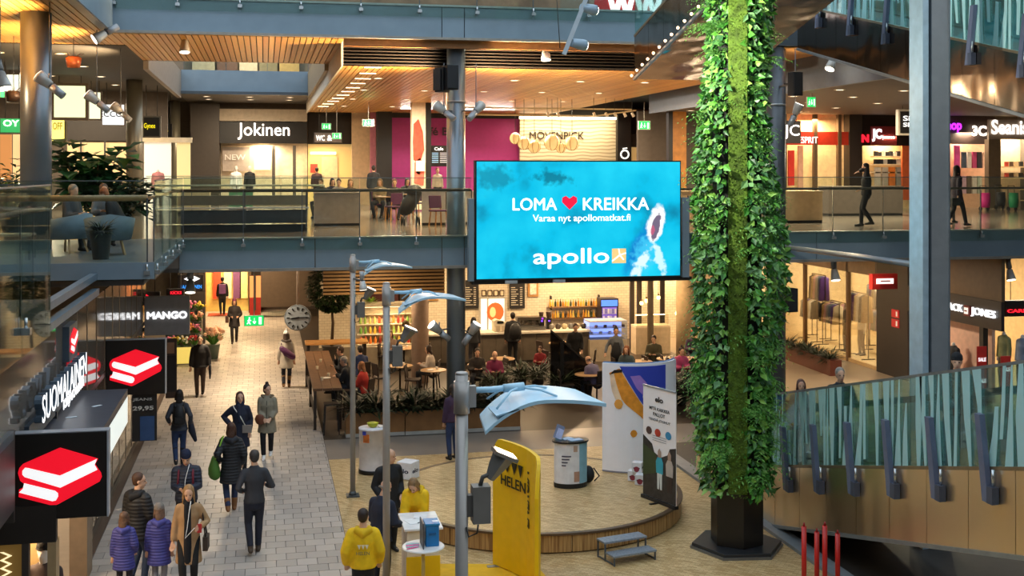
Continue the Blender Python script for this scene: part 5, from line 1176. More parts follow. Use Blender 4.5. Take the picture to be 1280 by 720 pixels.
on_arc([(255, 2.0), (266, 2.02), (274, 1.85), (270, 1.6), (262, 1.75)][::-1], 'violet_print', M('a882d8', .5), .014)
on_arc([(231, 2.05), (243, 2.16), (254, 1.82), (266, 1.48), (278, 1.16), (287, .88), (278, .95), (266, 1.18), (250, 1.42), (238, 1.7)][::-1], 'orange_splash', M('f29a30', .5, noise=.2, scale=9), .012)
on_arc([(232, 2.0), (236, 2.1), (240, 1.8), (246, 1.5), (240, 1.45), (234, 1.7)][::-1], 'pale_splash', M('f0d0b0', .5, noise=.2), .016)
on_arc([(259+4*math.cos(t), .82+.075*math.sin(t)) for t in [i*math.pi/6 for i in range(12)]][::-1], 'orange_drop', M('e8962a', .5), .012)
on_arc([(242+5*math.cos(t), 1.42+.1*math.sin(t)) for t in [i*math.pi/6 for i in range(12)]][::-1], 'orange_drop', M('f0a84a', .5), .018)
on_arc([(232, 2.02), (237, 2.12), (246, 2.14), (246, 2.08), (238, 2.06)][::-1], 'ladle_print', M('201a1a', .4), .02)
for k, ch in enumerate('elo'):
    a = 272+k*7; d = Vector((math.cos(R(a)), math.sin(R(a)), 0)); tn = Vector((-d.y, d.x, 0))
    text(ch, .13 if ch != 'l' else .06, .24 if ch == 'l' else .17, cc+d*(Rb+.03)-tn*.06+Z3*(SZ+1.5), tn, Z3, .006, M('ffffff', .4), bd, 'logo_letter', .02)
for a in (250, 285, 320):
    d = Vector((math.cos(R(a)), math.sin(R(a)), 0)); MB().cyl(cc+d*(Rb-.18)+Z3*SZ, cc+d*(Rb-.18)+Z3*(SZ+BH-.02), .012, n=6).build('frame_tube', M('2a3a54', .4), bd)
MB().bar(cc+Vector((math.cos(R(250)), math.sin(R(250)), 0))*.9+Z3*(SZ+BH-.05), cc+Vector((math.cos(R(320)), math.sin(R(320)), 0))*.9+Z3*(SZ+BH-.05), .015, .015).build('frame_tube', M('2a3a54', .4), bd)
# roll-up banner
bl = G(804, 621, SZ); brr = G(845, 637, SZ); rv = (brr-bl).normalized(); bw = (brr-bl).length; bh = 2.15
ba = T('rollup_banner', 'white roll-up banner with a black and white photo of two men', 'banner', (bl+brr)/2)
nv = rv.cross(Z3)
MB().plate([(0, .05), (bw, .05), (bw, bh), (0, bh)], bl, rv, Z3, -.012).build('banner_sheet', M('f4f2f4', .5, noise=.02), ba)
MB().bar(bl-rv*.02+Z3*.03-nv*.0, brr+rv*.02+Z3*.03, .09, .06).build('base_cassette', M('1d1d20', .4), ba); MB().bar(bl+Z3*bh, brr+Z3*bh, .03, .03).build('top_bar', M('b8bcc2', .3, .5), ba)
MB().bar((bl+brr)/2-nv*.1+Z3*.02, (bl+brr)/2-nv*.1+Z3*bh, .02, .02).build('rear_pole', M('8a8e92', .4, .4), ba)
MB().bar((bl+brr)/2-nv*.22+Z3*.01, (bl+brr)/2+nv*.22+Z3*.01, .05, .02).build('foot', M('1d1d20', .4), ba)
def bplate(pts, m, nm, k=1): MB().plate([(x*bw, y*bh) for x, y in pts], bl+nv*(.002*k), rv, Z3, .002).build(nm, m, ba)
bplate([(0, .03), (1, .03), (1, .52), (.82, .50), (.75, .44), (.55, .40), (.35, .43), (.28, .50), (0, .56)], M('38332f', .6, noise=.35, scale=9), 'photo_print', 1)
bplate([(.0, .2), (.45, .26), (.4, .42), (.0, .48)], M('3c4a2c', .6), 'meadow_print', 2)
for x, cj, cl in ((.52, '38a8c0', 'd8dcd8'), (.82, 'b8b0a8', '3a2c28')):
    bplate([(x-.07, .12), (x-.015, .12), (x, .25), (x+.015, .12), (x+.07, .12), (x+.075, .27), (x-.075, .27)], M(cl, .6), 'legs_print', 4)
    bplate([(x-.1, .26), (x+.1, .26), (x+.11, .36), (x+.06, .40), (x-.06, .40), (x-.11, .36)], M(cj, .6), 'shirt_print', 5)
    bplate([(x-.045, .40), (x+.045, .40), (x+.05, .45), (x, .48), (x-.05, .45)], M('a89080', .6), 'head_print', 6)
def btext(stt, x, y, w, h, bold=.01): text(stt, w*bw, h*bh, bl+rv*x*bw+Z3*y*bh+nv*.006, rv, Z3, .002, M('2a2a2e', .5), ba, 'lettering', bold)
btext('elo', .38, .875, .24, .05, .03); btext('MITÄ KAIKKEA', .2, .80, .62, .035); btext('PALLOT', .32, .75, .36, .032); btext('TEHDÄ JOUHUT', .18, .70, .66, .032)
for x, c in ((.15, '5a4038'), (.42, 'b8402c'), (.74, '3a8ab8')): bplate([(x+.09*math.cos(t)+.04, .61+.035*math.sin(t)) for t in [i*math.pi/6 for i in range(12)]], M(c, .6), 'product_print', 3)
for k in range(3): bplate([(.3, .575-k*.02), (.72, .575-k*.02), (.72, .579-k*.02), (.3, .579-k*.02)], M('8a8a90', .6), 'text_line', 3)
# demonstration counter
cb = G(713, 607, SZ); cu = T('promotion_counter', 'small rounded promotion counter with black top on the stage', 'counter', cb)
ell = lambda k, a0, a1, n: [(cb.x+.33*k*math.cos(R(a0+(a1-a0)*i/n)), cb.y+.24*k*math.sin(R(a0+(a1-a0)*i/n))) for i in range(n+1)]
MB().prism(ell(1, 0, 360, 28)[:-1], SZ+.09, SZ+.88).build('drum', M('e4e2e4', .5), cu); MB().prism(ell(1.02, 0, 360, 28)[:-1], SZ, SZ+.09).build('base', M('151517', .4), cu)
MB().prism(ell(1.12, 0, 360, 28)[:-1], SZ+.88, SZ+.915).build('top', M('1b1c20', .3), cu)
arcwall(cu, 'blue_print', ell(1.012, 292, 372, 12), SZ+.095, SZ+.875, .004, M('86b4c8', .5)); 
arcwall(cu, 'hand_print', ell(1.025, 272, 292, 4), SZ+.13, SZ+.33, .004, M('b08a76', .6)); arcwall(cu, 'hand_print', ell(1.025, 270, 284, 3), SZ+.72, SZ+.84, .004, M('b89a86', .6))
for k in range(4): arcwall(cu, 'text_line', ell(1.02, 228, 262-6*k, 6), SZ+.62-.06*k, SZ+.645-.06*k, .004, M('4a4458', .6))
for k, (dx, dy, w) in enumerate(((.08, -.08, .28), (-.06, .06, .24))): tag(MB().cbox(Vector((cb.x+dx, cb.y+dy, SZ+.922)), (w, .16, .012), rz=.3+.2*k).build('leaflet', M('9ab8d8', .5)), ['pale blue leaflet lying on the front of the stage counter', 'pale blue leaflet on the back of the stage counter'][k], 'leaflet')
bs2 = T('brochure_holder', 'clear brochure holder leaning up on the stage counter', 'brochure holder', (cb.x-.24, cb.y+.03, SZ+.915))
MB().cbox((cb.x-.22, cb.y+.05, SZ+1.06), (.17, .012, .28), mat=Matrix.Rotation(R(25), 3, 'Y') @ Matrix.Rotation(R(-18), 3, 'X')).build('clear_back', glass('d8e4f0', .6, .35, 'a8b8e0'), bs2); MB().cbox((cb.x-.21, cb.y+.03, SZ+1.03), (.13, .01, .2), mat=Matrix.Rotation(R(25), 3, 'Y') @ Matrix.Rotation(R(-18), 3, 'X')).build('brochure', M('b8c0e8', .5, noise=.3), bs2); MB().box(cb.x-.3, cb.y-.02, SZ+.915, cb.x-.14, cb.y+.1, SZ+.93).build('foot', glass('d8e4f0', .6, .3), bs2)
bg = G(735, 603, SZ); bp_ = T('backpack', 'black backpack on the stage floor behind the counter', 'bag', bg)
MB().ball(bg+Z3*.17, (.13, .17, .17), 12).build('bag_body', M('15161a', .7), bp_); MB().tube([bg+Vector((.1, -.1, .05)), bg+Vector((.2, -.12, .15)), bg+Vector((.1, -.05, .3))], .015, 6).build('strap', M('1d1e22', .7), bp_)
# small elo boxes on the stage
def elo_box(label, p, s, rz):
    r = T('carton_box', label, 'box', p, rz, group='white elo cartons'); 
    MB().box(-s/2, -s/2, 0, s/2, s/2, s).build('carton', M('e8e6e8', .6), r, False, bevel=.006)
    text('elo', s*.66, s*.26, (-s*.33, -s/2-.001, s*.36), X3, Z3, .002, M('1c2440', .5), r, 'logo', .03, wd=False); text('elo', s*.66, s*.26, (s/2+.001, -s*.33, s*.36), Y3, Z3, .002, M('1c2440', .5), r, 'logo', .03, wd=False)
    return r
e1 = elo_box('white carton with elo logos at the left edge of the stage', G(510, 597, SZ), .34, R(-38))
for k, (x, y, z) in enumerate(((792, 600, 0), (801, 605, 0), (797, 602, .2))):
    p = G(x, y, SZ); p.z += z; q = elo_box(['left lower small carton beside the curved backdrop', 'right lower small carton beside the roll-up banner', 'upper small carton stacked by the curved backdrop'][k], p, .2, R(-30))
    MB().lathe([(.0, -.003), (.055, -.003), (.055, .003), (0, .003)], n=14, cap=False, sm=False).xf(Matrix.Translation((0, -.103, .07)) @ Matrix.Rotation(R(90), 4, 'X')).build('round_logo', M('8a3040', .5), q, False)
# metal steps
sp0 = G(785, 699); ms = T('metal_steps', 'two-tread grey metal steps in front of the stage', 'steps', sp0, R(14))
TRD = texmat('tread', .35, lambda N, L, b, tc: (lambda w: (L.new(tc.outputs['Object'], w.inputs['Vector']), w.inputs['Scale'].__setattr__('default_value', 28), L.new(w.outputs['Color'], (lambda g: (L.new(g.outputs[0], b.inputs['Base Color']), g.inputs[0])[1])(N.new('ShaderNodeGamma')))))(N.new('ShaderNodeTexChecker')), metal=.3)
def p_(nm, mb, m, r): o = mb.build(nm, m, r, False); return o
TG = M('8e98a4', .4, .4, noise=.2, scale=30)
p_('upper_tread', MB().box(-.42, .06, .29, .42, .34, .32), TG, ms); p_('lower_tread', MB().box(-.42, -.24, .14, .42, .04, .17), TG, ms)
for sx in (-1, 1):
    for y, h in ((.32, .29), (.08, .29), (-.22, .14)): p_('leg', MB().box(sx*.40-.012, y-.012, 0, sx*.40+.012, y+.012, h), M('5d646c', .4, .5), ms)
    p_('side_rail', MB().bar((sx*.40, -.22, .02), (sx*.40, .32, .02), .02, .02), M('5d646c', .4, .5), ms)
# yellow HELEN wall
hw = T('promotion_wall', 'curved yellow promotion wall with dark HELEN lettering', 'promotion wall', (3.95, 19.0, 0))
wp = [(3.74, 19.42), (3.86, 19.2), (3.97, 18.98), (4.06, 18.75), (4.12, 18.52), (4.15, 18.28), (4.16, 18.05), (4.13, 17.85), (4.06, 17.68)]
wp = [lerp(wp, i/32) for i in range(33)]
YEL = M('f2c40c', .45, noise=.04)
arcwall(hw, 'fabric_wall', wp, .03, 2.12, .06, YEL, top=lambda t: 2.14-.02*t-(.25*max(0, (.08-t)/.08)**2)-.55*max(0, (t-.8)/.2)**2)
for t in (.05, .9):
    x, y = lerp(wp, t); MB().box(x-.16, y-.05, 0, x+.12, y+.05, .025).build('foot', M('8a8e90', .4, .4), hw)
def wall_text(stt, t0, t1, z, h, rot=False, c='2a2410'):
    a = Vector((*lerp(wp, t0), 0)); b = Vector((*lerp(wp, t1), 0)); d = (b-a).normalized(); n = Vector((d.y, -d.x, 0))
    # readable from the left/front side
    off = Vector((-d.y, d.x, 0))
    side = 1 if False else -1
    if rot: text(stt, h, (b-a).length*.9, a+n*.015*side*-1+Z3*z, Z3, -d, .006, M(c, .5), hw, 'lettering', .02)
    else: text(stt, (b-a).length, h, a+n*.02+Z3*z, d, Z3, .006, M(c, .5), hw, 'lettering', .015)
wall_text('HELEN', .12, .5, 1.42, .17)
for k in range(3):
    a = Vector((*lerp(wp, .16+.1*k), 0)); b = Vector((*lerp(wp, .25+.1*k), 0)); d = (b-a).normalized(); n = Vector((d.y, -d.x, 0)); w = (b-a).length
    MB().plate([(0, .2), (w, .2), (w*.5, 0)], a+n*.02+Z3*1.63, d, Z3, .006).build('logo_tooth', M('2a2410', .5), hw)
wall_text('ENERGIA', .58, .9, .9, .9, True)
tag(MB().box(1.3, 16.6, .002, 4.6, 18.9, .012).xf(Matrix.Identity(4)).build('carpet', M('e8b80c', .8, noise=.08)), 'yellow carpet in front of the promotion wall', 'carpet') if False else None
cpt = MB().prism([(2.3, 16.2), (4.6, 16.2), (4.45, 19.3), (2.6, 19.72)], 0.002, .014).build('carpet', M('e0b010', .8, noise=.08)); tag(cpt, 'yellow carpet in front of the promotion wall', 'carpet')
# promotion counter with wooden body
pc = T('promotion_counter', 'white topped promotion counter with yellow lower front', 'counter', (2.42, 18.65, 0))
MB().box(2.17, 18.25, 0, 2.66, 19.05, 1.03).build('body', M('e6d8c4', .5), pc); MB().box(2.15, 18.23, .02, 2.68, 18.245, .62).build('yellow_front', YEL, pc); MB().box(2.12, 18.2, 1.03, 2.72, 19.1, 1.06).build('top', M('eceaea', .4), pc)
for k, (x, y, rz, c) in enumerate(((2.3, 18.6, .3, 'f4f2f0'), (2.45, 18.85, -.2, 'f0f0f2'), (2.55, 18.5, .5, 'e8ecf0'))): tag(MB().cbox((x, y, 1.065), (.21, .29, .004), rz=rz).build('paper_sheet', M(c, .6)), ['paper sheet at the left of the promotion counter', 'paper sheet under the writing hand', 'paper sheet at the right of the promotion counter'][k], 'paper')
tag(MB().bar((2.36, 18.47, 1.075), (2.5, 18.55, 1.075), .01, .01).build('pen', M('202428', .4)), 'dark pen on the promotion counter', 'pen')
rt = T('side_table', 'small round white table carrying the blue box', 'table', (2.33, 17.6, 0))
MB().lathe([(.0, .96), (.31, .96), (.32, .975), (.31, .99), (0, .99)], (2.33, 17.6, 0), 28, cap=False, sm=False).build('table_top', M('e8e6e4', .4), rt); MB().cyl((2.33, 17.6, .02), (2.33, 17.6, .96), .028, n=10).build('stem', M('c8b070', .4, .4), rt); MB().lathe([(.2, 0), (.2, .015), (.04, .03)], (2.33, 17.6, 0), 18).build('base', M('9a9a9c', .4, .5), rt)
bb = T('crate', 'bright blue plastic box standing on the round white table', 'box', (2.45, 17.66, .99))
MB().box(2.36, 17.52, .99, 2.56, 17.8, 1.3).build('box_body', M('1478b8', .4), bb, bevel=.01); MB().box(2.35, 17.51, 1.3, 2.57, 17.81, 1.335).build('lid', M('1a86c4', .4), bb, bevel=.008); MB().box(2.41, 17.505, 1.17, 2.51, 17.52, 1.2).build('handle', M('0f5c90', .4), bb); MB().box(2.47, 17.6, 1.335, 2.56, 17.68, 1.338).build('label', M('f0f0f0', .5), bb)
tag(MB().cbox((2.31, 17.6, 1.18), (.015, .38, .38)).build('display_board', M('4a4c50', .4)), 'dark thin display board beside the blue box', 'board')
for k in range(5): tag(MB().cbox((2.16+.005*k, 17.5+.05*k, 1.0+.003*k), (.2, .035, .006), rz=.5-.22*k).build('brochure', M(['e84a9a', '7ab8c8', 'e84a9a', '8ac0d0', 'd8e0e4'][k], .5)), '%s brochure fanned on the round white table' % ['front pink', 'front turquoise', 'rear pink', 'rear turquoise', 'white'][k], 'brochure', 'fanned brochures')
hbp = Vector((2.62, 19.0, 1.06)); 
# printed cylinder counter near the far post
cy = G(466, 590); pcy = T('promotion_drum', 'round white promotion drum with orange splash print near the far post', 'counter', cy)
MB().lathe([(.3, .08), (.3, .95), (.31, .95), (.31, .98), (0, .98)], cy, 28, cap=False).build('drum', M('e4e0e4', .5), pcy); MB().lathe([(.31, 0), (.31, .08), (.3, .09)], cy, 28).build('base', M('17171a', .4), pcy)
aw = lambda k, a0, a1, n: [(cy.x+.3*k*math.cos(R(a0+(a1-a0)*i/n)), cy.y+.3*k*math.sin(R(a0+(a1-a0)*i/n))) for i in range(n+1)]
arcwall(pcy, 'orange_print', aw(1.01, 222, 250, 5), .7, .88, .004, M('e0762a', .5, noise=.4)); arcwall(pcy, 'blue_print', aw(1.015, 218, 236, 4), .86, .94, .004, M('3a4ab8', .5))
bw_ = T('bowl', 'yellow green bowl on the round promotion drum', 'bowl', cy+Z3*.98)
MB().lathe([(.05, 0), (.1, .03), (.13, .1), (.12, .1), (.09, .04), (.0, .02)], cy+Z3*.98, 16, cap=False).build('bowl_wall', M('b0b020', .4), bw_); MB().ball(cy+Z3*1.06, (.1, .1, .04), 10).build('sweets', M('c8c040', .6, noise=.3), bw_)
tag(MB().cbox(cy+Vector((.2, -.05, .995)), (.16, .1, .02), rz=.4).build('leaflet', M('e8e4e0', .5)), 'white leaflet on the round promotion drum', 'leaflet')
# ================================================================== GROUND FLOOR CAFE
SOF = T('louvre_screen', 'louvred wooden screen hanging above the cafe entrance', 'louvre screen', (4.5, 33.45, 3.1))
sx0_, sx1_ = AY(404, 0, 33.4).x, AY(556, 0, 33.4).x
for k in range(8): MB().box(sx0_, 33.4, 3.12+k*.1, sx1_, 33.46, 3.18+k*.1).build('slat', M('b08a5a', .5), SOF)
MB().box(sx0_, 33.5, 3.1, sx1_, 33.55, 4.0).build('backing', M('3a2c1e', .6), SOF)
for k in range(4): MB().cyl((sx0_+.3+k*1.3, 33.52, 3.9), (sx0_+.3+k*1.3, 33.52, 4.2), .02, n=6).build('hanger', CHAR, SOF)
TILEW = brickmat('white_tile', 'e6d8bc', 'dccdb0', 'bfae90', .2, .1, .006, .25, axes=(0, 2))
wb = struct(MB().box(2, 44.5, 0, 16, 44.7, 4.2).build('wall_cafe_back', TILEW), 'white tiled cafe back wall')
MB().box(AY(690, 0, 44.4).x, 44.4, 2.55, AY(752, 0, 44.4).x, 44.5, 4.2).build('cream_upper_panel', M('d8b888', .6), wb)
wallm = struct(prect(462, 345, 502, 432, 44.3, .12).build('wall_maroon', M('4a1c18', .6)), 'dark maroon panel left of the pink column'); struct(prect(500, 345, 512, 432, 44.2, .2).build('wall_dark_frame', M('2c241e', .6)), 'dark frame beside the maroon panel')
# planters
PLW = M('8a5f34', .5, noise=.2, scale=3)
px = [G(430, 541).x, G(505, 541).x, G(580, 541).x, G(655, 541).x]
py = G(560, 541).y
foli = leafmat(['0c150a', '142211', '1e3018', '2a3f20'], .5, 'cafeplant')
def tuft(rg, n, ln, w, sp=.8, lo=.3, droop=.0):
    mb = MB()
    for i in range(n):
        a = rg.uniform(0, 6.28); up = rg.uniform(lo, 1.3); d = Vector((math.cos(a)*sp, math.sin(a)*sp, up)).normalized(); L0 = ln*rg.uniform(.5, 1)
        mb.tube([(0, 0, 0), tuple(d*L0*.6)], .004, 3, cap=False) if i % 4 == 0 else None
        mb.leaf(d*L0*rg.uniform(.1, .5), d+Vector((0, 0, -.5*rg.random())), Z3, L0*.7, w*rg.uniform(.6, 1.2))
    return mb
rng = random.Random(11)
plm = []
for k in range(3): o = tuft(rng, 190, .8, .06, 1.0, .15).build('plant', foli); plm.append(o.data); bpy.data.objects.remove(o)
def plant(label, p, s=1.0, k=0, group='cafe planter plants', name='leafy_plant'):
    o = bpy.data.objects.new(name, plm[k % 3]); COL.objects.link(o); o.location = p; o.scale = (s, s, s); o.rotation_euler[2] = rng.uniform(0, 6); tag(o, label, 'plant', group); return o
for i in range(3):
    pl_ = T('planter_box', 'long wood-clad planter, %s in the row before the cafe' % ['leftmost', 'middle', 'rightmost'][i], 'planter', ((px[i]+px[i+1])/2, py+.25, 0), group='wood planters before the cafe')
    MB().box(px[i]+.01, py, .08, px[i+1]-.01, py+.5, .58).build('timber_box', PLW, pl_); MB().box(px[i]+.01, py-.03, 0, px[i+1]-.01, py+.53, .08).build('kerb', M('b0aca4', .5), pl_); MB().box(px[i]+.05, py+.04, .56, px[i+1]-.05, py+.46, .6).build('soil', M('2a1f16', .9), pl_)
    for j in range(3): plant('dark leafy plant %s in the %s wood planter' % (['on the left', 'in the middle', 'on the right'][j], ['leftmost', 'middle', 'rightmost'][i]), (px[i]+.28+j*.52, py+.27, .58), 1.0+.15*((i+j) % 2), i+j)
for k, (x, y) in enumerate(((620, 500), (650, 490), (672, 486), (700, 498), (800, 500), (830, 510), (850, 505), (872, 515))):
    p = G(x, y); r = T('plant_pot', 'grey pot standing %s in the cafe plant row' % ['first', 'second', 'third', 'fourth', 'fifth', 'sixth', 'seventh', 'eighth'][k], 'pot', p, group='cafe plant pots'); MB().lathe([(.16, 0), (.2, .4), (.21, .42), (.18, .42), (.17, .36), (0, .36)], p, 14, cap=False).build('pot_wall', M('3a3632', .6), r); MB().lathe([(0, .365), (.165, .37)], p, 14, cap=False).build('soil', M('2a1f16', .9), r)
    plant('dark bushy plant growing in the %s pot of the cafe plant row' % ['first', 'second', 'third', 'fourth', 'fifth', 'sixth', 'seventh', 'eighth'][k], p+Z3*.37, 1.25 if k > 3 else 1.0, k, 'plants in the cafe pots')
# chairs and tables
def chair_proto(c1, c2, label, arm=False):
    r = T('cafe_chair', label, 'chair', (0, 0, 0), group='cafe chairs')
    MB().cbox((0, 0, .45), (.42, .42, .05)).build('seat', M(c1, .6), r, False, bevel=.015); MB().cbox((0, -.2, .70), (.40, .035, .36), mat=Matrix.Rotation(R(8), 3, 'X')).build('backrest', M(c1, .6), r, False, bevel=.012)
    for sx in (-1, 1):
        for sy in (-1, 1): MB().bar((sx*.16, sy*.16, .43), (sx*.2, sy*.2, 0), .03, .03).build('leg', M(c2, .5), r, False)
        MB().bar((sx*.17, -.17, .43), (sx*.17, -.2, .6), .03, .03).build('back_post', M(c2, .5), r, False)
    return r
def table_proto(label, top='b8946a', rad=.38):
    r = T('cafe_table', label, 'table', (0, 0, 0), group='cafe tables')
    MB().lathe([(0, .72), (rad, .72), (rad+.01, .735), (rad, .75), (0, .75)], n=24, cap=False, sm=False).build('table_top', M(top, .4), r, False); MB().cyl((0, 0, .03), (0, 0, .72), .03, n=10).build('stem', M('2a2624', .4, .3), r, False); MB().lathe([(.22, 0), (.22, .02), (.04, .04)], n=16).build('foot', M('2a2624', .4, .3), r, False)
    return r
cups = MB().lathe([(.03, 0), (.042, .07), (.04, .075), (.03, .01)], n=10, cap=False); 
TB = [(600, 478), (628, 470), (700, 448), (712, 462), (722, 476), (735, 492), (505, 455), (500, 480), (542, 486), (800, 474), (836, 470), (690, 436), (860, 470)]
names = ['beside the steel column', 'next to the hair bun guest', 'before the waiter', 'second before the waiter', 'third in the dining row', 'nearest in the dining row', 'left of the pink column', 'behind the planter', 'right of the pink column', 'behind the curved backdrop', 'under the chandelier', 'by the glass ramp', 'near the plant column']
tp = None; cpz = None
for i, (x, y) in enumerate(TB):
    p = G(x, y+8); lab = 'round wooden cafe table %s' % names[i]
    if tp is None: tp = table_proto(lab); tp.location = p
    else: copy_tree(tp, p, label=lab)
    for j in range(1 + (i % 3 == 0)):
        a = rng.uniform(-.4, .4)+(0 if j else math.pi); dirv = Vector((math.cos(a), math.sin(a), 0)); cp_ = p+dirv*.62; rz = math.atan2(dirv.x, -dirv.y)
        lab = 'dark cafe chair at the %s of the table %s' % (['left', 'right'][j], names[i])
        if cpz is None: cpz = chair_proto('3a2c24', '2a211b', lab); cpz.location = cp_; cpz.rotation_euler[2] = rz
        else: copy_tree(cpz, cp_, rz, lab)
    m_ = MB(); m_.v = [v+p+Vector((.1, .05, .75)) for v in cups.v]; m_.f = cups.f; m_.m = cups.m; m_.s = cups.s; tag(m_.build('cup', M('e8e2d8', .3)), 'white cup on the cafe table %s' % names[i], 'cup', 'cups on cafe tables')
    if i % 2 == 0: tag(MB().lathe([(0, .75), (.1, .755), (.11, .765), (.09, .76), (0, .757)], p+Vector((-.1, -.08, 0)), 14, cap=False).build('plate', M('e8e4dc', .3)), 'white plate on the cafe table %s' % names[i], 'plate', 'plates on cafe tables')
# long bar table
bt = T('bar_table', 'long dark wooden bar table along the walkway edge', 'table', (1.6, 33.6, 0))
for k in range(3): MB().box(1.22+k*.245, 30.4, 1.0, 1.455+k*.245, 36.8, 1.06).build('plank', M('6a4a30', .45, noise=.2), bt)
for y in (30.5, 33.5, 36.6):
    for x in (1.27, 1.9): MB().box(x-.035, y-.035, 0, x+.035, y+.035, 1.0).build('leg', M('2c211a', .5), bt)
MB().box(1.25, 30.45, .3, 1.31, 36.7, .36).build('foot_rail', M('2c211a', .5), bt)
MB().box(1.24, 30.4, .9, 1.3, 36.8, 1.0).build('apron', M('3a2a1e', .5), bt)
def stool(label, p):
    r = T('bar_stool', label, 'stool', p, group='bar stools'); p = Vector(p)
    MB().box(p.x-.18, p.y-.18, .72, p.x+.18, p.y+.18, .77).build('seat', M('2a1f18', .5), r)
    for sx in (-1, 1):
        for sy in (-1, 1): MB().bar(p+Vector((sx*.15, sy*.15, .72)), p+Vector((sx*.19, sy*.19, 0)), .035, .035).build('leg', M('1f1813', .5), r)
    for sx in (-1, 1): MB().bar(p+Vector((sx*.175, -.175, .28)), p+Vector((sx*.175, .175, .28)), .025, .025).build('stretcher', M('1f1813', .5), r)
for k, y in enumerate((30.9, 31.7, 32.8, 33.8, 35.2)): stool('dark bar stool, %s along the long bar table' % ['nearest', 'second', 'third', 'fourth', 'farthest'][k], (2.25 if k else 1.65, y if k else 30.0, 0))
ht = T('high_table', 'pale wooden high table under the ficus tree', 'table', (2.2, 39, 0))
MB().box(1.3, 38.4, 1.0, 3.3, 39.2, 1.06).build('table_top', M('b8844a', .4, noise=.2), ht)
for x in (1.4, 3.2):
    for y in (38.5, 39.1): MB().box(x-.04, y-.04, 0, x+.04, y+.04, 1.0).build('leg', M('2c211a', .5), ht)
# things on the bar table
for k, (x, y) in enumerate(((1.5, 31.6), (1.7, 32.2), (1.45, 33.4), (1.6, 34.6))): tag(MB().lathe([(.03, 0), (.04, .09), (.037, .09), (.027, .01)], (x, y, 1.06), 10, cap=False).build('glass', M('d8c8a8', .3)), 'pale tumbler, %s on the long bar table' % ['nearest', 'second', 'third', 'farthest'][k], 'glass', 'tumblers on the bar table')
tag(MB().lathe([(0, 0), (.11, .005), (.13, .018), (.1, .01), (0, .008)], (1.62, 31.9, 1.06), 16, cap=False).build('plate', M('ece8e0', .3)), 'white plate on the long bar table', 'plate')
# ficus tree
fp = G(412, 447); ft = T('ficus_tree', 'large dark ficus tree inside the cafe', 'tree', (2.3, 41.6, 0)); fp = Vector((2.3, 41.6, 0))
MB().lathe([(.26, 0), (.34, .5), (.36, .52), (.3, .52), (.28, .45), (0, .45)], fp, 16, cap=False).build('pot', M('4a423a', .6), ft); MB().tube([fp+Z3*.4, fp+Vector((.05, 0, 1.3)), fp+Vector((-.03, .02, 2.2))], [.06, .05, .03], 8).build('trunk', M('4a3826', .8), ft)
cm = MB()
for i in range(4200):
    a = rng.uniform(0, 6.28); t = rng.uniform(-1, 1); r_ = .85*math.sqrt(1-t*t)*rng.uniform(.5, 1); q = fp+Vector((math.cos(a)*r_, math.sin(a)*r_*.9, 2.55+t*.85)); d = Vector((math.cos(a), math.sin(a), rng.uniform(-.8, .4))); cm.leaf(q, d, Z3, rng.uniform(.12, .2), rng.uniform(.06, .1))
stuff(cm.build('crown', leafmat(['101a0b', '1a2a12', '263c1a', '344a22'], .5, 'ficus'), ft))
# counter
cbx0, cbx1 = AY(534, 0, 39.6).x, AY(737, 0, 39.6).x
ct = T('bar_counter', 'long cafe bar counter with grey panelled front', 'counter', ((cbx0+cbx1)/2, 39.9, 0))
n = 12
for k in range(n): a = cbx0+(cbx1-cbx0)*k/n; MB().box(a+.006, 39.6, .1, a+(cbx1-cbx0)/n-.006, 39.64, 1.02).build('front_panel', M('62584c', .5), ct)
MB().box(cbx0, 39.64, 0, cbx1, 40.3, 1.02).build('carcass', M('5a5046', .6), ct); MB().box(cbx0, 39.62, 0, cbx1, 39.66, .1).build('plinth', DARK, ct); MB().box(cbx0-.03, 39.5, 1.02, cbx1+.03, 40.35, 1.08).build('worktop', M('e0d6c4', .3), ct)
# produce display
pd = T('produce_display', 'tiered refrigerated display full of bottles and salads left of the bar', 'display case', (AY(490, 0, 39.6).x, 39.9, 0))
dx0, dx1 = AY(447, 0, 39.6).x, AY(533, 0, 39.6).x
MB().box(dx0, 39.3, 0, dx1-.0, 40.2, .75).build('base', M('b8aa92', .5), pd); MB().box(dx0, 40.15, .75, dx1, 40.25, 2.1).build('back', M('d8c8a8', .5), pd)
for k in range(4): MB().box(dx0, 39.55+.12*k, .78+.32*k, dx1, 40.15, .81+.32*k).build('shelf', M('e8dcc0', .4), pd)
MB().box(dx0, 39.5, 2.05, dx1, 40.25, 2.15).build('canopy', M('c8b898', .5), pd); MB().box(dx0+.1, 39.6, 2.03, dx1-.1, 39.7, 2.05).build('light_strip', E('ffe6b0', 4), pd)
pc_ = ['c8502a', 'd87a2a', '8a2a1c', '6a9a3a', 'e0b040', 'b03a2a', '90b050', 'd8c070']
nbo = ['orange juice', 'amber juice', 'dark red juice', 'green juice', 'yellow juice', 'red juice', 'lime juice', 'pale juice']
bo = MB().lathe([(.04, 0), (.045, .02), (.045, .15), (.02, .2), (.02, .24), (0, .24)], n=8, cap=False)
for k in range(3):
    for j in range(14):
        q = Vector((dx0+.12+j*(dx1-dx0-.24)/13, 39.68+.12*k, .81+.32*k)); m_ = MB(); m_.v = [v+q for v in bo.v]; m_.f, m_.m, m_.s = bo.f, bo.m, bo.s
        o = m_.build('juice_bottle', M(pc_[(j//2+k*3) % 8], .35)); tag(o, '%s bottle, %s from the left on the %s display shelf' % (nbo[(j//2+k*3) % 8], W(j+1), ['lower', 'middle', 'upper'][k]), 'bottle', 'bottles in the produce display')
area('produce_lamp', ((dx0+dx1)/2, 39.5, 2.0), .8, 18, WARM, sy=.1)
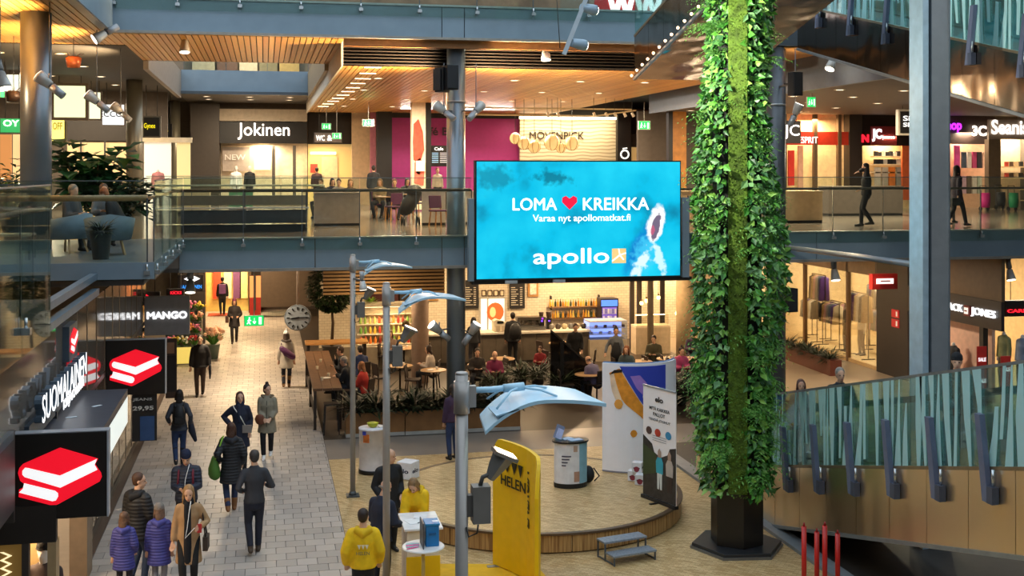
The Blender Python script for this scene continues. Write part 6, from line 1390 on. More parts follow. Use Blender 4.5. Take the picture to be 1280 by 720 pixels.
plant('bright green herb plant on top of the produce display', (AY(464, 0, 39.9).x, 39.9, 2.15), .5, 1, 'herbs').data = tuft(rng, 60, .7, .12).build('t', leafmat(['6a9a2a', '8aba3a', 'a8cc50'], .5, 'herb')).data
bpy.data.objects.remove(bpy.data.objects['t'])
# back wall equipment
def wallbox(name, label, cat, x0, y0, x1, y1, Y, m, t=.06, group=None): return tag(prect(x0, y0, x1, y1, Y, t).build(name, m), label, cat, group)
for k, (x0, x1) in enumerate(((580, 598), (637, 656))):
    r = pthing('menu_board', ['black menu board left of the doorway', 'black menu board right of the doorway'][k], 'menu board', x0, 350, x1, 386, 44.4)
    prect(x0, 350, x1, 386, 44.4, .05).build('board', M('1c1815', .6), r)
    for j in range(9): prect(x0+2, 359+j*2.7, x0+7+(j*3 % 5), 360+j*2.7, 44.38, .01).build('chalk_line', M('cfc4b0', .7), r); prect(x1-6, 359+j*2.7, x1-3, 360+j*2.7, 44.38, .01).build('chalk_line', M('cfc4b0', .7), r)
for k in range(4):
    x = 602+k*7.6; r = pthing('picture_frame', 'small framed picture, %s of the row above the doorway' % ['first', 'second', 'third', 'last'][k], 'picture', x, 362, x+5.5, 371, 44.4, 'frames above the doorway'); prect(x, 362.5, x+5.5, 370.5, 44.4, .04).build('frame', M('4a3220', .5), r); prect(x+1, 363.8, x+4.5, 369.2, 44.38, .02).build('picture_print', M('d8c8a8', .6), r)
for k, (x0, y0, x1, y1) in enumerate(((535, 358, 548, 376), (660, 346, 673, 371))):
    r = pthing('picture_frame', ['wooden picture frame by the pink column', 'wooden picture frame above the espresso machine'][k], 'picture', x0, y0, x1, y1, 44.42); prect(x0, y0, x1, y1, 44.42, .08).build('frame', M('b8864a', .5), r); prect(x0+2.5, y0+2.5, x1-2.5, y1-2.5, 44.39, .03).build('picture_print', M('e0d4bc', .6, noise=.3, scale=14), r)
dr = pthing('doorway', 'bright kitchen doorway with an orange poster behind the bar', 'doorway', 600, 373, 632, 432, 44.4)
prect(600, 373, 632, 440, 44.42, .05).build('bright_panel', E('e8e4d8', .8), dr); prect(599, 372, 601, 440, 44.36, .08).build('frame', M('b8b0a0', .5), dr); prect(631, 372, 633, 440, 44.36, .08).build('frame', M('b8b0a0', .5), dr); prect(599, 371, 633, 373, 44.36, .08).build('frame', M('b8b0a0', .5), dr); prect(609, 373, 610.5, 440, 44.38, .05).build('frame', M('b8b0a0', .5), dr)
o_ = AY(619, 390, 44.33); MB().plate([(.33*math.cos(t), .33*math.sin(t)*1.1) for t in [i*math.pi/8 for i in range(16)]], o_, X3, Z3, .02).build('orange_poster', E('c85a28', .7), dr); MB().plate([(.12*math.cos(t)-.1, .2*math.sin(t)) for t in [i*math.pi/6 for i in range(12)]], o_-Y3*.02, X3, Z3, .01).build('poster_highlight', E('f0b070', .8), dr)
# shelves with bottles
for row, (ys, x0, x1) in enumerate(((385, 686, 751), (399, 686, 751))):
    r = pthing('wall_shelf', ['upper wooden bottle shelf behind the bar', 'lower wooden bottle shelf behind the bar'][row], 'shelf', x0, ys-2, x1, ys, 44.2)
    prect(x0, ys-1.5, x1, ys, 44.15, .35).build('board', M('7a5428', .5), r); MB().box(AY(x0+2, 0, 44.4).x, 44.3, AY(0, ys+5, 44.4).z, AY(x0+3, 0, 44.4).x, 44.5, AY(0, ys, 44.4).z).build('bracket', DARK, r); MB().box(AY(x1-3, 0, 44.4).x, 44.3, AY(0, ys+5, 44.4).z, AY(x1-2, 0, 44.4).x, 44.5, AY(0, ys, 44.4).z).build('bracket', DARK, r)
    z = AY(x0, ys-1.5, 44.25).z
    for j in range(20):
        x = AY(x0+2+j*3.2, 0, 44.25).x; s = rng.uniform(.85, 1.15)
        m_ = MB().lathe([(.038, 0), (.04, .14*s), (.016, .2*s), (.015, .27*s), (0, .27*s)], (x, 44.27, z), 8, cap=False)
        c = ['d8a030', 'b87820', '3a2a14', 'c89028', '2a3a1c', 'e0b850'][(j*5+row*2) % 6]
        tag(m_.build('liquor_bottle', M(c, .25)), '%s liquor bottle from the left on the %s bar shelf' % (W(j+1), ['upper', 'lower'][row]), 'bottle', 'liquor bottles behind the bar')
area('bottle_lamp', (AY(718, 0, 44).x, 43.9, 2.95), 2.0, 30, WARM, sy=.1)
# espresso machine, grinders, register
em = pthing('espresso_machine', 'wide chrome espresso machine on the bar', 'coffee machine', 644, 395, 682, 424, 40.2)
ex0, ex1 = AY(646, 0, 40.1).x, AY(680, 0, 40.1).x
MB().box(ex0, 39.9, 1.08, ex1, 40.3, 1.2).build('drip_tray', M('8a8a88', .3, .8), em); MB().box(ex0, 40.1, 1.2, ex1, 40.32, 1.5).build('body', M('9a948a', .25, .8), em); MB().box(ex0-.02, 39.92, 1.42, ex1+.02, 40.32, 1.52).build('head', M('6a645c', .3, .7), em)
for k in range(3): MB().cyl((ex0+.2+k*.28, 39.98, 1.3), (ex0+.2+k*.28, 39.98, 1.42), .045, n=10).build('group_head', M('4a4642', .3, .8), em)
MB().cyl((ex1-.1, 39.915, 1.47), (ex1-.1, 39.9, 1.47), .03, n=10).build('button', E('8a30e0', 2), em)
for k, x in enumerate((677, 686)):
    q = AY(x, 0, 40.1); g_ = T('coffee_grinder', ['left dark coffee grinder on the bar', 'right dark coffee grinder on the bar'][k], 'grinder', (q.x, 40.15, 1.08)); MB().box(q.x-.09, 40.05, 1.08, q.x+.09, 40.28, 1.45).build('body', M('1d1b1a', .4), g_); MB().lathe([(.06, 1.45), (.09, 1.65), (.09, 1.67), (0, 1.67)], (q.x, 40.16, 0), 10, cap=False).build('hopper', M('4a3a30', .3), g_); MB().box(q.x-.03, 40.04, 1.34, q.x+.03, 40.055, 1.39).build('display', E('7a4af0', 1.5), g_)
q = AY(624, 0, 39.9); rg_ = T('cash_register', 'cream cash register on the bar beside the customer', 'cash register', (q.x, 39.9, 1.08)); MB().plate([(0, 0), (.45, 0), (.45, .3), (.1, .42), (0, .36)], (q.x-.22, 39.75, 1.08), X3, Z3, -.35).build('case', M('d8ccb4', .5), rg_); MB().box(q.x-.1, 39.73, 1.36, q.x+.12, 39.745, 1.44).build('screen', M('2a2a28', .3), rg_); 
for k in (-.14, .06): MB().box(q.x+k, 39.735, 1.1, q.x+k+.14, 39.745, 1.28).build('notice', M('b8a890', .5), rg_)
for k, x in enumerate((690, 698, 706, 714, 722, 730)):
    q = AY(x, 0, 40.0); tag(MB().lathe([(.07, 0), (.1, .05), (.09, .14), (.03, .18), (0, .18)], (q.x, 40.05, 1.08), 10, cap=False).build('jar', M(['8a8478', '4a4038', 'c8b890', '6a6a68', 'b0a080', '3a342e'][k], .35)), '%s jar, %s in the row on the bar' % (['grey', 'brown', 'cream', 'slate', 'sand', 'black'][k], ['first', 'second', 'third', 'fourth', 'fifth', 'sixth'][k]), 'jar', 'jars on the bar')
# cold display and drinks fridge
cd = pthing('cold_display', 'bright bluish glass cake display at the end of the bar', 'display case', 735, 408, 786, 455, 39.4)
ca, cb_ = AY(737, 0, 39.4).x, AY(784, 0, 39.4).x
MB().box(ca, 39.4, 0, cb_, 40.2, .75).build('base', M('a89a86', .5), cd); MB().box(ca, 39.4, .75, cb_, 39.42, 1.35).build('front_glass', glass('e8f0ff', .5), cd); MB().box(ca, 40.1, .75, cb_, 40.15, 1.4).build('back_panel', E('b8c8ff', .9), cd); MB().box(ca, 39.4, 1.35, cb_, 40.15, 1.4).build('roof', M('b8bcc8', .3), cd)
for k in (0, 1): MB().box(ca+.03, 39.5, .9+k*.22, cb_-.03, 40.1, .92+k*.22).build('shelf', M('d0d8f0', .3), cd)
for k in range(8): tag(MB().lathe([(.06, 0), (.06, .07), (.05, .08), (0, .08)], (ca+.15+k*.165, 39.7, .92+(k % 2)*.22), 10, cap=False).build('cake', M(['e8e0f0', 'c8a0b0', 'f0e8d8', '8a6a5a'][k % 4], .5)), '%s cake, %s from the left in the bluish display' % (['white', 'pink', 'cream', 'brown'][k % 4], W(k+1)), 'cake', 'cakes in the cold display')
df = pthing('drinks_fridge', 'tall drinks fridge with purple light and blue header', 'fridge', 752, 374, 773, 425, 43.6)
prect(751, 373, 773, 432, 43.7, .6).build('cabinet', M('2a2830', .4), df); prect(752, 375, 772, 383, 43.66, .04).build('header', E('4a7ae8', 1.1), df); prect(753, 384, 771, 428, 43.67, .02).build('glow_back', E('6a50b0', .8), df)
for k in range(4): prect(753, 392+k*9, 771, 393+k*9, 43.62, .05).build('shelf', M('c8c0e8', .4), df)
for k in range(12): tag(prect(754+(k % 6)*2.9, 386+(k//6)*9, 756+(k % 6)*2.9, 392+(k//6)*9, 43.6, .05).build('can', M(['c8c8e8', '8a8ad0', 'e8e8f0'][k % 3], .4)), '%s drink can in the %s row of the purple lit fridge' % (W(k % 6+1), ['upper', 'lower'][k//6]), 'can', 'cans in the purple lit fridge')
# right cafe counter with glass hood and glass front
rc = pthing('display_counter', 'pale right cafe counter with lit food display', 'counter', 795, 392, 835, 432, 40.6)
ra, rb = AY(795, 0, 40.6).x, AY(838, 0, 40.6).x
MB().box(ra, 40.6, 0, rb, 41.2, .95).build('base', M('c8b494', .5), rc); MB().box(ra, 40.6, .95, rb, 41.2, 1.02).build('worktop', M('e8d8b8', .4), rc); MB().box(ra+.05, 40.65, 1.02, rb-.05, 40.67, 1.4).build('glass_hood', glass('f0f0e8', .5), rc); MB().box(ra+.1, 40.9, 1.36, rb-.1, 40.95, 1.39).build('light_strip', E('ffe0a0', 5), rc)
gp_ = T('glass_partition', 'framed glass partition of the right cafe room', 'glass partition', (AY(790, 0, 42).x, 42, 0))
for x in (788, 797, 826): prect(x, 335, x+5, 440, 42, .12).build('mullion', M('3a322a', .5), gp_)
struct(MB().box(AY(797, 0, 50).x, 47.5, 0, 19.5, 47.7, 4.2).build('wall_cafe_right', M('e0c8a0', .6)), 'cream rear wall of the right cafe room')
area('right_cafe_lamp', (AY(820, 0, 44).x, 44, 3.9), .5, 120, WARM); area('right_cafe_lamp', (16.5, 43, 3.9), .5, 100, WARM)
# bulbs and chandelier
for k, (x, y, Y) in enumerate(((802, 379, 41), (812, 368, 41), (808, 376, 41.3), (823, 372, 41), (500, 362, 38), (918, 398, 38), (930, 399, 38))):
    p = AY(x, y, Y); r = T('bulb_lamp', 'warm bare bulb lamp %s' % ['lowest in the right cafe cluster', 'highest in the right cafe cluster', 'middle in the right cafe cluster', 'rightmost in the right cafe cluster', 'above the produce display', 'left of two beside the plant column', 'right of two beside the plant column'][k], 'lamp', p-Z3*.08, group='bare bulb lamps')
    MB().ball(p, .075, 12).build('bulb', E('ffc878', 5), r); MB().cyl(p+Z3*.07, p+Z3*.14, .03, n=8).build('socket', M('7a5a30', .4, .5), r); MB().cyl(p+Z3*.14, (p.x, p.y, 4.2), .008, n=5).build('cord', BLACK, r)
p = AY(856, 393, 40); ch = T('chandelier', 'brass chandelier with warm candle bulbs in front of the pale column', 'chandelier', p-Z3*.2)
for k in range(8):
    a = k*math.pi/4; e = p+Vector((math.cos(a)*.32, math.sin(a)*.32, 0)); am = MB().tube([p-Z3*.12, p+(e-p)*.6-Z3*.14, e-Z3*.04], .012, 6).build('arm', M('8a6420', .35, .7), ch); MB().ball(e+Z3*.04, (.045, .045, .06), 8).build('bulb', E('ffd890', 6), am)
MB().cyl(p-Z3*.18, (p.x, p.y, 4.2), .014, n=6).build('rod', M('6a4a1c', .4, .6), ch); MB().ball(p-Z3*.16, .06, 10).build('hub', M('8a6420', .35, .7), ch)
for k, (x, y) in enumerate(((505, 363), (507, 405))): 
    p = AY(x, y, 36); tag(MB().ball(p, (.12, .12, .12), 10).cyl(p, (p.x, p.y, 4.21), .006, n=4).build('wreath', M('6a5424', .7, noise=.4, scale=20)), ['upper golden hanging ornament left of the pink column', 'lower golden hanging ornament left of the pink column'][k], 'ornament') if k else None
# dark glass ramp
rp0 = G(690, 505); rmp = T('glass_ramp_guard', 'dark sloping glass guard in the middle of the cafe', 'guard rail', (AY(700, 0, 33).x, 33, 0))
ga, gb = AY(688, 0, 33.5), AY(737, 0, 33.5)
MB().plate([(0, 0), (gb.x-ga.x, 0), (gb.x-ga.x, .9), (0, 1.95)], (ga.x, 33.5, .0), X3, Z3, .03).build('glass_sheet', glass('6a6660', .5, .25, '3a3632'), rmp); MB().bar((ga.x, 33.48, 1.95), (gb.x, 33.48, .9), .05, .05).build('top_rail', DARK, rmp); MB().box(AY(703, 0, 33.4).x-.05, 33.42, 0, AY(703, 0, 33.4).x+.05, 33.5, 1.6).build('post', BLACK, rmp)
# ================================================================== GROUND FLOOR RIGHT SHOPS
RX = 19.8
def xpt(x, y, X=RX): return AX(x, y, X)
ya, yb_, yc_, yd_ = xpt(1099, 0).y, xpt(1060, 0).y, xpt(1006, 0).y, xpt(972, 0).y
sw_ = T('clothes_shop', 'large bright clothes shop window on the right ground floor', 'shopfront', (RX, (ya+yd_)/2, 0))
for a, b in ((ya, yb_), (yb_, yc_), (yc_, yd_)):
    MB().box(RX, a+.06, .12, RX+.02, b-.06, 3.1).build('glass_pane', glass('f4f4f0', .35), sw_); MB().box(RX-.05, b-.06, 0, RX+.08, b+.06, 4.2).build('mullion', M('6a4a2a', .5), sw_)
MB().box(RX-.05, ya, 3.1, RX+.1, yd_, 4.2).build('header', M('7a6040', .5), sw_); MB().box(RX-.02, ya, 0, RX+.06, yd_, .12).build('sill', M('c0a070', .5), sw_)
struct(MB().box(RX, 29, .0, 30, 46, .03).build('floor_shop_right', M('d8c090', .4))); struct(MB().box(25.2, 29, 0, 25.4, 46, 4.2).build('wall_shop_right', M('d9bd8e', .6))); struct(MB().box(RX, 45, 0, 25.4, 45.2, 4.2).build('wall_shop_right_end', M('f0dcb4', .6)))
struct(MB().box(RX-.1, 33.7, 0, RX+.5, xpt(1099, 0).y, 4.2).build('wall_pier_right', M('2a2522', .5)), 'black pier between the right shops')
for k in range(3): area('right_shop_lamp', (22.3, 36+k*3.2, 4.1), 1.0, 170, (1, .80, .52))
area('right_shop_lamp', (22, 31.5, 4.1), .8, 110, WARMW)
# clothes racks in the window
gcol = [('black', '1a1a1e'), ('white', 'e0dcd4'), ('cream', 'd8c8a8'), ('purple', '5a3a8a'), ('denim blue', '5a6a84'), ('grey', '8a8a8c'), ('pink', 'c89aa0'), ('tan', 'b09060')]
ri = 0
for (x, y, z, n_, lab) in ((21.3, 37.2, 1.55, 6, 'low rack nearest the black pier'), (21.6, 39.2, 1.6, 6, 'middle low rack'), (21.4, 41.6, 1.6, 6, 'low rack at the far end'), (23.2, 38, 2.75, 7, 'high rear rail'), (23.4, 41, 2.7, 7, 'far high rear rail'), (20.5, 38.3, 2.3, 7, 'high window rail'), (20.6, 40.6, 1.7, 7, 'window rack'), (22.4, 36.8, 2.6, 6, 'tall rack behind the pier'), (20.7, 42.5, 1.65, 6, 'rack in the far left pane'), (21.4, 43.2, 2.5, 6, 'tall rack in the far left pane'), (22.2, 40.0, 2.45, 7, 'tall middle rack')):
    r = T('clothes_rack', 'chrome clothes rack, %s in the bright shop' % lab, 'clothes rack', (x, y, .03), group='clothes racks in the bright shop'); L0 = n_*.19
    MB().bar((x, y-L0/2, z), (x, y+L0/2, z), .03, .03).build('rail', M('6a5a40', .4, .5), r)
    for e in (-1, 1): MB().bar((x, y+e*L0/2, .03), (x, y+e*L0/2, z), .03, .03).build('upright', M('4a3c2c', .4, .5), r); MB().bar((x-.25, y+e*L0/2, .05), (x+.25, y+e*L0/2, .05), .03, .03).build('foot', M('4a3c2c', .4, .5), r)
    for j in range(n_):
        cn_, c_ = gcol[(j+ri*3) % 8]; yy = y-L0/2+.1+j*.18; ln = .75 if z < 2 else 1.0
        m_ = MB().tube([(x, yy, z-.04), (x, yy, z-.12), (x, yy, z-.3), (x, yy, z-ln)], [(.05, .03), (.2, .05), (.2, .07), (.24, .075)], 8, fr=(X3, Y3))
        tag(m_.build('garment', M(c_, .8)), '%s garment, %s on the %s' % (cn_, W(j+1), lab), 'clothes', 'garments in the bright shop')
    ri += 1
def mannequin(label, loc, yaw, top, bottom, h=1.8, skinc='d8d2c8', **k): return person(label, loc, yaw, h, coat=(top, -.08, .0, None), pants=bottom, skin=skinc, hair=('none', '000000'), face=False, vox=.024, name='mannequin', cat='mannequin', shoes='2a2624', **k)
mannequin('mannequin in a red top and jeans behind the bright shop pane', (RX+.6, xpt(1095, 0).y+.35, .03), 100, 'b8302a', '3a4a66')
mannequin('mannequin in a dark dress at the far end of the bright shop', (RX+.9, xpt(1030, 0).y, .03), 90, '2c2a2c', '3a3838', headless=True)
mannequin('mannequin in a pale shirt in the middle of the bright shop', (RX+1.0, xpt(1045, 0).y, .03), 90, 'e0d8c8', '6a5a48', headless=True)
# floor plinth and plants in front
q0, q1 = G(978, 445), G(1045, 470); tag(MB().bar(Vector((q0.x, q0.y, .25)), Vector((q1.x, q1.y, .25)), .4, .5).build('planter_box', M('5a2c1c', .5)), 'dark red-brown planter trough by the right shop', 'planter')
for k in range(5): plant('%s dark plant in the red-brown trough' % W(k+1), q0.lerp(q1, .1+.2*k)+Z3*.4, .8, k, 'plants in the red-brown trough')
# JACK & JONES
jj = T('clothes_shop', 'shop with white JACK JONES lettering on the right ground floor', 'shopfront', (RX, 31.5, 0))
MB().box(RX-.1, 28.9, 2.2, RX, 33.7, 3.0).build('sign_band', M('2c2420', .5), jj); MB().box(RX-.05, 28.95, 3.0, RX+.05, 33.7, 4.2).build('upper_band', M('6a5236', .5), jj)
j0, j1, j2 = xpt(1183, 0, RX-.12).y, xpt(1205, 0, RX-.12).y, xpt(1245, 0, RX-.12).y
def jt(st, xa, xb, zb, h): a, b = xpt(xa, 0, RX-.12).y, xpt(xb, 0, RX-.12).y; text(st, abs(a-b), h, (RX-.12, a, zb), -Y3, Z3, .05, E('ffffff', 1.1), jj, bold=0)
jt('JACK', 1183, 1204, 2.46, .27); jt('JONES', 1215, 1245, 2.46, .27)
a, b = xpt(1206, 0, RX-.12).y, xpt(1213, 0, RX-.12).y; MB().box(RX-.16, b, 2.44, RX-.1, a, 2.74).build('logo_box', M('7a2a24', .5), jj); MB().box(RX-.18, b+.05, 2.5, RX-.16, a-.05, 2.68).build('logo_plate', E('e8dcd4', .8), jj); MB().box(RX-.19, b+.08, 2.57, RX-.18, a-.08, 2.61).build('logo_bar', M('7a2a24', .5), jj)
MB().box(RX+.3, xpt(1228, 0).y, 0, RX+.4, 33.7, 2.2).build('pink_wall', M('d8b09c', .6), jj); MB().box(RX-.05, xpt(1231, 0).y, 0, RX+.1, xpt(1226, 0).y, 2.3).build('mullion', M('2c2420', .5), jj)
mannequin('mannequin in a red hooded jacket before the pink shop wall', (RX-.25, xpt(1191, 0).y, 0), 100, 'c8402c', '2a2a30', hat=('beanie', '3a3a40'))
mannequin('mannequin in a black jacket with crossed white straps', (RX-.3, xpt(1204, 0).y, 0), 95, '1c1c20', '222226', headless=True)
mannequin('mannequin torso in an olive hooded top in the right shop', (RX+.3, xpt(1243, 0).y, .5), 95, '8a8a5c', '5a4a3a', headless=True)
mannequin('mannequin in a light blue denim shirt at the right edge', (RX+.4, xpt(1262, 0).y, .5), 95, '7a8aa0', '3a3a40', headless=True)
for k, (x, y0, y1) in enumerate(((1227, 433, 500), (1257, 445, 505))):
    p = AX(x, y1, 16.5+.2*k); w = .24; ss = T('sale_stand', ['left red SALE stand before the shop', 'right red SALE stand before the shop'][k], 'sign', (p.x, p.y, 0), group='red sale stands'); z1 = AX(x, y0, 16.5+.2*k).z
    MB().box(p.x-w/2, p.y-.02, max(.3, z1-1.4), p.x+w/2, p.y+.02, z1).build('board', M('c8281c', .5), ss); MB().cyl((p.x, p.y, 0), (p.x, p.y, z1-1.3), .02, n=8).build('pole', M('8a8a8a', .4, .5), ss); MB().lathe([(.16, 0), (.16, .02), (.03, .03)], (p.x, p.y, 0), 14).build('foot', M('4a4a4a', .4), ss)
    for j in range(2): text('SALE', .2, .09, (p.x-.1, p.y-.022, z1-.35-.5*j), X3, Z3, .004, E('ffffff', .8), ss, bold=.02)
rs = box_sign('red hanging box sign with a white bar logo', 1090, 342, 1122, 362, 33.2, M('b01c18', .4), M('8a1410', .5), .4, hang=4.2); prect(1096, 348, 1117, 355, 33.14, .02).build('logo', E('f4ece4', 1.1), rs); prect(1101, 350.5, 1113, 352.3, 33.12, .02).build('logo_slot', M('b01c18', .4), rs)
r2 = box_sign('second red box sign half hidden by the steel pillar', 1128, 343, 1156, 362, 34.4, M('7a1a18', .4), M('5a100e', .5), .4, hang=4.2); prect(1134, 349, 1152, 355, 34.34, .02).build('logo', E('f4ece4', .9), r2)
box_sign('black sign with red CARLIN lettering at the right edge', 1257, 375, 1300, 396, 29.3, M('1a1614', .4), BLACK, .4, lines=[('CARLINGS', 1259, 391, 1305, 385.5, E('ff2030', 1.3), .02)], hang=4.2)
for k, y in enumerate((388, 400)):
    n_ = T('wall_notice', ['upper red and white notice on the black pier', 'lower red and white notice on the black pier'][k], 'sign', xpt(1118, y+8, RX-.11)); a, b = xpt(1115, y+8, RX-.11), xpt(1124, y, RX-.11); MB().box(RX-.13, min(a.y, b.y), a.z, RX-.1, max(a.y, b.y), b.z).build('plate', M('c0282c', .5), n_); MB().box(RX-.14, min(a.y, b.y)+.08, a.z+.05, RX-.13, min(a.y, b.y)+.16, b.z-.05).build('symbol', M('f0f0f0', .5), n_)
so2 = T('slat_soffit', 'wooden slatted soffit before the bright right shop', 'soffit', (17.5, 40, 3.75))
for k in range(8): MB().box(14.5, 37+k*.5, 3.72, 19.6, 37.25+k*.5, 3.78).build('slat', M('a8804c', .5), so2)
MB().box(14.5, 36.9, 3.78, 19.6, 41, 3.84).build('backing', M('4a3826', .6), so2); MB().box(17, 38, 3.84, 17.1, 40, 4.2).build('hanger', CHAR, so2)
# ================================================================== UPPER GALLERY FURNITURE
def armchair(label, p, rz, c='6a7c88'):
    r = T('tub_armchair', label, 'armchair', p, rz, group='tub armchairs')
    n = 16; mb = MB(); vs = []
    for i in range(n+1):
        a = R(-20)-R(140+0)*0; t = i/n; an = R(200)*t-R(10)+math.pi; hh = .78-.12*abs(t-.5)*2
        for rr_, z in ((.40, .3), (.44, .5), (.47, hh), (.41, hh), (.37, .45), (.36, .3)): vs.append((rr_*math.cos(an), rr_*math.sin(an), z))
    fs = [[6*i+k, 6*i+6+k, 6*i+6+(k+1) % 6, 6*i+(k+1) % 6] for i in range(n) for k in range(6)]+[[0, 1, 2, 3, 4, 5], [6*n+5, 6*n+4, 6*n+3, 6*n+2, 6*n+1, 6*n]]
    mb.add(vs, fs, 0, True).build('shell', M(c, .6), r, False); MB().lathe([(.0, .28), (.38, .28), (.4, .34), (.37, .44), (0, .46)], n=20, cap=False).build('seat_cushion', M(c, .7), r, False)
    for sx in (-1, 1):
        for sy in (-1, 1): MB().bar((sx*.2, sy*.2, .3), (sx*.27, sy*.27, 0), .035, .035).build('leg', M('b8966a', .5), r, False)
    return r
p = G(137, 318, 5); armchair('blue-grey tub armchair on the left balcony seen from behind', p, R(8)); p2 = G(84, 316, 5); armchair('blue-grey tub armchair at the far left of the balcony', p2, R(60))
tb = T('coffee_table', 'small pale coffee table at the left balcony edge', 'table', G(12, 324, 5)); q = G(12, 324, 5); MB().box(q.x-.5, q.y-.3, 5.42, q.x+.4, q.y+.3, 5.46).build('table_top', M('c8bca8', .5), tb)
for sx in (-1, 1):
    for sy in (-1, 1): MB().box(q.x+sx*.38-.02, q.y+sy*.25-.02, 5, q.x+sx*.38+.02, q.y+sy*.25+.02, 5.42).build('leg', CHAR, tb)
q = G(126, 324, 5); fpot = T('floor_planter', 'tall dark tapered planter in front of the armchair', 'planter', q); MB().lathe([(.14, 0), (.2, .5), (.2, .52), (.17, .52), (.16, .45), (0, .45)], q, 16, cap=False).build('pot_wall', M('2a2c2e', .5), fpot); MB().lathe([(0, .455), (.155, .46)], q, 14, cap=False).build('soil', M('2a1f16', .9), fpot)
plant('small green plant in the dark tapered planter', q+Z3*.46, .55, 1, 'balcony plants')
# fiddle-leaf fig and shrubs
def bigleaf(label, p, h, n, sz, spread, cols, key, name='fig_tree', pot=True, lw=.6, z0=.3):
    r = T(name, label, 'plant', p); p = Vector(p)
    if pot: MB().lathe([(.22, 0), (.3, .45), (.31, .47), (.26, .47), (.24, .4), (0, .4)], p, 16, cap=False).build('pot', M('3a3c3e', .6), r)
    stems = []
    for k in range(4): a = k*1.57+.4; e = p+Vector((math.cos(a)*spread*.5, math.sin(a)*spread*.3, h*rng.uniform(.65, 1))); stems.append(e); MB().tube([p+Z3*.4, p.lerp(e, .5)+Vector((.04, 0, .1)), e], [.025, .02, .01], 6).build('stem', M('4a3c28', .8), r)
    mb = MB()
    for i in range(n):
        e = stems[i % 4]; t = rng.uniform(z0, 1.05); b0 = (p+Z3*.4).lerp(e, t); a = rng.uniform(0, 6.28); d = Vector((math.cos(a), math.sin(a), rng.uniform(-.5, .6)))
        b0 = b0+d*rng.uniform(0, spread*.35); s = sz*rng.uniform(.7, 1.2); mb.leaf(b0, d, Z3, s, s*lw)
    stuff(mb.build('foliage', leafmat(cols, .35, key), r)); return r
FIGC = ['1c3d24', '28552f', '387040', '4c8456']
bigleaf('large fiddle-leaf fig behind the left balcony armchairs', G(112, 296, 5), 2.2, 330, .46, 1.3, FIGC, 'fig', lw=.85); bigleaf('dense dark leafed shrub beside the fig on the balcony', G(150, 296, 5), 1.3, 520, .28, 1.35, ['132a1a', '1c3a24', '284c30'], 'shrub', 'potted_shrub')
bigleaf('small-leaved shrub at the left edge of the balcony', G(18, 300, 5), 1.85, 620, .24, 1.2, ['20401c', '2f5a24', '447030'], 'shrub2', 'potted_shrub', lw=.45)
# partitions, counters
def gbox(name, label, cat, x0, x1, ytop, ybot, m, dep=.4, base=True):
    a = G(x0, ybot, 5); b = G(x1, ybot, 5); z1 = CZ-(ytop-HOR)*((CZ-5)*F_PX/(ybot-HOR))/F_PX; r = T(name, label, cat, (a+b)/2)
    MB().box(a.x, a.y, 5.08, b.x, a.y+dep, z1).build('panel_body', m, r)
    if base: MB().box(a.x-.0, a.y+.02, 5, b.x, a.y+dep, 5.08).build('plinth', BLACK, r)
    MB().box(a.x-.02, a.y-.02, z1, b.x+.02, a.y+dep, z1+.03).build('cap', m, r); return r
gbox('partition', 'grey upholstered partition on the upper gallery behind the railing', 'partition', 393, 450, 242, 283, M('8a847a', .7)); gbox('partition', 'white partition panel beside the purple chair', 'partition', 528, 558, 240, 282, M('c8c2b8', .6), .15); gbox('partition', 'white partition right of the steel column', 'partition', 582, 596, 240, 281, M('b8b2a8', .6), .15)
gbox('serving_counter', 'cream counter on the right upper gallery behind the railing', 'counter', 981, 1033, 240, 279, M('d8b88c', .5), 1.0); gbox('serving_counter', 'long low white display counter on the right upper gallery', 'counter', 1036, 1140, 234, 270, M('5a5048', .5), .8); gbox('serving_counter', 'cream counter right of the blue screen', 'counter', 851, 878, 240, 278, M('c8a880', .5), .8)
gbox('service_island', 'bright shelf island on the far left concourse', 'counter', 222, 262, 238, 268, M('d0b890', .5), .6); gbox('service_island', 'green fronted island stand with small goods', 'counter', 286, 316, 240, 262, M('4a7a5a', .5), .6)
# purple chairs and tables of the magenta cafe
pch = None
for k, (x, y, rz) in enumerate(((548, 283, 200), (492, 276, 20), (474, 272, 250), (520, 270, 60), (866, 283, 150), (600, 262, 30), (575, 262, 330))):
    p = G(x, y, 5); lab = 'purple cafe chair with wooden legs %s' % ['beside the steel column', 'in front of the seated couple', 'left of the seated couple', 'behind the stroller', 'right of the blue screen', 'farther back by the counter', 'farthest by the magenta wall'][k]
    if pch is None: pch = chair_proto('4a1e44', 'b07840', lab); pch['group'] = 'purple cafe chairs'; pch.location = p; pch.rotation_euler[2] = R(rz)
    else: copy_tree(pch, p, R(rz), lab)
tq = None
for k, (x, y) in enumerate(((484, 274), (505, 268), (405, 268), (430, 264), (560, 262))):
    copy_tree(tp, G(x, y, 5), label='round cafe table on the upper gallery %s' % ['before the seated couple', 'behind the stroller', 'behind the grey partition', 'right behind the grey partition', 'by the magenta counter'][k])
gbox('serving_counter', 'long dark serving counter of the magenta cafe', 'counter', 536, 652, 240, 262, M('2c2622', .5), .8)
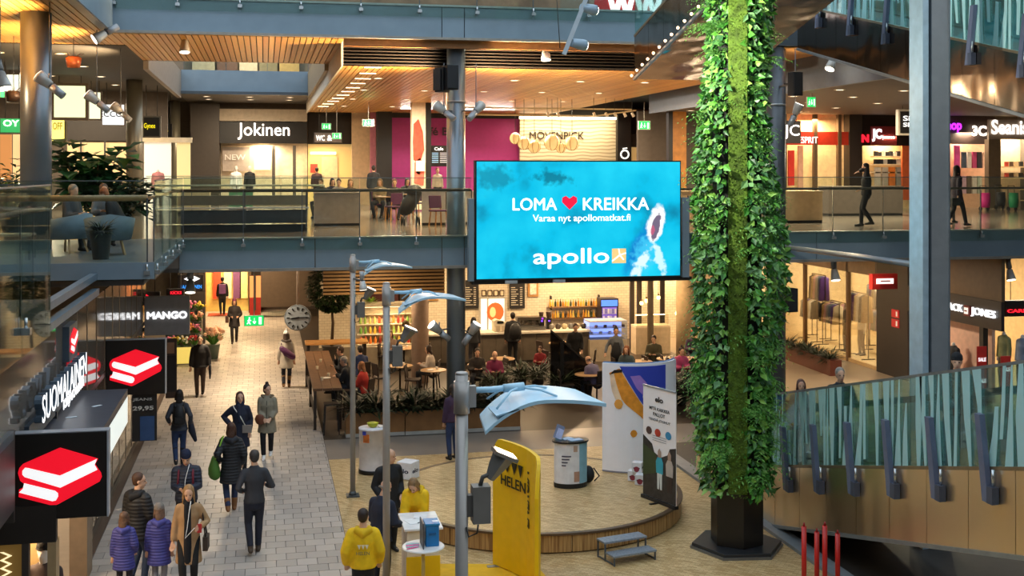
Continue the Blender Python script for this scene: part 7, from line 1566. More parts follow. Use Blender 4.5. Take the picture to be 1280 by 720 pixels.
# stroller
q = G(513, 281, 5); sr = T('baby_stroller', 'black baby stroller parked on the upper gallery', 'stroller', q)
MB().tube([q+Vector((-.1, 0, .45)), q+Vector((.0, 0, .7)), q+Vector((.15, 0, .95))], [(.22, .2), (.26, .22), (.2, .18)], 12, fr=(X3, Y3), round_cap=True).build('seat_shell', M('17181c', .7), sr); MB().ball(q+Vector((.12, 0, .98)), (.25, .23, .2), 12).build('canopy', M('1f2226', .7), sr)
for sx in (-1, 1):
    MB().tube([q+Vector((sx*.2, -.2, .15)), q+Vector((sx*.18, 0, .5)), q+Vector((sx*.2, .25, 1.05))], .015, 6).build('frame_tube', M('3a3c40', .4, .5), sr)
    for y in (-.28, .3): MB().tube([q+Vector((sx*.22-.02, y, .12)), q+Vector((sx*.22+.02, y, .12))], .12, 16).build('wheel', M('121214', .6), sr)
MB().bar(q+Vector((-.2, .25, 1.05)), q+Vector((.2, .25, 1.05)), .03, .03).build('handle', BLACK, sr)
for k, (x, y, c, lab) in enumerate(((1232, 264, 'c82a80', 'pink shopping trolley on the right upper gallery'), (1267, 264, '2a8a5a', 'green shopping trolley on the right upper gallery'), (1251, 262, '2a2a2c', 'dark shopping trolley between the pink and green ones'))):
    q = G(x, y, 5); r = T('shopping_trolley', lab, 'trolley', q); MB().tube([q+Z3*.14, q+Z3*.4, q+Z3*.72], [(.17, .13), (.2, .15), (.19, .13)], 10, fr=(X3, Y3), round_cap=False).build('bag_body', M(c, .6), r)
    for sx in (-1, 1): MB().tube([q+Vector((sx*.16-.02, .1, .09)), q+Vector((sx*.16+.02, .1, .09))], .09, 12).build('wheel', BLACK, r); MB().bar(q+Vector((sx*.14, .14, .1)), q+Vector((sx*.14, .16, 1.0)), .02, .02).build('frame_tube', M('6a6a6c', .4, .5), r)
    MB().bar(q+Vector((-.14, .16, 1.0)), q+Vector((.14, .16, 1.0)), .025, .025).build('handle', BLACK, r)
# ================================================================== LAMPS, LOUDSPEAKERS
def spot_fixture(label, p, tgt, top, s=1.0, power=0, col=WARM, ang=70):
    p = Vector(p); d = (Vector(tgt)-p).normalized(); r = T('spotlight', label, 'spotlight', p-Z3*.1, group='grey gallery spotlights')
    MB().tube([p-d*.34*s, p-d*.06*s], [.075*s, .08*s], 12).build('housing', M('a4a8ac', .4, .3), r); MB().tube([p-d*.06*s, p-d*.02*s], .05*s, 10).build('neck', M('70757a', .4, .3), r); MB().tube([p-d*.02*s, p+d*.22*s, p+d*.27*s], [.08*s, .125*s, .13*s], 14).build('reflector', M('c0c0bc', .4, .2), r); MB().tube([p+d*.272*s, p+d*.28*s], .118*s, 14).build('lens', E('fff4e0', 3.0), r)
    MB().tube([p+Z3*.02, p+Z3*.22*s], .02, 6).build('yoke', M('8a8e92', .4, .4), r)
    if top: MB().cyl(p+Z3*.2*s, (p.x, p.y, top), .012, n=5).build('hanger', M('6a6e70', .4), r)
    if power: spot('spot_beam', p+d*.32*s, tgt, power, col, ang, .6, .1)
    return r
def D3(x, y, d): return D(x, y, d)
for k, (x, y, d, t, lab, pw) in enumerate([(62, 106, 22.5, (-1.2, .25, 1.0), 'leftmost hanging spotlight beside the thick column', 1500), (121, 127, 27, (-1.2, .2, 1.0), 'middle hanging spotlight left of the second column', 1500), (151, 140, 31, (-1.0, .3, .9), 'right hanging spotlight before the ECCO sign', 1200), (0, 92, 20, (.3, -.2, -1), 'cropped spotlight at the left picture edge', 0),
        (131, 42, 26.6, (-.6, -.2, -.4), 'spotlight cluster under the top left beam corner', 0), (231, 52, 29, (0, -.2, -1), 'spotlight under the top beam above the far opening', 0), (682, 62, 30, (0, -.2, -1), 'spotlight under the top beam right of the steel column', 0),
        (555, 139, 29.2, (-.7, .45, .6), 'spotlight on the left of the steel column below the loudspeaker', 2400), (595, 139, 29.2, (.6, .5, .6), 'spotlight on the right of the steel column below the loudspeaker', 2400),
        (549, 414, 29.2, (-.7, -.2, .6), 'lower spotlight left of the steel column over the cafe', 0), (589, 416, 29.2, (.5, -.2, .8), 'lower spotlight right of the steel column over the cafe', 0), (1041, 75, 30, (-.4, -.2, -.8), 'spotlight under the right wooden ceiling', 0), (994, 142, 31, (.3, -.2, .8), 'spotlight above the white JC sign', 160), (1262, 338, 32.9, (.0, -.3, -1), 'spotlight under the gallery beam at the right edge', 0), (1043, 338, 31.8, (0, -.3, -1), 'spotlight under the gallery beam by the bright shop', 0), (453, 352, 23.5, (.1, 0, -1), 'small bulb spotlight on the farthest lamp post', 0), (238, 352, 29, (0, -.3, -1), 'spotlight under the gallery beam above the flowers', 0)]):
    p = D3(x, y, d); top = 9.8 if y < 200 and y > 60 and x < 500 else (9.25 if y < 200 and 500 < x < 900 else None)
    if x in (131, 231, 682): top = p.z+.4
    if x == 1041: top = 9.85
    if x == 994: top = 9.8
    if x in (1262, 1043, 238): top = 4.22
    f_ = spot_fixture(lab, p, p+Vector(t)*4, top, 1.0 if x != 453 else .6, pw, WARM, 110)
    if x in (555, 595, 549, 589, 453): c_ = D(441, 0, 24) if x == 453 else D(570, 0, 29.75); MB().bar(p+Z3*.02, (c_.x, c_.y, p.z+.02), .03, .03).build('arm', M('6a6e72', .4, .3), f_)
def speaker(label, p, rz):
    r = T('loudspeaker', label, 'loudspeaker', p, rz, group='black loudspeakers'); c_ = Matrix.Rotation(-rz, 3, 'Z') @ ((D(570, 0, 29.75) if p.x < 8 else D(970, 0, 31.2))-p); MB().bar((0, 0, 0), (c_.x, c_.y, 0), .04, .04).build('wall_arm', M('2a2b2e', .4, .3), r, False); MB().plate([(-.14, -.1), (.14, -.16), (.14, .14), (-.14, .1)], (0, 0, -.3), X3, Y3, .6).build('cabinet', M('111214', .5), r, False, bevel=.01); MB().box(-.12, -.175, -.26, .12, -.16, .26).xf(Matrix.Rotation(R(-12), 4, 'Z')).build('grille', M('1c1d20', .7), r, False); MB().bar((.0, .1, 0), (.0, .35, .02), .05, .05).build('bracket', M('2a2b2e', .4, .3), r, False)
speaker('black loudspeaker on the steel column under the top beam, left one', D(552, 100, 29.0), R(-40)); speaker('black loudspeaker on the steel column under the top beam, right one', D(563, 97, 28.9), R(20)); speaker('black loudspeaker beside the upper plant column', D(993, 105, 30), R(20)); speaker('black loudspeaker beside the lower plant column', D(987, 375, 30), R(20))
# suspended bar with two grow lamps in front of the top beam
a, b = D(732, 0, 17.5), D(705, 68, 17.5); a = a+(a-b)*.3; gb_ = T('suspended_lamp_bar', 'white hanging bar with two bright lamps in front of the top beam', 'lamp', b)
MB().bar(a, b, .065, .065).build('bar', M('b8c4cc', .4), gb_); MB().cyl(D(700, 60, 17.5), D(694, -30, 17.5), .006, n=4).build('wire', CHAR, gb_)
for k, (x, y) in enumerate(((727, 9), (714, 53))):
    p = D(x, y, 17.5); d = Vector((1, .45, -.12)).normalized(); h_ = MB().tube([p, p+d*.22, p+d*.26], [.06, .085, .085], 12).build('lamp_head', M('9ab0c0', .4, .2), gb_); MB().tube([p+d*.262, p+d*.27], .078, 12).build('lens', E('fff8e8', 8), h_)
    spot('grow_beam', p+d*.3, gc+Z3*(9.6-2.2*k), 950, (1, .96, .84), 75, .6, .1)
# fairy lights on the lower edge of the topmost walkway
fl_ = T('fairy_lights', 'string of warm fairy lights on the edge of the topmost walkway', 'lights', (8.55, 22, 9.4))
pts = [(8.52, y, 9.95+.235*(26.2-y)-1.0) for y in [26.8-.4*i for i in range(12)]]
MB().tube(pts, .008, 5).build('cable', CHAR, fl_)
for q in pts: MB().ball(Vector(q)+Vector((-.02, 0, .03)), .035, 6).build('bulb', E('ffd0a0', 4), fl_)
# downlight discs set in the ceilings
k = 0
for (x, y, z) in [(x_, y_, 9.247) for x_ in (3.2, 5.2, 7.2, 9.2, 11.2) for y_ in (34, 39, 44, 49)]+[(x_, y_, 8.897) for x_ in (16, 18, 20.5) for y_ in (31, 34, 37, 40, 43)]+[(x_, y_, 9.777) for x_ in (-5.4, -7, -9) for y_ in (34, 38, 42, 46)]+[(x_, y_, 9.757) for x_ in (-2.4, -.6, 1.1) for y_ in (52, 54)]:
    k += 1; r = T('ceiling_downlight', '%s round recessed downlight, counted from the front of the %s ceiling' % (W(k), 'left grey' if x < 0 else 'right grey' if x > 13 else 'wooden'), 'ceiling light', (x, y, z-.01), group='recessed downlights'); MB().lathe([(.0, -.012), (.12, -.012), (.13, 0), (0, 0)], (x, y, z), 14, cap=False, sm=False).build('disc', E('ffeccc', 3.0), r); MB().lathe([(.13, -.018), (.16, -.018), (.16, 0), (.13, 0)], (x, y, z), 14, cap=False, sm=False).build('ring', M('c8b898', .4), r)
for j in range(11):
    p = AY(466-j*6.2, 97+j*3.4, 30.5+j*1.9); p.z = 9.245; tag(MB().box(p.x-.22, p.y-.05, 9.235, p.x+.22, p.y+.05, 9.249).build('slot_light', E('ffe8c0', 3)), '%s narrow slot light along the left wooden ceiling row' % W(j+1), 'ceiling light', 'slot lights in the wooden ceiling')
# ---- top floor glimpsed through the opening and above the beam
tf = T('top_shop', 'top floor shop glimpsed through the ceiling opening', 'shop', (-.7, 55.9, 10.65))
for k, (x0, x1, c) in enumerate(((-3.2, -2.2, 'b8a888'), (-2.1, -1.2, '6a4a3a'), (-1.1, -.3, 'd8c0a0'), (-.2, .6, '8a7a5a'), (.7, 1.6, 'c8a060'))): MB().box(x0, 55.7, 10.65, x1, 55.9, 13).build('display_panel', M(c, .6), tf)
MB().box(-3.2, 55.0, 13, 1.9, 56, 13.1).build('light_panel', E('ffe0a8', 1.5), tf)
area('top_shop_lamp', (-.6, 53.5, 13.4), 1.0, 200, WARMW)
tr_ = T('top_shop', 'red top floor shop front above the right of the beam', 'shop', (7.2, 33, 10.65)); x0, x1 = AY(744, 0, 32).x, AY(812, 0, 32).x
MB().box(x0, 32, 10.65, x1, 32.1, 13).build('red_wall', M('b82420', .5), tr_); text('W', .9, .9, (x0+.3, 31.98, 10.75), X3, Z3, .02, E('ffffff', 1.0), tr_, bold=.05); text('W', .9, .9, (x0+1.1, 31.98, 10.75), X3, Z3, .02, E('ffffff', 1.0), tr_, 'lettering', .05)
MB().box(AY(330, 0, 36).x, 36, 10.65, x0, 36.1, 13).build('shop_wall', M('8a6a50', .6, noise=.4, scale=2), tr_)
# ================================================================== PEOPLE IN THE CAFES AND ON THE UPPER GALLERY
def seat(label, x, y, yaw, z=0, **k):
    p = G(x, y, z); up = z > 1
    if not (up and x < 200): copy_tree(pch if up else cpz, p, R(yaw), '%s cafe chair under the %s' % ('purple' if up else 'dark', ' '.join(label.split()[:11])))
    return person(label, (p.x, p.y, z), yaw, legs='sit', vox=.024, **k)
EAT = dict(hl=(-.1, .3, .28), hr=(.1, .3, .28), lean=8)
def sit_ped(label, loc, yaw, **k):
    return person(label, loc, yaw, legs='sit', vox=.02, **k)
sit_ped('man in a black jacket drinking at the long bar table', (2.25, 33.8, .3), 80, coat=('1a1a1e', -.03, .02, None), hair=('short', '4a3424'), hl=(-.1, .25, .3), hr=(.08, .2, .5), lean=10)
sit_ped('grey haired man in a black jacket eating at the bar table', (2.25, 32.0, .3), 75, coat=('18191e', -.03, .02, None), hair=('short', 'a89c90'), hl=(-.08, .25, .42), hr=(.1, .28, .3), lean=12)
seat('guest in a blue sweater reading at a cafe table', 452, 488, 20, coat=('22335e', -.03, .01, None), hair=('short', '2a201a'), **EAT)
seat('guest in a red jacket behind the wood planter', 456, 512, 60, fem=True, coat=('a8281e', -.03, .02, None), hair=('bob', '8a5a34'), **EAT)
seat('woman with brown hair in front of the produce display', 488, 462, 170, fem=True, coat=('7a6454', -.03, .01, None), hair=('long', '5a3a24'), **EAT)
seat('guest in a white top with red jacket behind the pink column', 540, 486, 70, fem=True, coat=('c8b8a8', -.03, .01, None), hair=('bob', '3a2a20'), **EAT)
seat('dark haired guest facing forward right of the steel column', 596, 490, 178, coat=('2a2420', -.03, .01, None), hair=('short', '2a1c14'), **EAT)
seat('bald guest in a magenta sweater at the cafe table', 618, 494, 175, coat=('7a2048', -.03, .01, None), hair=('bald', '8a7a70'), **EAT)
seat('child in a red sweater beside the glass guard', 676, 474, 150, h=1.4, coat=('8a2028', -.03, .01, None), hair=('short', '4a2c1c'), **EAT)
seat('man in a lilac grey jacket leaning over the dining table', 746, 500, 30, coat=('6a6484', -.03, .03, None), hair=('bald', '6a5a50'), lean=28, hl=(-.1, .32, .2), hr=(.1, .32, .2))
seat('woman with ginger hair behind the curved backdrop', 784, 486, 150, fem=True, coat=('3a4a50', -.03, .02, None), hair=('long', '7a4420'), **EAT)
seat('man in an olive jacket in the right cafe', 818, 470, 150, coat=('4a4630', -.03, .02, None), hair=('short', '2a1c16'), **EAT)
seat('woman with a hair bun and pink cardigan in the right cafe', 850, 488, 185, fem=True, coat=('a83a6a', -.03, .02, None), hair=('bun', '2c1c18'), **EAT)
seat('guest in a red beanie near the pale column', 866, 462, 170, coat=('3a2440', -.03, .02, None), hair=('short', '3a2a24'), hat=('beanie', 'a8242c'), **EAT)
seat('guest in a dark hooded coat near the plant column', 880, 500, 200, coat=('4a2a2c', -.03, .02, None), hair=('bob', '3a2a20'), **EAT)
pT = person('customer with a black backpack standing at the bar', gp(641, 458), -4, 1.80, coat=('151518', -.12, .02, None), pants='131316', hair=('short', '1c1614'), vox=.02)
carry(pT, 'backpack', 'large black backpack of the customer at the bar', 'bag', MB().ball((.05, -.25, 1.18), (.2, .16, .28), 12), M('1a1a1d', .6))
person('waiter in black serving the dining tables', gp(718, 472), 178, 1.74, coat=('17171a', -.05, .01, None), pants='151517', hair=('short', '3a2418'), vox=.02, lean=12, hl=(-.2, .2, .0), hr=(.2, .2, .0))
pU = person('waitress in a dark apron with a hair bun', gp(770, 478), 172, 1.70, fem=True, coat=('6a7078', -.02, .0, None), pants='17171a', hair=('bun', '1c1512'), vox=.02, hr=(.36, .12, .02), hl=(-.2, .2, .0))
carry(pU, 'apron', 'dark apron of the waitress with a hair bun', 'apron', MB().tube([(0, .06, .62), (0, .07, .95), (0, .07, 1.3)], [(.17, .1), (.16, .09), (.1, .07)], 10, fr=(X3, Y3)), M('1a1c22', .8))
pV = person('customer in dark clothes right of the steel column at the bar', gp(592, 462), 20, 1.72, fem=True, coat=('1a1a1e', -.05, .01, None), pants='26262c', hair=('bob', '241a16'), vox=.022, hl=(-.2, .25, .2))
person('shopper in a pink jacket on the stairs of the right cafe', (AY(818, 0, 45).x, 45, 1.15), 10, 1.70, fem=True, coat=('b83a78', -.1, .02, None), pants='2a2a30', hair=('bob', '5a4a40'), vox=.026)
person('shopper in dark clothes behind the chandelier', (AY(869, 0, 44).x, 44, .45), 60, 1.75, coat=('4a3c34', -.1, .01, None), pants='2a2a30', hair=('short', '3a2c24'), vox=.026)
struct(MB().box(AY(806, 0, 45).x, 44.75, 0, AY(832, 0, 45).x, 46, 1.15).build('floor_stair_landing', M('c8b08a', .5))); struct(MB().box(AY(862, 0, 44).x, 43.6, 0, AY(880, 0, 44).x, 46, .45).build('floor_stair_step', M('c8b08a', .5)))
# upper gallery
pW = person('man in dark clothes talking on his phone behind the right railing', gp(1083, 283, 5), 60, 1.80, legs='walk', stride=.14, coat=('17171b', -.08, .01, None), pants='17181c', hair=('short', '1a1412'), hl=(-.02, .2, .6), hr=(.2, .15, .1), head=(20, 8), vox=.017)
pX = person('woman with long black hair striding along the right gallery', gp(1196, 283, 5), -86, 1.74, fem=True, legs='walk', stride=.26, coat=('2a1c34', -.2, .01, None), pants='17171b', hair=('long', '120e0e'), vox=.017, hr=(.25, -.15, -.05))
person('child walking next to the long haired woman', gp(1186, 278, 5), -86, 1.45, legs='walk', stride=.16, coat=('3a3230', -.1, .01, None), pants='2c2a2c', hair=('short', '2a1c18'), vox=.022)
carry(pX, 'handbag', 'black handbag swung by the long haired woman', 'bag', MB().cbox((.28, -.25, .72), (.1, .28, .22)), M('17171a', .5))
person('person with a green backpack standing on the far gallery', gp(467, 262, 5), 4, 1.78, coat=('1c1e22', -.1, .02, None), pants='1a1a1e', hair=('short', '241c18'), vox=.026)
person('person in a maroon jacket entering the yellow corridor', gp(396, 256, 5), 3, 1.72, coat=('3a1c20', -.1, .02, None), pants='1a1a1e', hair=('short', '241c18'), vox=.026)
person('staff member in a beige shirt at the magenta cafe', gp(547, 259, 5), 175, 1.70, fem=True, coat=('b8a48c', -.03, .0, None), pants='2a2a2e', hair=('pony', '7a3a20'), vox=.026)
for k, (x, y, yaw, c, hr_, lab) in enumerate(((476, 272, 160, '8a7a5a', '8a6a40', 'blond guest at the left of the seated couple upstairs'), (493, 274, 175, '2a2426', '7a5a48', 'balding guest of the seated couple upstairs'), (508, 268, 190, '17171a', '17120f', 'guest in black behind the stroller'), (403, 272, 150, '4a4038', '6a4a30', 'guest at the left behind the grey partition'), (414, 270, 200, '2a2a3a', '2a1c16', 'second guest behind the grey partition'), (424, 272, 170, 'a89a88', '4a3424', 'guest in a pale top behind the grey partition'), (437, 274, 190, '6a5a4a', '8a6a44', 'guest at the right behind the grey partition'))):
    seat(lab, x, y, yaw, 5, coat=(c, -.03, .01, None), hair=('short' if k % 2 else 'bob', hr_), **EAT)
seat('guest in a black jacket leaning down on the left balcony', 152, 308, 80, 5, coat=('17181c', -.03, .01, None), hair=('short', '9a5a34'), hl=(-.1, .32, .1), hr=(.1, .3, .1), lean=30)
seat('guest in a pale scarf on the left balcony armchair', 128, 306, 200, 5, fem=True, coat=('6a7078', -.03, .01, None), hair=('bob', '5a4030'), **EAT)
seat('guest seated in the far left balcony armchair', 86, 313, 240, 5, coat=('3a3c40', -.03, .01, None), hair=('short', '8a7a6a'), **EAT)
seat('curly haired guest behind the balcony shrub', 150, 292, 190, 5, coat=('5a3a34', -.03, .01, None), hair=('bob', '6a3420'), **EAT)
mannequin('mannequin in a pink top and black trousers in the left shop window', (AY(197, 0, 49).x, 49.2, 5.0), 178, 'b87a7a', '17171a', headless=True)
mannequin('white mannequin in black clothes before the Jokinen shop', (AY(312, 0, 55).x, 55.2, 5.0), 170, '17171a', '1c1c20')
mannequin('white bare mannequin beside the black clothed one', (AY(295, 0, 55).x, 55.0, 5.0), 185, 'e0dcd8', 'c8c4c0')
mannequin('mannequin with a dark hat in the near shop portal', (-2.78, 16.2, 0), 170, '3a2c2a', 'c8b8b0', hat=('beanie', '16120f'))
# ---- people on the ground floor walkway (feet pixel from the photograph)
NAVY = '1d2438'; BLK = '17181b'
pA = person('man in a dark grey leather jacket walking away with bent arm', gp(318, 692), 4, 1.78, legs='walk', stride=.12, hl=(-.2, .1, .12), hr=(.22, .2, .18), head=(8, 6), hair=('short', '3a3634'), coat=('33343a', -.06, .0, None), pants='1c2030', shoes='4a3a2c', vox=.013)
pB = person('young woman in an open tan coat and black scarf looking down', gp(236, 742), 176, 1.70, fem=True, legs='walk', stride=.1, hl=(-.2, .2, .2), hr=(.24, .06, -.06), head=(4, 14), hair=('long', '9a7448'), coat=('a8845c', -.42, .005, None), pants='141416', shoes='1a1a1c', scarf='16161a', vox=.012)
MBs = MB().box(-.09, .165, -.35+.94, .075, .20, .42+.94)
carry(pB, 'sweater', 'black sweater front showing in the open tan coat', 'sweater', MB().tube([(0, .135, .56), (0, .145, .9), (0, .12, 1.38)], [(.065, .05), (.06, .05), (.05, .05)], 10, fr=(X3, Y3), round_cap=True), M('15151a', .9))
carry(pB, 'earphone_cord', 'white earphone cord hanging over the black scarf', 'cord', MB().tube([(-.05, .14, 1.52), (-.03, .2, 1.35), (.0, .205, 1.1), (.03, .205, .95), (-.12, .24, 1.12)], .006, 6), M('f2f2f2', .5))
carry(pB, 'phone', 'red phone held by the woman in the tan coat', 'phone', MB().cbox((-.2, .27, 1.12), (.07, .015, .14)), M('b03030', .3))
carry(pB, 'shoulder_bag', 'dark shoulder bag at the side of the woman in tan', 'bag', MB().cbox((-.27, .0, .82), (.08, .26, .22)), M('2c211c', .6), [('strap', MB().tube([(-.27, .1, .93), (-.22, .03, 1.3), (-.16, -.02, 1.45), (-.22, -.06, 1.3), (-.27, -.1, .93)], .012, 6), M('241a16', .6))])
pC = person('man in a navy jacket and dark beanie reading his phone', gp(233, 689), 178, 1.76, legs='stand', hl=(-.09, .27, .2), hr=(.07, .27, .2), head=(0, 26), hair=('short', '1c1512'), hat=('beanie', '1b2440'), coat=('232a3c', -.06, .02, 'quilt'), pants='1a1c22', vox=.013)
carry(pC, 'phone', 'dark phone held by the man in the navy beanie', 'phone', MB().cbox((-.0, .36, 1.17), (.075, .015, .15), mat=Matrix.Rotation(R(-50), 3, 'X')), M('15161a', .25))
carry(pC, 'earphone_cord', 'white earphone cord on the navy jacket', 'cord', MB().tube([(-.06, .1, 1.52), (-.03, .18, 1.4), (.0, .19, 1.28), (.0, .3, 1.17)], .006, 6), M('f2f2f2', .5))
carry(pC, 'backpack', 'dark red strapped backpack on the man in the navy beanie', 'bag', MB().cbox((0, -.22, 1.2), (.3, .14, .42)), M('3a1620', .7), [('strap', MB().tube([(s*.11, -.15, 1.4), (s*.115, .0, 1.47), (s*.12, .12, 1.36), (s*.13, .14, 1.12)], .02, 6), M('6a1c30', .7)) for s in (-1, 1)])
pD = person('man in a black puffer jacket looking back to the right', gp(172, 731), -38, 1.78, legs='walk', stride=.07, hl=(-.22, .08, -.06), hr=(.2, .22, .02), head=(-50, 6), hair=('short', '4a2f1e'), coat=('1a191c', -.2, .025, 'quilt'), pants='2c3a54', shoes='1a1818', hood='1c1b1e', vox=.013)
carry(pD, 'glasses', 'thin dark glasses on the man in the black puffer jacket', 'glasses', MB().tube([(-.0, .1, 1.64), (.045, .115, 1.64), (.09, .07, 1.64)], .006, 6), M('1a1a1a', .4))
pE = person('smaller child in a purple puffer coat at the bottom edge', gp(155, 748), -8, 1.30, fem=True, head=(-12, 6), hair=('bob', '5a3f2c'), coat=('3a3b84', -.32, .03, 'quilt'), hood='41428c', pants='1b1b24', hs=1.12, vox=.013, hr=(.2, .12, .0))
pF = person('taller child in a purple puffer coat with grey tights', gp(199, 742), -4, 1.38, fem=True, legs='walk', stride=.06, head=(15, 4), hair=('bob', '6a5040'), hat=('beanie', '77706a'), coat=('3b3c86', -.33, .03, 'quilt'), hood='42438e', pants='8a8a92', hs=1.1, vox=.013)
pG = person('woman in a long black puffer coat walking away with green bag', gp(289, 640), 6, 1.72, fem=True, legs='walk', stride=.14, hl=(-.24, .02, .1), hr=(.22, .08, .0), hair=('bob', '4a2c1c'), head=(-10, 4), coat=('1b1c22', -.34, .02, 'quilt'), hood='22232a', pants='283454', shoes='8a5a30', boots=.1, vox=.014)
carry(pG, 'tote_bag', 'green shoulder tote bag of the woman in black puffer coat', 'bag', MB().tube([(-.32, -.02, .78), (-.33, -.02, .9), (-.33, -.02, 1.08)], [(.12, .2), (.11, .21), (.05, .13)], 12, fr=(X3, Y3), round_cap=True), M('4e7a2c', .7), [('strap', MB().tube([(-.32, .1, 1.08), (-.2, .09, 1.42), (-.15, -.0, 1.5), (-.2, -.13, 1.42), (-.32, -.14, 1.08)], .016, 6), M('8fbf3a', .6))])
pH = person('woman in a navy coat standing with hand on hip', gp(300, 590), 178, 1.74, fem=True, hl=(.0, .0, .0) and (-.21, .02, -.04), hr=(.2, .06, .12), poleR=(1, -.5, 0), head=(10, -2), hair=('bob', '4a2a1e'), coat=('1c2236', -.38, .012, None), scarf='20263a', pants='4a4b52', shoes='1a1a1c', boots=.2, vox=.014)
carry(pH, 'crossbody_bag', 'small grey crossbody bag on white strap over navy coat', 'bag', MB().cbox((-.16, .17, .98), (.2, .07, .16)), M('8a8078', .6), [('strap', MB().tube([(-.12, .15, 1.05), (-.02, .175, 1.25), (.12, .13, 1.44), (.15, .0, 1.49)], .012, 6), M('e6e2da', .6))])
pI = person('woman in a beige parka and black leggings walking closer', gp(334, 573), 174, 1.70, fem=True, legs='walk', stride=.12, hl=(-.1, .22, .06), hr=(.06, .22, .06), head=(38, 2), hair=('bun', '2c1c18'), coat=('8f8672', -.3, .02, None), fur='7a6a55', pants='121216', shoes='f0eeea', zipc='2a2622', vox=.014)
carry(pI, 'handbag', 'brown handbag held by the woman in the beige parka', 'bag', MB().tube([(.14, .22, .9), (.15, .22, .98), (.15, .22, 1.05)], [(.1, .06), (.12, .065), (.09, .04)], 12, fr=(X3, Y3), round_cap=True), M('6e3a20', .5))
pJ = person('dark haired woman with backpack walking away in blue jeans', gp(224, 582), 3, 1.70, fem=True, legs='walk', stride=.12, hl=(-.22, .1, .06), hr=(.25, -.03, .0), hair=('bob', '1d1614'), coat=('3d4048', -.1, .0, None), pants='2c3f66', shoes='191719', boots=.25, vox=.014)
carry(pJ, 'backpack', 'small black backpack of the woman in blue jeans', 'bag', MB().tube([(0, -.2, 1.02), (0, -.215, 1.2), (0, -.18, 1.38)], [(.14, .07), (.15, .085), (.1, .05)], 12, fr=(X3, Y3), round_cap=True), M('141416', .5), [('front_pocket', MB().cbox((0, -.285, 1.1), (.18, .05, .13)), M('1d1d20', .5))]+[('strap', MB().tube([(s*.09, -.15, 1.36), (s*.11, -.02, 1.46), (s*.12, .1, 1.36)], .018, 6), M('141416', .5)) for s in (-1, 1)])
carry(pJ, 'jacket', 'dark jacket carried hanging over the arm of the woman in jeans', 'jacket', MB().tube([(.25, .0, 1.0), (.28, -.02, .8), (.36, -.06, .58)], [(.06, .08), (.08, .1), (.04, .06)], 10, round_cap=True), M('1d2130', .8))
pK = person('man in a dark jacket and brown trousers walking toward the viewer', gp(250, 495), 178, 1.78, legs='walk', stride=.1, hl=(-.26, .06, -.05), hr=(.26, .05, -.08), hair=('short', '2a2420'), coat=('231f1e', -.1, .02, None), pants='42322a', shoes='201a17', vox=.017)
carry(pK, 'umbrella', 'folded umbrella held by the man in brown trousers', 'umbrella', MB().tube([(-.29, .1, .88), (-.29, .12, .7), (-.29, .14, .52)], [.035, .04, .02], 8, round_cap=True), M('20242e', .6))
pL = person('woman with a white bobble hat and purple bag walking away', gp(358, 485), -6, 1.72, fem=True, legs='walk', stride=.12, hair=('bob', '4a382c'), hat=('bobble', 'e8e4dc'), coat=('bfb3a2', -.3, .02, None), fur='6d635c', pants='202330', shoes='8a6238', boots=.22, vox=.017)
carry(pL, 'shoulder_bag', 'purple bag slung over the back of the pale coat', 'bag', MB().tube([(-.12, -.22, 1.25), (.02, -.24, 1.13), (.2, -.2, 1.0)], [.08, .12, .1], 12, round_cap=True), M('54204e', .6), [('strap', MB().tube([(-.14, -.12, 1.35), (-.15, .0, 1.48), (-.02, .14, 1.3), (.14, .12, 1.1)], .014, 6), M('44183e', .6))])
pM = person('woman in dark clothes and a plum hat on the far walkway', gp(293, 429), 178, 1.70, fem=True, legs='walk', stride=.1, hl=(-.16, .2, .14), hr=(.1, .22, .14), hair=('bob', '3a2a24'), hat=('beanie', '7a3a55'), coat=('2a2628', -.28, .02, None), pants='201c20', shoes='2a1c18', boots=.15, vox=.02)
carry(pM, 'shoulder_bag', 'brown bag of the woman in the plum hat', 'bag', MB().cbox((.28, .0, .95), (.12, .26, .26)), M('4a3026', .6))
pN = person('person with a purple backpack entering the yellow lit shop', (D(278, 0, 54).x, D(278, 0, 54).y, 0), 2, 1.74, legs='walk', stride=.14, coat=('1e1e22', -.06, .01, None), pants='1a1a1e', hair=('short', '251c18'), vox=.022)
carry(pN, 'backpack', 'purple backpack in front of the yellow lit shop', 'bag', MB().cbox((0, -.22, 1.22), (.3, .15, .42)), M('7a4a7e', .6))
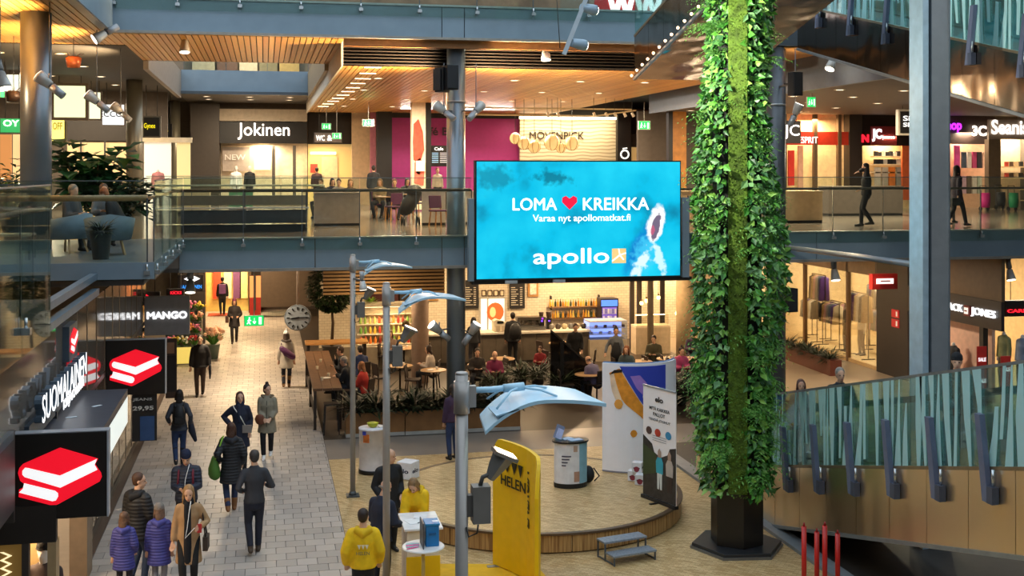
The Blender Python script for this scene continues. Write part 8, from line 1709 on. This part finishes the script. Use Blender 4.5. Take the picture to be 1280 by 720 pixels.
# ---- promotion stand crew
HY = 'f0c208'
pO = person('boy in a yellow hooded sweatshirt seen from behind at the bottom', gp(454, 780), -6, 1.66, hl=(-.26, .05, -.02), hr=(.25, .1, -.02), head=(-14, 2), hair=('short', '2e2019'), coat=(HY, -.05, .03, None), hood='e2b606', pants='181a20', vox=.012, collar=False)
text('HELEN', .2, .05, (-.1, -.195, 1.12), X3, Z3, .006, M('8a7a50', .6), pO['root'], 'print', .01, wd=False)
for k in range(3): MB().plate([(0, .07), (.055, .07), (.03, 0)], (-.085+.058*k, -.19, 1.2), X3, Z3, -.006).build('print', M('e8e0c0', .6), pO['root'], False)
pP = person('bald man in a navy jacket at the promotion counter', (1.78, 18.55, 0), -48, 1.74, hl=(-.1, .24, .1), hr=(.16, .28, .12), head=(-10, 18), hair=('bald', '8a8178'), coat=(NAVY, -.12, .02, None), pants='1b1e2a', vox=.013, lean=6)
pQ = person('older man in a black coat behind the middle lamp post', (2.12, 20.55, 0), -158, 1.76, hl=(-.18, .12, .02), hr=(.18, .12, .02), head=(38, 8), hair=('bald', 'b0a89e'), coat=('16171c', -.2, .02, None), pants='17181c', vox=.013)
pR = person('woman in a yellow hooded sweatshirt writing on the counter', (2.5, 19.5, 0), 160, 1.68, fem=True, lean=26, hl=(-.06, .36, .12), hr=(.12, .42, .16), head=(-6, 24), hair=('bob', '8a6a44'), coat=(HY, -.05, .03, None), hood='e2b606', pants='20222a', vox=.012, collar=False)
# ---- behind the nearest lamp post
pS = person('person in a purple jacket and blue jeans behind the nearest post', gp(566, 574), 20, 1.70, fem=True, coat=('3a2440', -.08, .01, None), pants='24365e', hair=('bob', '2c201a'), vox=.02)
# ---- riding the lower moving walkway
def on_tr(x, X, up=0.0):
    r = ray(x, 300); d = X/r.x; y = r.y*d
    return (X, y, max(.42, 1.125+.24*(20.45-y))-.05)
person('grey haired man in a dark jacket riding the lower moving walkway', on_tr(1050, 10.1), 170, 1.76, hair=('short', '9a948a'), coat=('20262e', -.08, .01, None), pants='22242a', vox=.018, hl=(-.2, .2, .15))
person('person in a grey patterned sweater riding the lower moving walkway', on_tr(1001, 10.1), 165, 1.66, fem=True, hair=('bob', '5a3a30'), coat=('8a7c80', -.1, .01, None), pants='24262c', vox=.018)
person('person with a dark cap riding high on the moving walkway', on_tr(1196, 10.2), 150, 1.70, hair=('short', '1d1a1a'), hat=('beanie', '1a1c20'), coat=('1c1f24', -.1, .01, None), pants='1d1f24', vox=.018)
